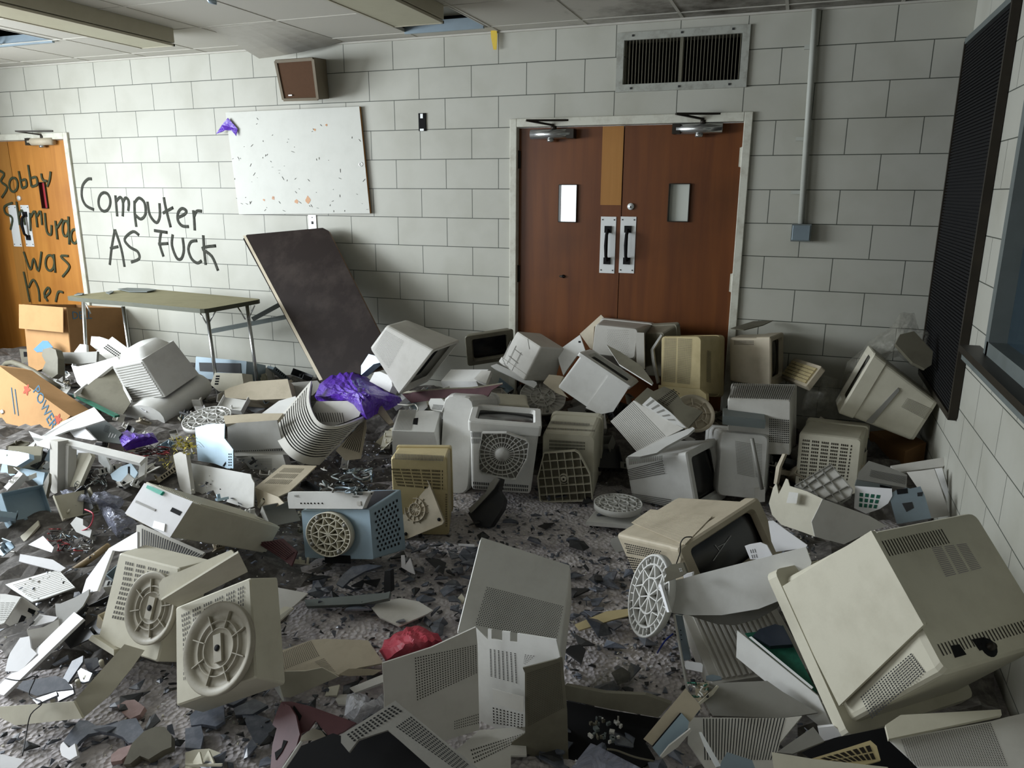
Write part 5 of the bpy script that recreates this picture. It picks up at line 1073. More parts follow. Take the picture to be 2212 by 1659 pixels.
# ---- left edge, front
panel('grooved_white_cover','white grooved cover lying flat near the left edge','casing cover',WHITE,'y5',[(62,622),(680,440),(705,455),(895,655),(540,785),(380,830),(160,690)],(500,640,.13),(-.1,-.4,1),.006,ribs=([(140,620),(680,450),(870,650),(400,800)],12,'u',.0012))
panel('long_white_strip','long white plastic strip above the grooved cover at the left','strip',PAPER,'y5',[(240,258),(630,325),(785,425),(720,470),(225,345)],(480,360,.17),(0,-.5,1),.006)
shell('vented_white_box','white vented box with two dark square holes at the left edge','casing',[
 ('top_plate',WHITE,'y5',[(0,735),(60,735),(250,770),(180,880),(50,1080),(0,1100)],(120,850,.14),(0,-.4,1),.006,[([(0,830),(190,830),(70,1050),(0,1060)],3,9,.8,.25,GREY)]),
 ('side_plate',PALE,'y5',[(250,770),(470,925),(440,985),(115,1120),(60,1085),(180,880)],(270,950,.1),(.4,-1,.5),.006,[([(345,900),(430,935),(400,985),(330,945)],1,1,1,1,BLACK),([(260,985),(315,1010),(290,1060),(215,1080)],1,1,1,1,BLACK)])])
panel('dark_inner_cover','dark grey torn cover with a white edge near the left edge','casing cover',GREY,'y5',[(658,850),(720,850),(900,775),(1065,680),(1060,750),(990,880),(880,990),(730,1115),(690,1100),(665,960)],(840,920,.13),(-.2,-1,.8),.006)
shell('white_tray_with_vanes','white tray with small vanes along its edge at the lower left','open tray',[
 ('vane_wall',PALE,'y5',[(320,1170),(520,1130),(700,1035),(705,1130),(640,1230),(440,1450),(370,1380)],(530,1230,.1),(.3,-1,.7),.006,[([(400,1390),(680,1150),(690,1190),(430,1430)],10,1,.4,.5,GREY)]),
 ('white_web',PAPER,'y5',[(120,1440),(240,1260),(350,1240),(370,1380),(440,1450),(240,1659),(60,1659),(90,1520)],(260,1450,.08),(-.2,-.8,1),.006)])
panel('white_comb','white comb shaped plastic part beside the vented box','plastic part',PAPER,'y5',[(355,1115),(470,975),(520,985),(690,1010),(640,1060),(430,1115)],(500,1060,.09),(0,-.6,1),.006,slots=[([(370,1110),(480,990),(520,1000),(420,1110)],1,9,1,.4,GREY)])
panel('white_sheet_corner','corner of a white sheet lying at the bottom left','sheet',PAPER,'y1',[(0,1310),(285,1375),(190,1469),(0,1469)],(120,1400,.04),(0,-.2,1),.004)
# white slope and ribbed cover beside E2
shell('ribbed_white_housing','white housing with fine dark grooves behind the leaning cream monitor backs','casing',[
 ('white_flank',PAPER,'y5',[(1030,560),(1300,190),(1640,-10),(1640,200),(1420,225),(1345,215),(1215,560),(1160,700),(975,735)],(1350,350,.3),(-.7,-.6,.5),.01),
 ('ribbed_top',PALE,'b1',[(860,130),(890,125),(1290,300),(1240,350),(950,350),(850,320)],(1050,240,.3),(0,-.5,1),.01,[([(890,150),(1280,320),(1230,350),(890,300)],26,1,.45,1,DARK)])])
# ---- E3 frame and its glass
shell('cream_front_frame','cream front frame lying on the floor at the lower left','front frame',[
 ('near_bar',CREAM,'y1',[(0,775),(835,712),(938,905),(0,1003)],(420,850,.055),(-.1,-1,.45),.008),
 ('right_bar',CREAM,'y1',[(835,712),(1415,62),(1640,130),(1500,330),(1250,640),(940,905)],(1150,450,.11),(.5,-.7,.5),.008),
 ('far_bar',PAPER,'f',[(160,1322),(180,1336),(8,1502),(0,1500),(0,1478)],(90,1410,.1),(-.5,-.5,1),.01)])
SH=[([(715,450),(820,250),(945,190),(940,260),(775,500)],'long slate glass shard standing in the cream frame'),([(950,230),(1110,210),(1130,300),(1060,352),(985,345)],'small blue-grey glass shard at the far side of the cream frame'),
 ([(190,560),(260,480),(640,420),(740,460),(830,570),(640,590),(420,650)],'widest curved glass shard lying in the cream frame'),([(640,480),(820,520),(840,620),(660,710)],'dark upright glass shard on the widest one in the cream frame'),
 ([(880,370),(920,330),(1050,390),(1010,480),(920,505)],'pale blue glass shard beside the bosses of the cream frame'),([(370,690),(640,600),(650,640),(420,740)],'narrow glass shard along the near bar of the cream frame'),
 ([(590,290),(770,180),(780,230),(620,300)],'thin white edged shard behind the long slate one')]
for i,(p,l) in enumerate(SH):
    panel('glass_shard',l,'glass shard',[SHARD2,SHARD][i%2],'y1',p,(p[0][0],p[0][1],.07+.02*(i%3)),(random.uniform(-.4,.2),-.6,1),.008,group='large glass shards in the cream frame')
mb=MB()
for c_ in ((900,540),(990,500),(1165,315),(600,705)):
    p=W(Q('y1',[c_])[0],'z',.07); mb.tube([p,p+np.array([.01,-.01,.03])],.008,CREAM,n=10)
mb.build('screw_bosses',bpy.data.objects['cream_front_frame'],bpy.data.objects['cream_front_frame'].location)['kind']='stuff'
# ---- floor pieces, left front
panel('ring_bezel_part','grey plastic part with a half round cut lying at the bottom left','plastic part',SHARD2,'y1',[(720,1170),(800,1050),(900,925),(1000,930),(1090,985),(1250,980),(1400,920),(1550,900),(1640,1060),(1510,1180),(1465,1185),(1400,1120),(1300,1075),(1150,1055),(1000,1085),(900,1170),(860,1230),(780,1215)],(1150,1020,.035),(0,-.1,1),.012)
panel('white_clip_piece','bright white broken clip by the grey half ring','plastic clip',PAPER,'y1',[(690,1200),(720,1170),(780,1240),(850,1190),(878,1330),(855,1340),(795,1378),(700,1330),(680,1250)],(780,1290,.03),(-.3,-.6,1),.01)
panel('pink_brick_chip','pinkish broken brick chip below the cream monitor backs','brick chip',plastic('pink_brick','#a08480','#c4aaa2',amt=.6,scale=30),'y1',[(1330,760),(1430,700),(1530,690),(1645,775),(1590,860),(1480,910),(1390,840)],(1480,800,.03),(0,-.4,1),.02)
panel('flat_pink_brick_chip','flat pink brick chip at the bottom left beside the grey half ring','brick chip',bpy.data.materials['pink_brick'],'y1',[(1265,1320),(1350,1250),(1500,1200),(1480,1290),(1380,1380),(1260,1400)],(1380,1310,.025),(0,-.2,1),.015)
panel('cap_housing','dark rounded plastic cap with a red wire lying at the bottom left','plastic cap',OLIVE,'y1',[(1400,1430),(1500,1190),(1640,1050),(1760,1000),(1870,1000),(1950,1090),(1950,1230),(1850,1270),(1690,1370),(1590,1330),(1480,1420)],(1680,1200,.05),(.1,-.5,1),.03)
shell('ribbed_plastic_cap','white ribbed plastic cap cut by the bottom edge of the photo','plastic part',[
 ('cap_plate',CREAM,'y2',[(0,1180),(100,1150),(250,1140),(385,1190),(400,1342),(0,1342)],(200,1260,.02),(0,-.1,1),.01),
 ('rib_left',CREAM,'y2',[(65,1300),(140,1175),(150,1175),(180,1300)],(120,1250,.035),(-.8,-.6,.2),.004),
 ('rib_right',CREAM,'y2',[(165,1300),(235,1160),(245,1160),(300,1290)],(230,1250,.035),(-.8,-.6,.2),.004),
 ('rib_cross',CREAM,'y2',[(0,1305),(380,1300),(380,1325),(0,1330)],(200,1315,.035),(0,-1,.2),.004)])
BIG=[([(45,800),(190,660),(310,605),(400,680),(410,850),(320,910),(180,885),(60,900)],'large slate glass shard on the bare floor left of the maroon shell'),([(345,595),(610,540),(650,560),(640,610),(500,690),(430,670)],'smooth glass shard between the big slate one and the round base'),
 ([(585,770),(700,775),(880,830),(935,930),(880,1110),(800,1145),(720,1070)],'triangular slate shard touching the maroon shell'),([(500,720),(720,620),(860,690),(700,780),(520,790)],'pale glass sliver with a bright streak behind the triangular shard'),
 ([(0,930),(165,900),(190,1010),(160,1140),(0,1130)],'square slate shard above the white ribbed foot'),([(620,510),(790,480),(835,520),(700,550)],'small flat shard nearest the tan broken tray')]
for i,(p,l) in enumerate(BIG): panel('glass_shard',l,'glass shard',[SHARD2,SHARD2,SHARD2,SHARD][i%4],'y2',p,(p[0][0],p[0][1],.022),(random.uniform(-.12,.12),-.12,1),.012,group='large glass shards on the floor')
# ---- tan broken tray E8
shell('broken_tan_tray','broken tan casing tray with a perforated floor left of the red bag','casing shell',[
 ('tray_floor',TAN,'y2',[(880,160),(1320,10),(1450,0),(1900,15),(2060,250),(1800,300),(1600,378),(1400,300),(1250,330),(1040,340),(940,402),(880,300)],(1300,200,.06),(0,-.12,1),.006,[([(940,170),(1310,20),(1400,180),(960,350)],22,12,.4,.45,BLACK),([(1340,240),(1440,200),(1570,350),(1440,320)],8,9,.4,.45,BLACK)]),
 ('front_wall',CREAM,'y2',[(940,402),(1040,340),(1250,335),(1420,300),(1560,375),(1592,395),(1020,642),(1008,640)],(1250,450,.055),(.2,-1,.3),.006),
 ('left_wall',WHITE,'y2',[(690,200),(760,210),(850,310),(940,402),(1010,642),(880,440),(800,260)],(900,420,.06),(-.7,-1,.3),.006),
 ('inner_step',OLIVE,'y2',[(1450,40),(1890,20),(1960,250),(1620,295)],(1700,150,.065),(0,-.12,1),.003),
 ('curled_flap',TAN,'y2',[(1590,372),(1700,310),(1860,310),(2040,325),(1950,378),(1700,388)],(1800,350,.08),(0,-1,.6),.006)])
panel('white_round_pad','flat white round pad on the dusty floor right of the tan tray','plastic disc',PALE,'y2',[(1560,625),(1600,580),(1700,570),(1750,600),(1735,650),(1670,685),(1590,680)],(1650,630,.02),(0,-.05,1),.006)
panel('cream_tag','small cream plastic tag on the dusty floor below the tan tray','plastic tag',CREAM,'y2',[(1450,590),(1490,500),(1605,475),(1575,585)],(1530,540,.03),(0,-.4,1),.008)
panel('white_rail_piece','pale plastic rail piece beside the red bag','plastic rail',PALE,'y2',[(1705,510),(2050,370),(2055,450),(1760,560)],(1880,470,.08),(-.2,-.6,1),.01)
# ---- maroon shell
shell('maroon_broken_shell','broken maroon plastic shell with jagged holes at the bottom','casing shell',[
 ('upper_wall',MAROON,'y2',[(1000,655),(1100,650),(1300,700),(1775,870),(1650,960),(1500,1030),(1420,930),(1350,850),(1280,945),(1190,990),(1090,800)],(1350,820,.17),(.1,-.7,1),.008),
 ('left_wall',MAROON,'y2',[(1000,655),(1090,700),(1150,800),(1190,990),(1150,1130),(1110,1170),(1000,1342),(885,1342),(905,1100),(950,930),(905,890),(950,760)],(1020,1000,.14),(-.3,-.7,.8),.008)])
for p,l in (([(1130,690),(1210,800),(1190,850),(1150,820),(1110,740)],0),([(1020,1050),(1060,1060),(1000,1180),(940,1260),(930,1180),(1000,1130)],1),([(1365,860),(1400,930),(1500,1020),(1460,1010),(1380,900)],2)):
    O,n=plane('y2',(1350,820,.17) if l!=1 else (1020,1000,.14),(.1,-.7,1) if l!=1 else (-.3,-.7,.8)); mb=MB(); extr(mb,poly3('y2',p,O,n,.002),n,.001,BLACK); mr=bpy.data.objects['maroon_broken_shell']; mb.build('jagged_hole',mr,mr.location)
panel('cream_curl_piece','cream curled casing piece under the maroon shell','casing piece',CREAM,'y2',[(1160,1080),(1220,1000),(1330,930),(1440,960),(1500,1040),(1350,1040),(1220,1050),(1155,1110)],(1320,1000,.1),(0,-.6,1),.008)
# ---- E6 dark perforated shell at the bottom
shell('perforated_dark_shell','dusty perforated shell with a black interior at the bottom centre','casing shell',[
 ('perforated_rim',GREY,'b2',[(332,1235),(900,1700),(600,1700),(285,1420),(100,1480),(40,1560),(-10,1500),(-10,1450)],(332,1235,.37),(0,-.75,1),.008,[([(20,1450),(320,1260),(385,1300),(70,1500)],13,4,.55,.55,BLACK),([(430,1330),(800,1640),(740,1690),(330,1400)],20,8,.55,.5,BLACK)]),
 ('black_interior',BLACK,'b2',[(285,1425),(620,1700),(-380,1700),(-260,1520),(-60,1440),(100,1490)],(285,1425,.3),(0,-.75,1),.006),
 ('rim_edge',WHITE,'y2',[(1195,1060),(1205,1062),(1020,1342),(1002,1342)],(1100,1200,.3),(0,-.75,1),.01)])
# ---- E5 open shell
shell('open_monitor_shell','broken open monitor shell standing in the foreground with perforated inner walls','casing shell',[
 ('left_wall',PALE,'b2',[(250,1000),(560,900),(840,772),(850,880),(862,1420),(470,1540),(262,1500),(262,1200)],(560,1000,.29),(.62,-.75,.12),.006,[([(450,960),(845,880),(850,1060),(465,1240)],24,16,.45,.45,BROWNK),([(700,1360),(860,1310),(862,1380),(700,1420)],12,4,.4,.4,BROWNK)]),
 ('back_wall',WHITE,'b2',[(840,772),(915,850),(915,783),(938,790),(938,845),(1005,860),(1005,797),(1055,803),(1055,860),(1100,870),(1100,812),(1345,850),(1370,960),(1160,1060),(1150,1400),(862,1420),(850,880)],(1050,900,.29),(-.25,-1,.1),.006,[([(920,905),(1100,935),(1110,1130),(925,1080)],7,18,.35,.5,BROWNK),([(1145,940),(1220,950),(1150,1010),(1140,1000)],4,6,.3,.5,BROWNK),([(940,1270),(1145,1320),(1140,1410),(945,1380)],9,6,.4,.5,BROWNK)]),
 ('clear_tape',LABEL,'b2',[(945,1160),(1140,1210),(1140,1310),(950,1250)],(1050,1230,.165),(-.25,-1,.1),.001),
 ('side_flap',CREAM,'b2',[(1345,850),(1372,960),(1132,1028)],(1300,960,.28),(-.5,-1,.5),.006),
 ('right_wall',OLIVE,'b2',[(1135,1030),(1385,965),(1415,1300),(1425,1700),(1150,1700),(1165,1580),(1060,1580),(1065,1500),(1150,1440),(1148,1060)],(1250,1100,.25),(.25,-1,.12),.006,[([(1160,1060),(1370,990),(1395,1280),(1165,1400)],22,28,.4,.4,BROWNK)]),
 ('floor_plate',PALE,'b2',[(700,1560),(862,1420),(1150,1400),(1160,1580),(1060,1580),(1060,1700),(860,1700)],(1000,1560,.03),(0,-.05,1),.006,[([(800,1540),(1140,1440),(1140,1480),(830,1640)],22,4,.45,.4,BROWNK)])])
# ---- middle of the floor
panel('torn_beige_triangle','torn beige triangular casing piece on the dark shards','casing piece',PALE,'b2',[(165,630),(360,588),(480,610),(570,665),(530,690),(355,765),(235,710)],(360,670,.04),(0,-.15,1),.006)
panel('angled_beige_piece','beige casing piece with a square corner left of the dark shards','casing piece',PALE,'b1',[(1700,610),(1712,515),(1940,558),(1850,640),(1780,680)],(1800,590,.07),(0,-.5,1),.006)
panel('grooved_beige_strip','grooved beige strip running down from the angled piece','casing strip',CREAM,'b1',[(1615,790),(1640,830),(1720,770),(1850,650),(1790,640)],(1720,740,.05),(0,-.4,1),.008,slots=[([(1620,800),(1830,650),(1850,665),(1650,830)],1,4,1,.3,GREY)])
panel('maroon_vane_fan','maroon fan shaped part with thick vanes left of the torn blue chassis','plastic part',MAROON,'b1',[(1615,238),(1700,230),(1785,215),(1872,292),(1850,350),(1835,385),(1760,330)],(1750,290,.14),(0,-.7,1),.01,ribs=([(1640,240),(1780,225),(1860,300),(1800,350)],7,'v',.006))
panel('dark_curved_cover','dark glossy curved cover arching over the shards by the chassis','casing piece',SHARD,'b2',[(-40,500),(0,440),(60,390),(160,375),(250,385),(140,420),(50,470),(0,520)],(100,430,.09),(-.1,-.4,1),.01)
panel('black_channel_bar','dark channel bar with a rusty end lying across the shards','metal bar',STEEL,'b2',[(-240,600),(270,555),(300,545),(290,590),(120,625),(-230,640)],(60,600,.06),(0,-.6,1),.02)
panel('upright_black_bracket','upright dark bracket standing on the channel bar','bracket',DARK,'b2',[(265,420),(300,415),(305,550),(262,560),(260,490)],(282,520,.07),(0,-1,.2),.03)
panel('white_broken_clip','white broken clip standing above the dark bracket','plastic clip',PAPER,'b2',[(368,320),(388,318),(395,380),(425,335),(455,440),(420,425),(370,395)],(400,390,.09),(0,-1,.3),.006)
panel('yellowed_strip','yellowed casing strip lying right of the centre white monitor','casing strip',YEL,'b2',[(1462,755),(1660,672),(1720,665),(1800,655),(1800,700),(1700,725),(1490,792)],(1620,720,.06),(0,-.7,1),.01)
panel('white_foam_edge','white splinter beside the foot of the centre monitor','plastic splinter',CREAM,'b2',[(722,590),(750,560),(770,590),(760,620),(725,615)],(745,590,.03),(0,-.6,1),.01)
panel('white_rod','short white rod left of the top corner of the centre monitor','rod',PAPER,'b2',[(730,245),(830,250),(830,266),(728,260)],(780,255,.06),(0,-1,.5),.012)
panel('grey_under_box','low grey box edge right of the bare floor','casing piece',GREY,'b2',[(1690,215),(1770,190),(1775,290),(1720,300),(1690,250)],(1730,250,.08),(-.2,-1,.4),.05)
panel('black_toner_part','black moulded part with a tapering strap before the ribbed base','plastic part',DARK,'zD',[(960,1250),(1150,1040),(1260,860),(1320,870),(1290,1000),(1350,1100),(1330,1200),(1200,1400),(1050,1400)],(1200,1200,.1),(0,-1,.5),.06)
panel('grey_strap','grey strap over the black moulded part','strap',GREY,'zD',[(985,1250),(965,1200),(1150,1030),(1200,920),(1260,860),(1300,880),(1240,980),(1160,1070),(1010,1230)],(1150,1060,.17),(-.1,-1,.5),.008)
# square base leaning on the slotted yellowed monitor
O,n=plane('zD',(450,1190,.16),(-.05,-1,.28)); out=poly3('zD',[(175,1010),(505,880),(530,890),(705,1335),(690,1365),(300,1525),(255,1525),(200,1400)],O,n); loc=tuple(sum(out)/8)
r=empty('swivel_base',loc,'square tan base plate leaning against the yellowed slotted monitor','swivel base','loose monitor bases'); mb=MB(); mb.prism(out,n,.006,TAN)
cc=onplane(O,n,Q('zD',[(390,1210)])[0]); X=out[1]-out[0];X/=np.linalg.norm(X);Y=np.cross(n,X)
for rad in (.03,.055): mb.lathe([(rad,0),(rad,.008),(rad+.003,.008),(rad+.003,0)],TAN,28,cc,X,Y,n)
for k in range(12):
    a_=2*PI*k/12; d=X*math.cos(a_)+Y*math.sin(a_); mb.beam(cc+d*.01+n*.002,cc+d*.07+n*.002,.002,.005,TAN,up=n)
for i in range(8): mb.beam(out[i]+n*.004,out[(i+1)%8]+n*.004,.004,.014,TAN,up=n)
mb.build('base_plate',r,loc); mb=MB()
for p in ((490,965),(645,1318),(285,1475)): mb.lathe([(0,.004),(.008,.004),(.009,0)],BLACK,12,onplane(O,n,Q('zD',[p])[0]),X,Y,n)
mb.build('screw_holes',r,loc)['kind']='stuff'
# discs
lying_disc('swivel_base','small round latticed base lying on the flat white lid','zE',(1155,1405),.125,.075,(0,0,.2),WHITE,'star')
lying_disc('swivel_base','round base tilted face up below the grooved grey monitor','zB',(60,1010),.15,.36,(.5,.25,0),PALE,'ribs')
lying_disc('swivel_base','grey ringed base leaning under the yellowed monitor','zB',(1700,1180),.12,.42,(.75,.35,0),TAN,'dish')
O=W(Q('zF',[(370,1190)])[0],'z',.33); X=np.array([.75,-.65,.0]);X/=np.linalg.norm(X); Z=np.array([-.55,-.72,.25]);Z/=np.linalg.norm(Z); Y=np.cross(Z,X);Y/=np.linalg.norm(Y)
r=empty('swivel_base',tuple(O),'white spoked base standing on edge left of the curved white bezel','swivel base','loose monitor bases'); disc_base(r,O,X,Y,Z,.095,WHITE,'star',name='base_disc',r2=.145,loc=tuple(O))
# ---- F2b curved bezel bowl
shell('curved_white_bezel','wide white bezel with a bowed lower edge in front of the cracked monitor','casing shell',[
 ('front_band',WHITE,'zF',[(415,1072),(1060,905),(2015,662),(2075,830),(2010,1020),(1800,1215),(1500,1335),(1100,1402),(760,1402),(520,1372),(470,1250)],(1200,1100,.43),(-.2,-1,.25),.008),
 ('under_face',GREY,'zF',[(740,1400),(1100,1402),(1500,1335),(1800,1215),(1700,1330),(1500,1440),(1250,1512),(1050,1500),(880,1450)],(1150,1440,.28),(-.1,-1,-.1),.006),
 ('upright_flap',PAPER,'zF',[(1605,380),(1660,375),(1830,500),(2030,640),(2010,670),(1690,715),(1640,600)],(1800,620,.56),(-.3,-1,.3),.006),
 ('slotted_clip',PAPER,'zF',[(1350,650),(1400,632),(1520,610),(1590,640),(1650,750),(1500,795),(1410,795)],(1500,720,.53),(-.3,-1,.3),.006,[([(1400,685),(1470,670),(1500,785),(1430,795)],3,2,.25,.7,BLACK)]),
 ('left_edge',PAPER,'zF',[(412,1072),(440,1065),(530,1370),(505,1370)],(470,1200,.38),(-.8,-.7,.2),.01),
 ('latch',PAPER,'zF',[(680,965),(780,940),(780,975),(690,1000)],(730,970,.46),(-.2,-1,.25),.02)])
panel('brown_inner_bracket','brown-grey inner bracket between the round base and the cracked monitor','bracket',OLIVE,'zF',[(480,900),(560,850),(680,830),(720,940),(650,985),(470,1050),(500,960)],(600,930,.5),(-.2,-1,.4),.02,slots=[([(630,890),(665,885),(680,930),(650,935)],2,2,.4,.6,PAPER)])
# ---- blue rail and latch
shell('blue_steel_rail','blue-grey steel rail standing between the shards and the ribbed cover','metal rail',[
 ('rail',METAL,'y3',[(1090,130),(1165,140),(1255,575),(1180,590),(1150,420)],(1170,350,.2),(-.2,-1,.2),.01,[([(1130,260),(1180,260),(1190,400),(1150,400)],1,3,.3,.2,BLACK)]),
 ('long_edge',PALE,'y3',[(1078,130),(1092,130),(1245,960),(1225,965)],(1160,550,.17),(-.2,-1,.2),.01),
 ('latch_plate',PAPER,'y3',[(1205,590),(1360,612),(1378,630),(1372,705),(1210,670),(1195,640)],(1290,650,.16),(-.1,-1,.5),.006)])
panel('wire_terminal_block','small blue-grey terminal block with loose wires','component',METAL,'y3',[(1410,740),(1470,725),(1560,745),(1570,775),(1480,790),(1410,780)],(1490,760,.15),(0,-1,.8),.02)
# ---- CD drive front
shell('beige_drive_front','beige drive front with a pale blue label strip, bottom right of centre','drive unit',[
 ('drive_front',TAN,'y3',[(1205,865),(1335,1010),(1360,1060),(1250,1200),(1165,1112),(880,1440),(785,1370)],(1050,1150,.2),(.1,-1,.7),.02),
 ('label_strip',BLUEM,'y3',[(1165,1112),(1240,1195),(1230,1262),(950,1552),(875,1455)],(1080,1310,.17),(.1,-1,.6),.01),
 ('curved_lip',PALE,'y3',[(955,1545),(1040,1440),(1255,1270),(1265,1290),(1130,1450),(975,1560)],(1110,1420,.165),(.3,-1,.4),.01),
 ('dark_recess',BLACK,'y3',[(1150,1110),(1170,1120),(890,1450),(870,1440)],(1020,1270,.176),(.1,-1,.6),.012)])
panel('broken_beige_splinters','broken beige splinters with wires behind the drive front','plastic splinter',TAN,'y3',[(1310,810),(1440,810),(1430,900),(1340,1000),(1300,960)],(1370,900,.2),(.1,-1,.5),.006)
panel('long_white_splinter','long white splinter beside the drive front','plastic splinter',CREAM,'y3',[(1520,835),(1540,850),(1480,930),(1350,1030),(1335,1010)],(1440,930,.2),(.1,-1,.5),.008)
panel('dark_wood_bar','dusty dark bar lying in front of the clear film','bar',OLIVE,'y3',[(0,835),(400,910),(800,930),(1060,1020),(935,1155),(450,1070),(0,975)],(500,990,.12),(0,-1,.35),.03)
panel('clear_box_lid','bluish clear plastic lid catching light at the bottom','plastic lid',SMOKE,'y3',[(60,1659),(260,1410),(330,1440),(760,1659)],(380,1560,.12),(0,-.6,1),.006)
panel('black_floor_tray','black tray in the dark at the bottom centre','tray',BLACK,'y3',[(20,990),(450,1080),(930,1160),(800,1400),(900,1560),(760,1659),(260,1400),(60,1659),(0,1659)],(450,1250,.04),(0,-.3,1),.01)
mb=MB()
for k in range(26):
    p=W(Q('y3',[(random.uniform(240,560),random.uniform(1150,1400))])[0],'z',.06); mb.box(p,(random.uniform(.004,.018),random.uniform(.004,.014),.01),random.choice([PALE,STEEL,OLIVE]),rot(0,0,random.random()*3))
tag(mb.build('circuit_parts'),'cluster of tiny pale electronic parts in the black tray','electronic parts',kind='stuff')
# ---- F4 open tray with circuit board
shell('open_white_tray','white open tray with a green circuit board leaning against the biggest monitor','open tray',[
 ('side_wall',PAPER and WHITE,'b3',[(350,792),(345,962),(880,1405),(945,1392),(860,1205)],(600,1080,.24),(-.45,-1,.35),.008),
 ('circuit_board',GREEN,'b3',[(400,810),(560,790),(640,760),(860,1190),(700,1080),(540,960)],(620,960,.27),(-.1,-.6,1),.006),
 ('dark_tube',plastic('blue_black_plastic','#2b323d','#4a4f58',rough=.3),'b3',[(450,825),(490,785),(590,752),(640,765),(700,880),(560,890)],(580,820,.32),(-.1,-.7,1),.05),
 ('contact_pins',ALU,'b3',[(425,835),(440,830),(830,1150),(820,1160)],(620,990,.3),(-.3,-.8,1),.004)])
# ---- second ribbed cover bottom
panel('smooth_grey_casing','smooth grey casing lit blue, between the ribbed covers','casing cover',GREY,'b3',[(70,1130),(540,1110),(640,1180),(860,1310),(640,1345),(200,1330)],(430,1240,.2),(-.05,-.8,1),.01)
panel('ribbed_rear_cover','ribbed brown-grey casing cover at the bottom under the smooth grey casing','casing cover',PALE,'b3',[(40,1340),(640,1345),(760,1330),(620,1500),(580,1659),(150,1659),(40,1500)],(350,1480,.16),(-.05,-.6,1),.01,slots=[([(130,1350),(660,1345),(590,1610),(140,1610)],26,1,.3,1,BLACK)],group='ribbed casing covers')
panel('grey_metal_arm','thin grey metal arm reaching down at the bottom','metal arm',ALU,'y3',[(1340,1300),(1365,1300),(1560,1640),(1510,1650),(1390,1430)],(1450,1480,.19),(0,-.8,1),.012)
panel('silver_switch_box','small silver box with a black switch at the bottom edge','switch box',METAL,'y3',[(1560,1600),(1620,1500),(1870,1580),(1900,1659),(1550,1659)],(1700,1600,.2),(0,-.6,1),.03)
# ---- F5 bowl shell
shell('bowl_shaped_shell','cream bowl shaped monitor shell with a moss stain behind the biggest monitor','casing shell',[
 ('left_face',CREAM,'y4',[(185,420),(210,540),(250,460),(290,370),(310,380),(330,450),(520,510),(690,592),(640,700),(570,840),(605,1002),(480,955),(240,872),(140,765),(105,640),(150,470)],(400,600,.27),(-.45,-1,.35),.008),
 ('right_face',PALE,'y4',[(690,592),(1200,778),(1390,888),(1240,932),(920,1085),(605,1002),(570,840),(640,700)],(690,592,.31),(.25,-1,.3),.008),
 ('paper_label',LABEL,'y4',[(325,515),(425,527),(405,642),(293,635)],(360,580,.285),(-.45,-1,.35),.001),
 ('moss_stain',plastic('moss','#5f5a35','#3d3a24',amt=.8,scale=40,rough=.9),'y4',[(240,872),(270,840),(310,890),(420,910),(480,925),(520,960),(600,985),(604,1002),(480,956)],(400,900,.14),(-.45,-1,.35),.001)])
O,n=plane('y4',(720,440,.3),(-.1,-.7,.7)); out=poly3('y4',[(385,455),(775,222),(1015,495),(990,575),(870,655),(560,520)],O,n); loc=tuple(sum(out)/6)
r=empty('lattice_base_plate',loc,'square grey lattice base plate resting in the bowl shaped shell','swivel base','loose monitor bases'); mb=MB(); mb.prism(out,n,.003,PALE)
for i in range(6): mb.beam(out[i],out[(i+1)%6],.004,.014,GREY,up=n)
for A,B in (((480,400),(640,560)),((580,340),(880,640)),((680,285),(940,600)),((440,430),(470,480)),((560,520),(880,345)),((700,590),(960,455)),((470,480),(790,250)),((840,640),(1000,560))): mb.beam(*[onplane(O,n,p,.004) for p in Q('y4',[A,B])],.004,.012,GREY,up=n)
mb.build('lattice',r,loc)
shell('vented_power_supply','grey vented power supply standing behind the green windowed plate','power supply',[
 ('top_face',GREY,'y4',[(1190,178),(1420,250),(1605,330),(1600,470),(1060,380),(1080,300)],(1350,330,.3),(0,-.6,1),.02,[([(1210,275),(1600,350),(1590,440),(1190,350)],24,8,.55,.5,BLACK,1)]),
 ('front_face',STEEL,'y4',[(1060,385),(1420,450),(1440,500),(1040,450)],(1250,440,.27),(0,-1,.3),.03,[([(1310,435),(1440,465),(1430,485),(1310,465)],1,1,1,1,BLACK)])])
panel('windowed_circuit_cover','white cover plate with square windows over a green circuit board','circuit cover',PAPER,'y4',[(1042,450),(1440,480),(1445,560),(1400,640),(1310,700),(1160,752),(1030,690)],(1230,590,.27),(-.1,-1,.5),.006,slots=[([(1080,515),(1330,545),(1280,705),(1075,685)],4,3,.65,.72,GREEN)])
panel('silver_disk_drive','silver disk drive chassis with black cut-outs beside the right wall','disk drive',METAL,'y4',[(1405,545),(1480,500),(1600,470),(1640,480),(1750,455),(1800,560),(1870,800),(1500,862)],(1630,680,.26),(-.1,-1,.6),.03,slots=[([(1490,490),(1610,475),(1615,530),(1500,545)],1,1,1,1,BLACK),([(1550,640),(1660,625),(1680,690),(1600,735)],1,1,1,1,DARK),([(1715,525),(1780,515),(1770,560),(1720,565)],1,1,1,1,DARK)])
shell('white_frame_and_panel','white frame with a flat panel leaning in the right corner','front frame',[
 ('flat_panel',PALE,'y4',[(1600,300),(1760,285),(1900,265),(2000,560),(2070,770),(1870,802),(1780,560)],(1850,560,.26),(-.3,-1,.5),.01),
 ('top_bar',PALE,'y4',[(1425,232),(2070,130),(2110,118),(2000,240),(1500,302)],(1800,215,.33),(-.1,-.8,1),.02),
 ('side_bar',WHITE,'y4',[(1905,262),(1985,255),(2095,640),(2060,670)],(2010,450,.28),(-.5,-1,.4),.02)])
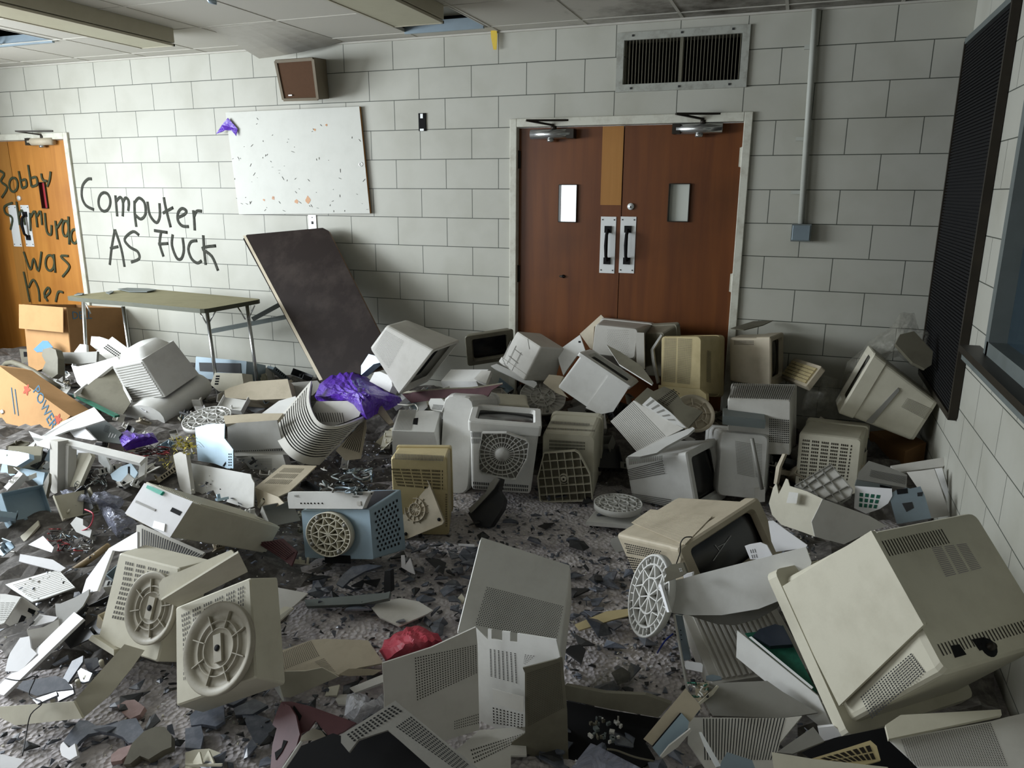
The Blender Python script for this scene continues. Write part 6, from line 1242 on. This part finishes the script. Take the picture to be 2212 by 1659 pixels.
panel('tan_curved_lid','tan curved lid standing behind the bowl shell','casing lid',TAN,'zC',[(1765,1030),(1775,960),(1790,850),(1860,705),(1890,710),(1830,850),(1800,1020),(1790,1040)],(1800,900,.3),(-.7,-1,.2),.02)
# ---- bottom right
shell('perforated_corner_cover','white perforated cover cut by the bottom right corner of the photo','casing cover',[
 ('front_rail',CREAM,'b3',[(1285,1388),(1380,1325),(2012,1290),(2018,1325),(1306,1476)],(1650,1370,.36),(-.05,-.7,1),.02),
 ('grill_face',PALE,'b3',[(1310,1480),(1960,1362),(2060,1335),(2230,1300),(2230,1720),(1560,1720),(1440,1600)],(1800,1500,.33),(-.05,-.7,1),.01,[([(1380,1480),(1950,1372),(2060,1650),(1440,1650)],40,26,.5,.45,BROWNK)])])
shell('cream_bottom_tray','cream tray with dark ribs inside, cut by the bottom edge at the right','open tray',[
 ('near_wall',CREAM,'b3',[(568,1560),(840,1605),(1300,1655),(1350,1720),(590,1720)],(850,1640,.3),(0,-1,.7),.008),
 ('far_wall',GREY,'b3',[(600,1560),(830,1400),(900,1490),(700,1570)],(760,1500,.3),(0,-.7,1),.01),
 ('rib_basket',YEL,'b3',[(820,1600),(1050,1530),(1190,1485),(1230,1520),(1255,1610),(1150,1640)],(1050,1570,.27),(0,-.7,1),.01,[([(860,1600),(1190,1510),(1230,1610),(1000,1630)],8,2,.7,.8,BROWNK)]),
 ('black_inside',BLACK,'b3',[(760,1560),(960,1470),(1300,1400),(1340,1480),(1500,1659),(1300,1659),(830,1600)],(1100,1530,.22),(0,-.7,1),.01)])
panel('white_block_under','small bluish white block under the corner of the biggest monitor','plastic block',PAPER,'b3',[(860,1405),(960,1395),(1030,1450),(880,1495)],(940,1440,.2),(0,-1,.5),.03)
# ---- right back
H=casebox(None,'metal_drive_box','grey metal drive box lying on top of the rounded white monitor',STEEL,'drive box',D=[.22,.05,.15,.22,.05,0,0],t=list(W((1607,912),'z',.475)),R=rot(0.02,0.02,.1).tolist(),part='metal_case')
H=casebox(None,'small_speaker_box','little white box with square holes behind the grooved white back','speaker box',WHITE if False else 'speaker box',D=[.08,.09,.08,.08,.09,0,0],t=list(W((943,872),'z',.47)),R=rot(.2,0,.2).tolist(),part='box_shell') if False else None
panel('perforated_white_box','little white box with square holes behind the grooved white back','speaker box',WHITE,'zA',[(805,1160),(830,1110),(960,1110),(1010,1165),(965,1270),(830,1240)],(900,1200,.47),(0,-1,.5),.05,slots=[([(860,1180),(985,1190),(965,1250),(845,1240)],8,4,.55,.55,BLACK)])
mb=MB(); A,B=W(Q('zC',[(1530,540)])[0],'y',-1.12),W(Q('zC',[(1640,1090)])[0],'y',-1.12); mb.tube([A,B],.01,GREY); tag(mb.build('cable_rod'),'grey cable running down the back of the rounded white monitor','cable')
panel('dusty_glass_plate','dusty greenish plate lying on top of the brownish monitor','plate',OLIVE,'r6',[(315,500),(460,455),(585,450),(520,480),(400,510)],(450,480,.86),(0,-.2,1),.006)
panel('black_screen_panel','dark flat panel with a pale edge leaning over the smooth white monitor','panel',OLIVE,'zB',[(755,425),(900,500),(1140,660),(1258,830),(1245,855),(890,635)],(1000,640,.74),(-.2,-.7,1),.012,ms=WHITE)
panel('olive_bezel_back','dusty brown bezel leaning on the left door leaf behind the dotted monitor','front frame',TAN,'zB',[(465,308),(695,100),(745,152),(620,230),(605,478),(575,465)],(580,300,.72),(-.3,-1,.4),.02)
panel('white_side_plate','white plate with screw holes leaning beside the smooth white monitor','casing panel',WHITE,'zB',[(205,450),(220,495),(465,318),(525,495),(430,550),(330,690),(285,760),(240,620)],(380,500,.66),(-.2,-1,.5),.01,slots=[([(450,385),(475,385),(475,405),(450,405)],1,1,1,1,BLACK)])
panel('thin_bezel_edge','thin pale bezel edge standing between the dark and yellowed monitors','front frame',GREY,'zB',[(1230,480),(1345,310),(1360,325),(1262,480),(1275,600),(1325,835),(1300,850),(1245,600)],(1260,560,.66),(-.5,-1,.2),.015)
shell('grooved_curved_cover','pale curved cover with many diagonal grooves right of centre','casing cover',[
 ('lower_face',PALE,'zB',[(798,1258),(1052,1030),(1330,1190),(1592,1335),(1400,1430),(1250,1510),(1080,1585),(950,1430)],(1150,1300,.42),(-.2,-1,.6),.008,[([(1040,1040),(1400,1415),(1080,1575),(800,1260)],1,18,1,.3,GREY)]),
 ('upper_face',WHITE,'zB',[(1140,1078),(1232,990),(1450,1160),(1625,1325),(1560,1330),(1330,1195)],(1350,1160,.5),(-.1,-1,.5),.008,[([(1160,1070),(1240,1000),(1530,1270),(1450,1260)],1,5,1,.3,GREY)]),
 ('dusty_back',OLIVE,'zB',[(1060,1020),(1200,890),(1265,930),(1380,880),(1500,930),(1600,1070),(1800,1150),(1640,1330),(1450,1160),(1232,990),(1140,1078)],(1350,1000,.56),(0,-.7,1),.01,[([(1300,1030),(1480,900),(1560,960),(1420,1100)],10,3,.4,.7,BROWNK)])],'slotted monitor covers')
panel('broken_white_bezel','broken white bezel lying on top of the tilted white monitor','front frame',WHITE,'zB',[(980,1640),(1080,1585),(1400,1430),(1690,1318),(1712,1335),(1640,1400),(1400,1530),(1300,1600),(1120,1640)],(1400,1480,.38),(-.1,-.8,1),.02)
panel('long_bezel_bar','long white grooved bar resting on the grooved grey monitor','bezel bar',WHITE,'zA',[(1548,720),(1620,695),(2095,915),(2100,945),(2065,985),(1600,760)],(1830,830,.5),(.1,-1,.6),.02)
panel('tan_lid_back','tan lid piece behind the round tilted base','casing piece',TAN,'zB',[(65,840),(130,750),(240,760),(285,770),(235,880),(335,1000),(210,950)],(200,850,.5),(-.1,-1,.5),.02)
panel('white_round_shell','small white rounded shell beside the purple film','casing shell',WHITE,'zA',[(100,905),(160,795),(230,790),(320,830),(365,890),(372,960),(340,1035),(200,960)],(240,900,.5),(-.3,-1,.5),.06)
panel('blue_white_box','pale bluish box behind the white rounded shell','box',BLUEM,'zA',[(0,720),(90,580),(165,600),(230,680),(150,700),(80,760),(0,830)],(110,690,.55),(-.3,-1,.4),.06)
shell('torn_brown_board','torn brown board with a ragged white edge lying across the middle heap','board',[
 ('board_face',MAROON,'zA',[(480,1048),(990,1000),(1350,990),(1690,935),(1560,1010),(1480,1140),(1200,1060),(900,1120),(600,1165)],(1000,1060,.47),(0,-1,.3),.012),
 ('ragged_edge',CREAM,'zA',[(480,1048),(520,1028),(700,1008),(1000,985),(1300,975),(1500,950),(1690,920),(1690,938),(1400,985),(990,1008)],(1000,1000,.485),(0,-.4,1),.006)])
panel('card_stack','stack of thin brown cards below the purple film','cards',TAN,'zA',[(0,1270),(70,1180),(160,1220),(240,1175),(390,1400),(330,1420),(200,1280),(130,1300),(40,1340)],(180,1270,.4),(.1,-.8,1),.02)
# ================================================================ FILM BAGS, CABLES, SHARDS AND CRUMBS
def bag(name,label,cat,m,reg,outline,zs,amp=.03,seed=1,group=None,ax='z'):
    """crumpled film: a closed lumpy sheet whose outline and heights are set"""
    rnd=random.Random(seed); P=Q(reg,outline); c=(sum(p[0] for p in P)/len(P),sum(p[1] for p in P)/len(P)); z0,z1=zs
    ph=[(rnd.uniform(2,9),rnd.uniform(2,9),rnd.uniform(0,6)) for _ in range(7)]
    k=len(P); rings=9; V=[]
    for r_ in range(rings+1):
        t=r_/rings
        for i in range(k*4):
            a=P[(i//4)%k];b=P[(i//4+1)%k];f_=(i%4)/4; e=(a[0]*(1-f_)+b[0]*f_,a[1]*(1-f_)+b[1]*f_); p=(c[0]*(1-t)+e[0]*t,c[1]*(1-t)+e[1]*t)
            z=z1*(1-t**2.2)+z0*t**2.2
            w_=W(p,ax,z); s_=sum(abs(math.sin(w_[0]*f1*7+w_[1]*f2*9+f3)) for f1,f2,f3 in ph)/7-.6
            V.append(w_+np.array([0,-s_*amp*.6,s_*amp*2])*(1-.5*t))
    K=k*4; fs=[(r_*K+i,r_*K+(i+1)%K,(r_+1)*K+(i+1)%K,(r_+1)*K+i) for r_ in range(rings) for i in range(K)]
    loc=tuple(np.mean(V,axis=0)); mb=MB(); mb.add(V,fs,m,False)
    bot=[v-np.array([0,-.02,.03]) for v in V[rings*K:]]; mb.add(V[rings*K:]+bot,[(i,(i+1)%K,(i+1)%K+K,i+K) for i in range(K)]+[tuple(range(K,2*K))],m)
    o=mb.build(name,None,loc); tag(o,label,cat,group); return o
bag('purple_film','crumpled purple plastic film draped over the heap beside the open pale monitor','plastic film',PURPLE,'f',[(680,858),(690,830),(730,800),(760,795),(790,815),(830,840),(865,858),(850,870),(820,880),(790,900),(760,880),(720,868)],(.42,.52),.035,3)
bag('purple_film','small purple plastic film lying below the oval bezel end','plastic film',PURPLE,'f',[(252,938),(275,930),(300,938),(330,935),(335,945),(300,955),(265,965)],(.34,.38),.02,5)
bag('red_bag','dusty red plastic bag lying behind the open monitor shell','bag',RED,'b2',[(232,925),(265,860),(380,785),(480,762),(540,795),(600,810),(628,860),(520,920),(400,965),(270,985)],(.04,.15),.04,4)
bag('white_bag','crumpled white plastic bag on the floor beside the open shell','bag',WBAG,'b2',[(10,1330),(30,1200),(90,1180),(150,1200),(160,1260),(255,1200),(258,1270),(150,1340),(70,1365)],(.03,.09),.03,8)
bag('clear_film','clear crumpled film on the shards in front of the dark bar','plastic film',CLEAR,'y3',[(80,820),(200,760),(400,700),(640,560),(700,640),(680,760),(560,830),(300,860)],(.04,.08),.03,9)
bag('smoky_film','smoky plastic film over the left heap','plastic film',SMOKE,'c4',[(610,940),(720,950),(900,975),(1090,955),(1240,1020),(1180,1090),(1020,1100),(800,1080),(680,1060)],(.22,.27),.03,11)
bag('smoky_film','bluish plastic film between the wire tray and the white drive unit','plastic film',SMOKE,'c4',[(1020,1090),(1120,1090),(1300,1180),(1420,1290),(1310,1360),(1200,1430),(1120,1330),(1050,1200)],(.2,.27),.03,12)
bag('clear_bag','big dusty clear bag over a yellowed case in the far right corner','bag',CLEAR,'r6',[(1010,900),(1060,720),(1200,590),(1350,480),(1400,410),(1490,400),(1520,500),(1600,545),(1660,600),(1650,750),(1560,760),(1400,660),(1200,700),(1080,900)],(-.16,-.36),.03,13,ax='y')
bag('clear_bag','smaller clear bag hanging down between the keyboard and the corner monitor','bag',CLEAR,'r6',[(760,1030),(800,880),(900,800),(1000,830),(1010,950),(990,1080),(850,1090)],(-.2,-.4),.03,14,ax='y')
panel('yellowed_case','yellowed case leaning inside the clear bag in the corner','casing',OLIVE,'r6',[(1370,600),(1400,540),(1490,520),(1610,650),(1600,735),(1560,760),(1480,720)],(1500,640,.85),(.1,-.8,.5),.03)
panel('yellow_card_box','small yellowed slotted piece in the smaller clear bag','casing',YEL,'r6',[(870,890),(980,905),(990,960),(880,950)],(930,925,.36),(0,-1,.4),.04)
# gold star garland
mb=MB()
for k in range(46):
    px=(random.gauss(0,30),random.gauss(0,16)); p=W((395+px[0]*.5,958+px[1]*.6),'z',.36+random.uniform(-.02,.03)); s=random.uniform(.008,.016); a0=random.random()*6; Rm=rot(random.uniform(-1,1)-.6,random.uniform(-.6,.6),a0)
    P=[p+Rm@np.array([math.cos(t)*s*(1 if i%2==0 else .42),math.sin(t)*s*(1 if i%2==0 else .42),0]) for i,t in enumerate([j*PI/5 for j in range(10)])]; mb.prism(P,Rm@np.array([0,0,1.]),.001,GOLD)
for k in range(30):
    a=W((random.uniform(370,425),random.uniform(945,975)),'z',.35);b=a+np.array([random.uniform(-.04,.04),random.uniform(-.02,.02),random.uniform(-.05,.03)]); mb.tube([a,(a+b)/2+np.array([0,0,.01]),b],.001,GOLD,n=4)
for k in range(20):
    a=W((random.uniform(345,375),random.uniform(985,1010)),'z',.3);b=a+np.array([random.uniform(-.02,.02),random.uniform(-.02,.02),random.uniform(-.05,.03)]); mb.tube([a,b],.0012,GOLD,n=4)
tag(mb.build('gold_star_garland'),'tangle of gold foil star garland on the open grey housing','garland',kind='stuff')
# wires in trays: uncountable tangle
def tangle(name,label,reg,c,rx,ry,z,k,mats,seed,rad=.0022):
    rnd=random.Random(seed); mb=MB()
    for i in range(k):
        pts=[];q=(c[0]+rnd.uniform(-rx,rx),c[1]+rnd.uniform(-ry,ry))
        for j in range(5):
            q=(min(max(q[0]+rnd.uniform(-rx,rx)*.5,c[0]-rx),c[0]+rx),min(max(q[1]+rnd.uniform(-ry,ry)*.5,c[1]-ry),c[1]+ry)); pts.append(W(Q(reg,[q])[0],'z',z+rnd.uniform(-.03,.04)))
        sm=[]
        for j in range(len(pts)-1):
            p0=pts[max(j-1,0)];p1=pts[j];p2=pts[j+1];p3=pts[min(j+2,len(pts)-1)]
            for t in (0,.33,.66): sm.append(.5*((2*p1)+(-p0+p2)*t+(2*p0-5*p1+4*p2-p3)*t*t+(-p0+3*p1-3*p2+p3)*t**3))
        mb.tube(sm,rad*rnd.uniform(.6,1.3),rnd.choice(mats),n=6)
    o=mb.build(name); tag(o,label,'wires',kind='stuff')
tangle('wire_tangle','tangle of red and pale wires in the tray at the left edge','c4',(720,1450),230,110,.17,44,[CABR,CABR,CABW,GREY,CABK,BLUEM],2)
tangle('wire_tangle','dark wires and parts inside the empty front frame','c4',(930,840),160,110,.2,46,[CABK,CABK,STEEL,GREY,ALU],3)
tangle('wire_tangle','brown and red wires below the small purple film','c4',(1500,560),230,60,.28,34,[CABR,MAROON,BROWNK,CABK],4)
tangle('wire_tangle','coloured wires inside the pale blue chassis at the left edge','c4',(110,1050),100,60,.16,24,[CABR,CABW,GOLD,CABK],5)
tangle('wire_tangle','bent straps and wires on top of the torn blue chassis','c5',(1650,850),260,130,.4,26,[STEEL,METAL,CABK,GREY],6,.004)
tangle('wire_tangle','thin wires behind the drive front at the bottom','y3',(1330,880),100,70,.22,12,[CABK,CABW,GREEN],7)
def cable(label,reg,pts,zs,m,r=.002):
    P=[W(p,'z',z) for p,z in zip(Q(reg,pts),zs)]; sm=[]
    for j in range(len(P)-1):
        p0=P[max(j-1,0)];p1=P[j];p2=P[j+1];p3=P[min(j+2,len(P)-1)]
        for t in (0,.25,.5,.75): sm.append(.5*((2*p1)+(-p0+p2)*t+(2*p0-5*p1+4*p2-p3)*t*t+(-p0+3*p1-3*p2+p3)*t**3))
    sm.append(P[-1]); mb=MB(); mb.tube(sm,r,m,n=7); tag(mb.build('cable'),label,'cable','loose cables')
cable('thin dark cable hanging over the cream front frame','y1',[(60,450),(230,475),(400,430),(330,640),(480,725),(350,860),(300,1080),(255,1330)],[.16,.16,.16,.12,.13,.07,.03,.02],CABK,.0018)
cable('blue wire curling above the dark bar','y3',[(925,510),(960,450),(1010,380),(1080,320)],[.05,.1,.14,.18],CABB,.003)
cable('thin pale cable running along the bottom edge','y3',[(420,1470),(520,1485),(700,1550),(890,1590)],[.1,.1,.1,.1],OLIVE,.003)
cable('dark cable looping in front of the cracked monitor','zF',[(775,552),(700,560),(655,620),(650,720),(610,840)],[.56,.56,.54,.48,.42],CABK,.002)
cable('white cable on the shells below the torn brown board','zA',[(440,1180),(560,1190),(640,1180),(680,1230),(670,1260)],[.47,.48,.48,.47,.46],CABW,.004)
cable('pink wire fork standing above the wire tray','c4',[(870,1140),(950,1180),(945,1260),(900,1330),(800,1370)],[.3,.32,.28,.25,.22],RED,.003)
cable('thin pale wire near the left curved bracket','y5',[(0,190),(90,220),(180,235)],[.1,.12,.14],CABW,.003)
# ---- supporting rubble under the heap: uncountable dark pieces
def hmap(x,y):
    """height of the compacted rubble"""
    h=0
    h=max(h,.24*min(1,max(0,(1.25-x-.25*(y+1.5))/.9))*min(1,max(0,(y+3.6)/.7)))
    if y>-1.1: h=max(h,.26*min(1,max(0,(y+1.1)/.5)))
    if x>2.95: h=max(h,.12*min(1,(x-2.95)/.3)*min(1,max(0,(-1.0-y)/.5)))
    return h
def inview(p,mx=30):
    q=M3.T@(np.array(p)-CAM)
    if q[1]<.2: return False
    x=IW/2+F*q[0]/q[1];y=IH/2-F*q[2]/q[1]; return -mx<x<IW+mx and y<IH+mx
mb=MB(); nx,ny=110,64; V=[]
x0,x1,y0,y1=-3.7,3.95,-4.3,-.03; rg=random.Random(5)
for j in range(ny+1):
    for i in range(nx+1):
        x=x0+(x1-x0)*i/nx;y=y0+(y1-y0)*j/ny; h=hmap(x,y); V.append((x,y,-.02 if h<.01 else h-.06+rg.uniform(-.03,.03)))
mb.add(V,[(j*(nx+1)+i,j*(nx+1)+i+1,(j+1)*(nx+1)+i+1,(j+1)*(nx+1)+i) for j in range(ny) for i in range(nx)],plastic('rubble_dark','#57534f','#a09a94',amt=.8,scale=25,rough=.85)); o=mb.build('rubble_bed'); tag(o,'packed dusty rubble under the heaps of computer parts','rubble',kind='stuff')
def shard_poly(rg,s):
    k=rg.choice([3,4,4,5,5,6]); a=sorted(rg.uniform(0,2*PI) for _ in range(k)); r=[s*rg.uniform(.55,1) for _ in a]
    if max((a[(i+1)%k]-a[i])%(2*PI) for i in range(k))>PI*.95: return shard_poly(rg,s)
    return [(math.cos(t)*q*rg.uniform(.8,1.2),math.sin(t)*q*.8) for t,q in zip(a,r)]
def put_shard(rg,x,y,z,s,m,th,tilt,name,mb=None):
    P2=shard_poly(rg,s); Rm=rot(rg.gauss(0,tilt),rg.gauss(0,tilt),rg.uniform(0,6)); bend=rg.uniform(0,.25)
    P=[np.array([a,b,0.]) for a,b in P2]; O=np.array([x,y,z])
    low=min((Rm@p)[2] for p in P); O[2]-=low-.0
    W3=[O+Rm@p for p in P]; n=Rm@np.array([0,0,1.]); own=mb is None; mb=mb or MB(); 
    c=sum(W3)/len(W3)+n*(s*bend+th); b=[w-n*0 for w in W3]; t=[w+n*th for w in W3]; k=len(W3)
    mb.add(t+[c]+b,[(i,(i+1)%k,k) for i in range(k)]+[(k+1+i,k+1+(i+1)%k,(i+1)%k,i) for i in range(k)],m)
    if own: return mb.build(name,None,tuple(O))
rg=random.Random(21); KEEP=[(2.38,-2.83,.22),(3.1,-2.6,.3),(3.5,-2.8,.35),(1.6,-3.35,.2),(1.15,-3.2,.2),(1.42,-2.35,.2),(2.05,-1.1,.22),(1.8,-1.3,.2),(2.75,-1.0,.25),(1.55,-1.85,.16)]
def free(x,y,pad=0): return all((x-a)**2+(y-b)**2>(r_+pad)**2 for a,b,r_ in KEEP)
zones=[((1.35,2.35),(-2.75,-2.05),.45,'dark'),((2.35,2.95),(-2.5,-2.05),.2,'dark'),((2.55,3.1),(-3.3,-2.5),.3,'dark'),((1.0,2.2),(-3.9,-3.0),.25,'slate'),((1.7,2.9),(-2.2,-1.3),.3,'dark')]
cnt=0; placed=[]
while cnt<280:
    zx,zy,wt,kind=rg.choices(zones,[5,1.6,1.8,2.0,1.0])[0]; x,y=rg.uniform(*zx),rg.uniform(*zy)
    if not free(x,y,.0) or not inview((x,y,0)): continue
    s=rg.uniform(.025,.075) if kind=='dark' else rg.uniform(.02,.06)
    if any((x-a)**2+(y-b)**2<(.5*(s+c_))**2 for a,b,c_ in placed) and rg.random()<.6: continue
    placed.append((x,y,s)); z=.004+rg.random()*.02
    o=put_shard(rg,x,y,z,s,rg.choice([SHARD,SHARD,SHARD2,DARK]),rg.uniform(.003,.008),.22,'glass_shard'); tag(o,('slate blue' if o.data.materials[0]==SHARD2 else 'near black' if o.data.materials[0]==DARK else 'dark grey')+(' glass shard on the floor by the left foreground monitors' if kind=='slate' else ' glass shard on the floor around the middle monitor'),'glass shard','dark glass shards strewn over the floor'); cnt+=1
# smaller chips: one object each colour, too many to count
for nm,mats,num,smin,smax,lab,zn in (('glass_crumbs',[SHARD,SHARD2,DARK],2600,.006,.022,'tiny dark glass crumbs spread over the floor',None),('plastic_crumbs',[PAPER,PALE,CREAM,plastic('dust_crumb','#8f8984','#a8a19a')],2600,.002,.009,'tiny pale plastic and dust crumbs spread over the floor',None)):
    mb=MB(); k=0
    while k<num:
        x,y=rg.uniform(.4,3.4),rg.uniform(-4.0,-1.0)
        if not inview((x,y,0)): continue
        h=max(0,hmap(x,y)-.02)
        put_shard(rg,x,y,h+.001,rg.uniform(smin,smax),rg.choice(mats),.0025,.35,nm,mb); k+=1
    o=mb.build(nm); tag(o,lab,'crumbs',kind='stuff')
# ---- casing fragments through the left and back heap
FR=[WHITE,PALE,CREAM,TAN,GREY,OLIVE,METAL,BLUEM,DARK]
def fragment(rg,x,y,z,s,mats):
    m=rg.choice(mats); mb=MB(); w_,d_=s*rg.uniform(.7,1.4),s*rg.uniform(.4,1); h_=s*rg.uniform(.15,.45); Rm=rot(rg.gauss(0,.5),rg.gauss(0,.4),rg.uniform(0,6)); O=np.array([x,y,z])
    def b(c,sz): mb.box(O+Rm@np.array(c,float),sz,m,Rm)
    b((0,0,0),(w_,d_,.004)); b((0,-d_/2,h_/2),(w_,.004,h_))
    if rg.random()<.7: b((w_/2,0,h_/2),(.004,d_,h_))
    if rg.random()<.5: b((-w_/2,0,h_/3),(.004,d_,h_*.66))
    k=rg.randint(3,8)
    if rg.random()<.6:
        for i in range(k): mb.box(O+Rm@np.array([-w_*.35+.7*w_*i/k,-d_/2-.0025,h_*.5]),(w_*.3/k,.002,h_*.6),BLACK,Rm)
    for i in range(rg.randint(0,3)): q=O+Rm@np.array([rg.uniform(-.4,.4)*w_,rg.uniform(-.4,.4)*d_,0]); mb.tube([q,q+Rm@np.array([0,0,.03])],.006,m,n=8)
    o=mb.build('casing_fragment',None,tuple(O)); return o
rg=random.Random(33); n_=0; tries=0
while n_<300 and tries<20000:
    tries+=1
    if rg.random()<.72: x,y=rg.uniform(-2.6,1.25),rg.uniform(-3.3,-.3)
    else: x,y=rg.uniform(.8,3.6),rg.uniform(-1.0,-.15)
    if not inview((x,y,.2),0): continue
    h=hmap(x,y)
    if h<.04: continue
    q_=M3.T@(np.array([x,y,h])-CAM); qx,qy=IW/2+F*q_[0]/q_[1],IH/2-F*q_[2]/q_[1]
    if any(a<qx<b and c<qy<d for a,b,c,d in ((150,490,740,960),(250,560,1040,1240),(430,700,890,1060),(580,800,820,1010),(0,150,790,990),(620,860,970,1220))): small=True
    else: small=False
    if not small and 60<qx<310 and 930<qy<1190 and rg.random()<.6: continue
    s=rg.uniform(.04,.085) if small else rg.uniform(.08,.19); o=fragment(rg,x,y,h+rg.uniform(-.04,.01) if small else h+rg.uniform(-.03,.03),s,FR+[WHITE,WHITE,PALE,PAPER] if x<1.3 else [OLIVE,GREY,DARK,TAN,PALE,BROWNK]); n_+=1
    mn=o.data.materials[0].name.replace('_plastic','').replace('_',' '); tag(o,f'broken {mn} casing fragment in the '+('left heap' if x<1.3 else 'heap along the doors'),'casing fragment','broken casing fragments in the heaps')
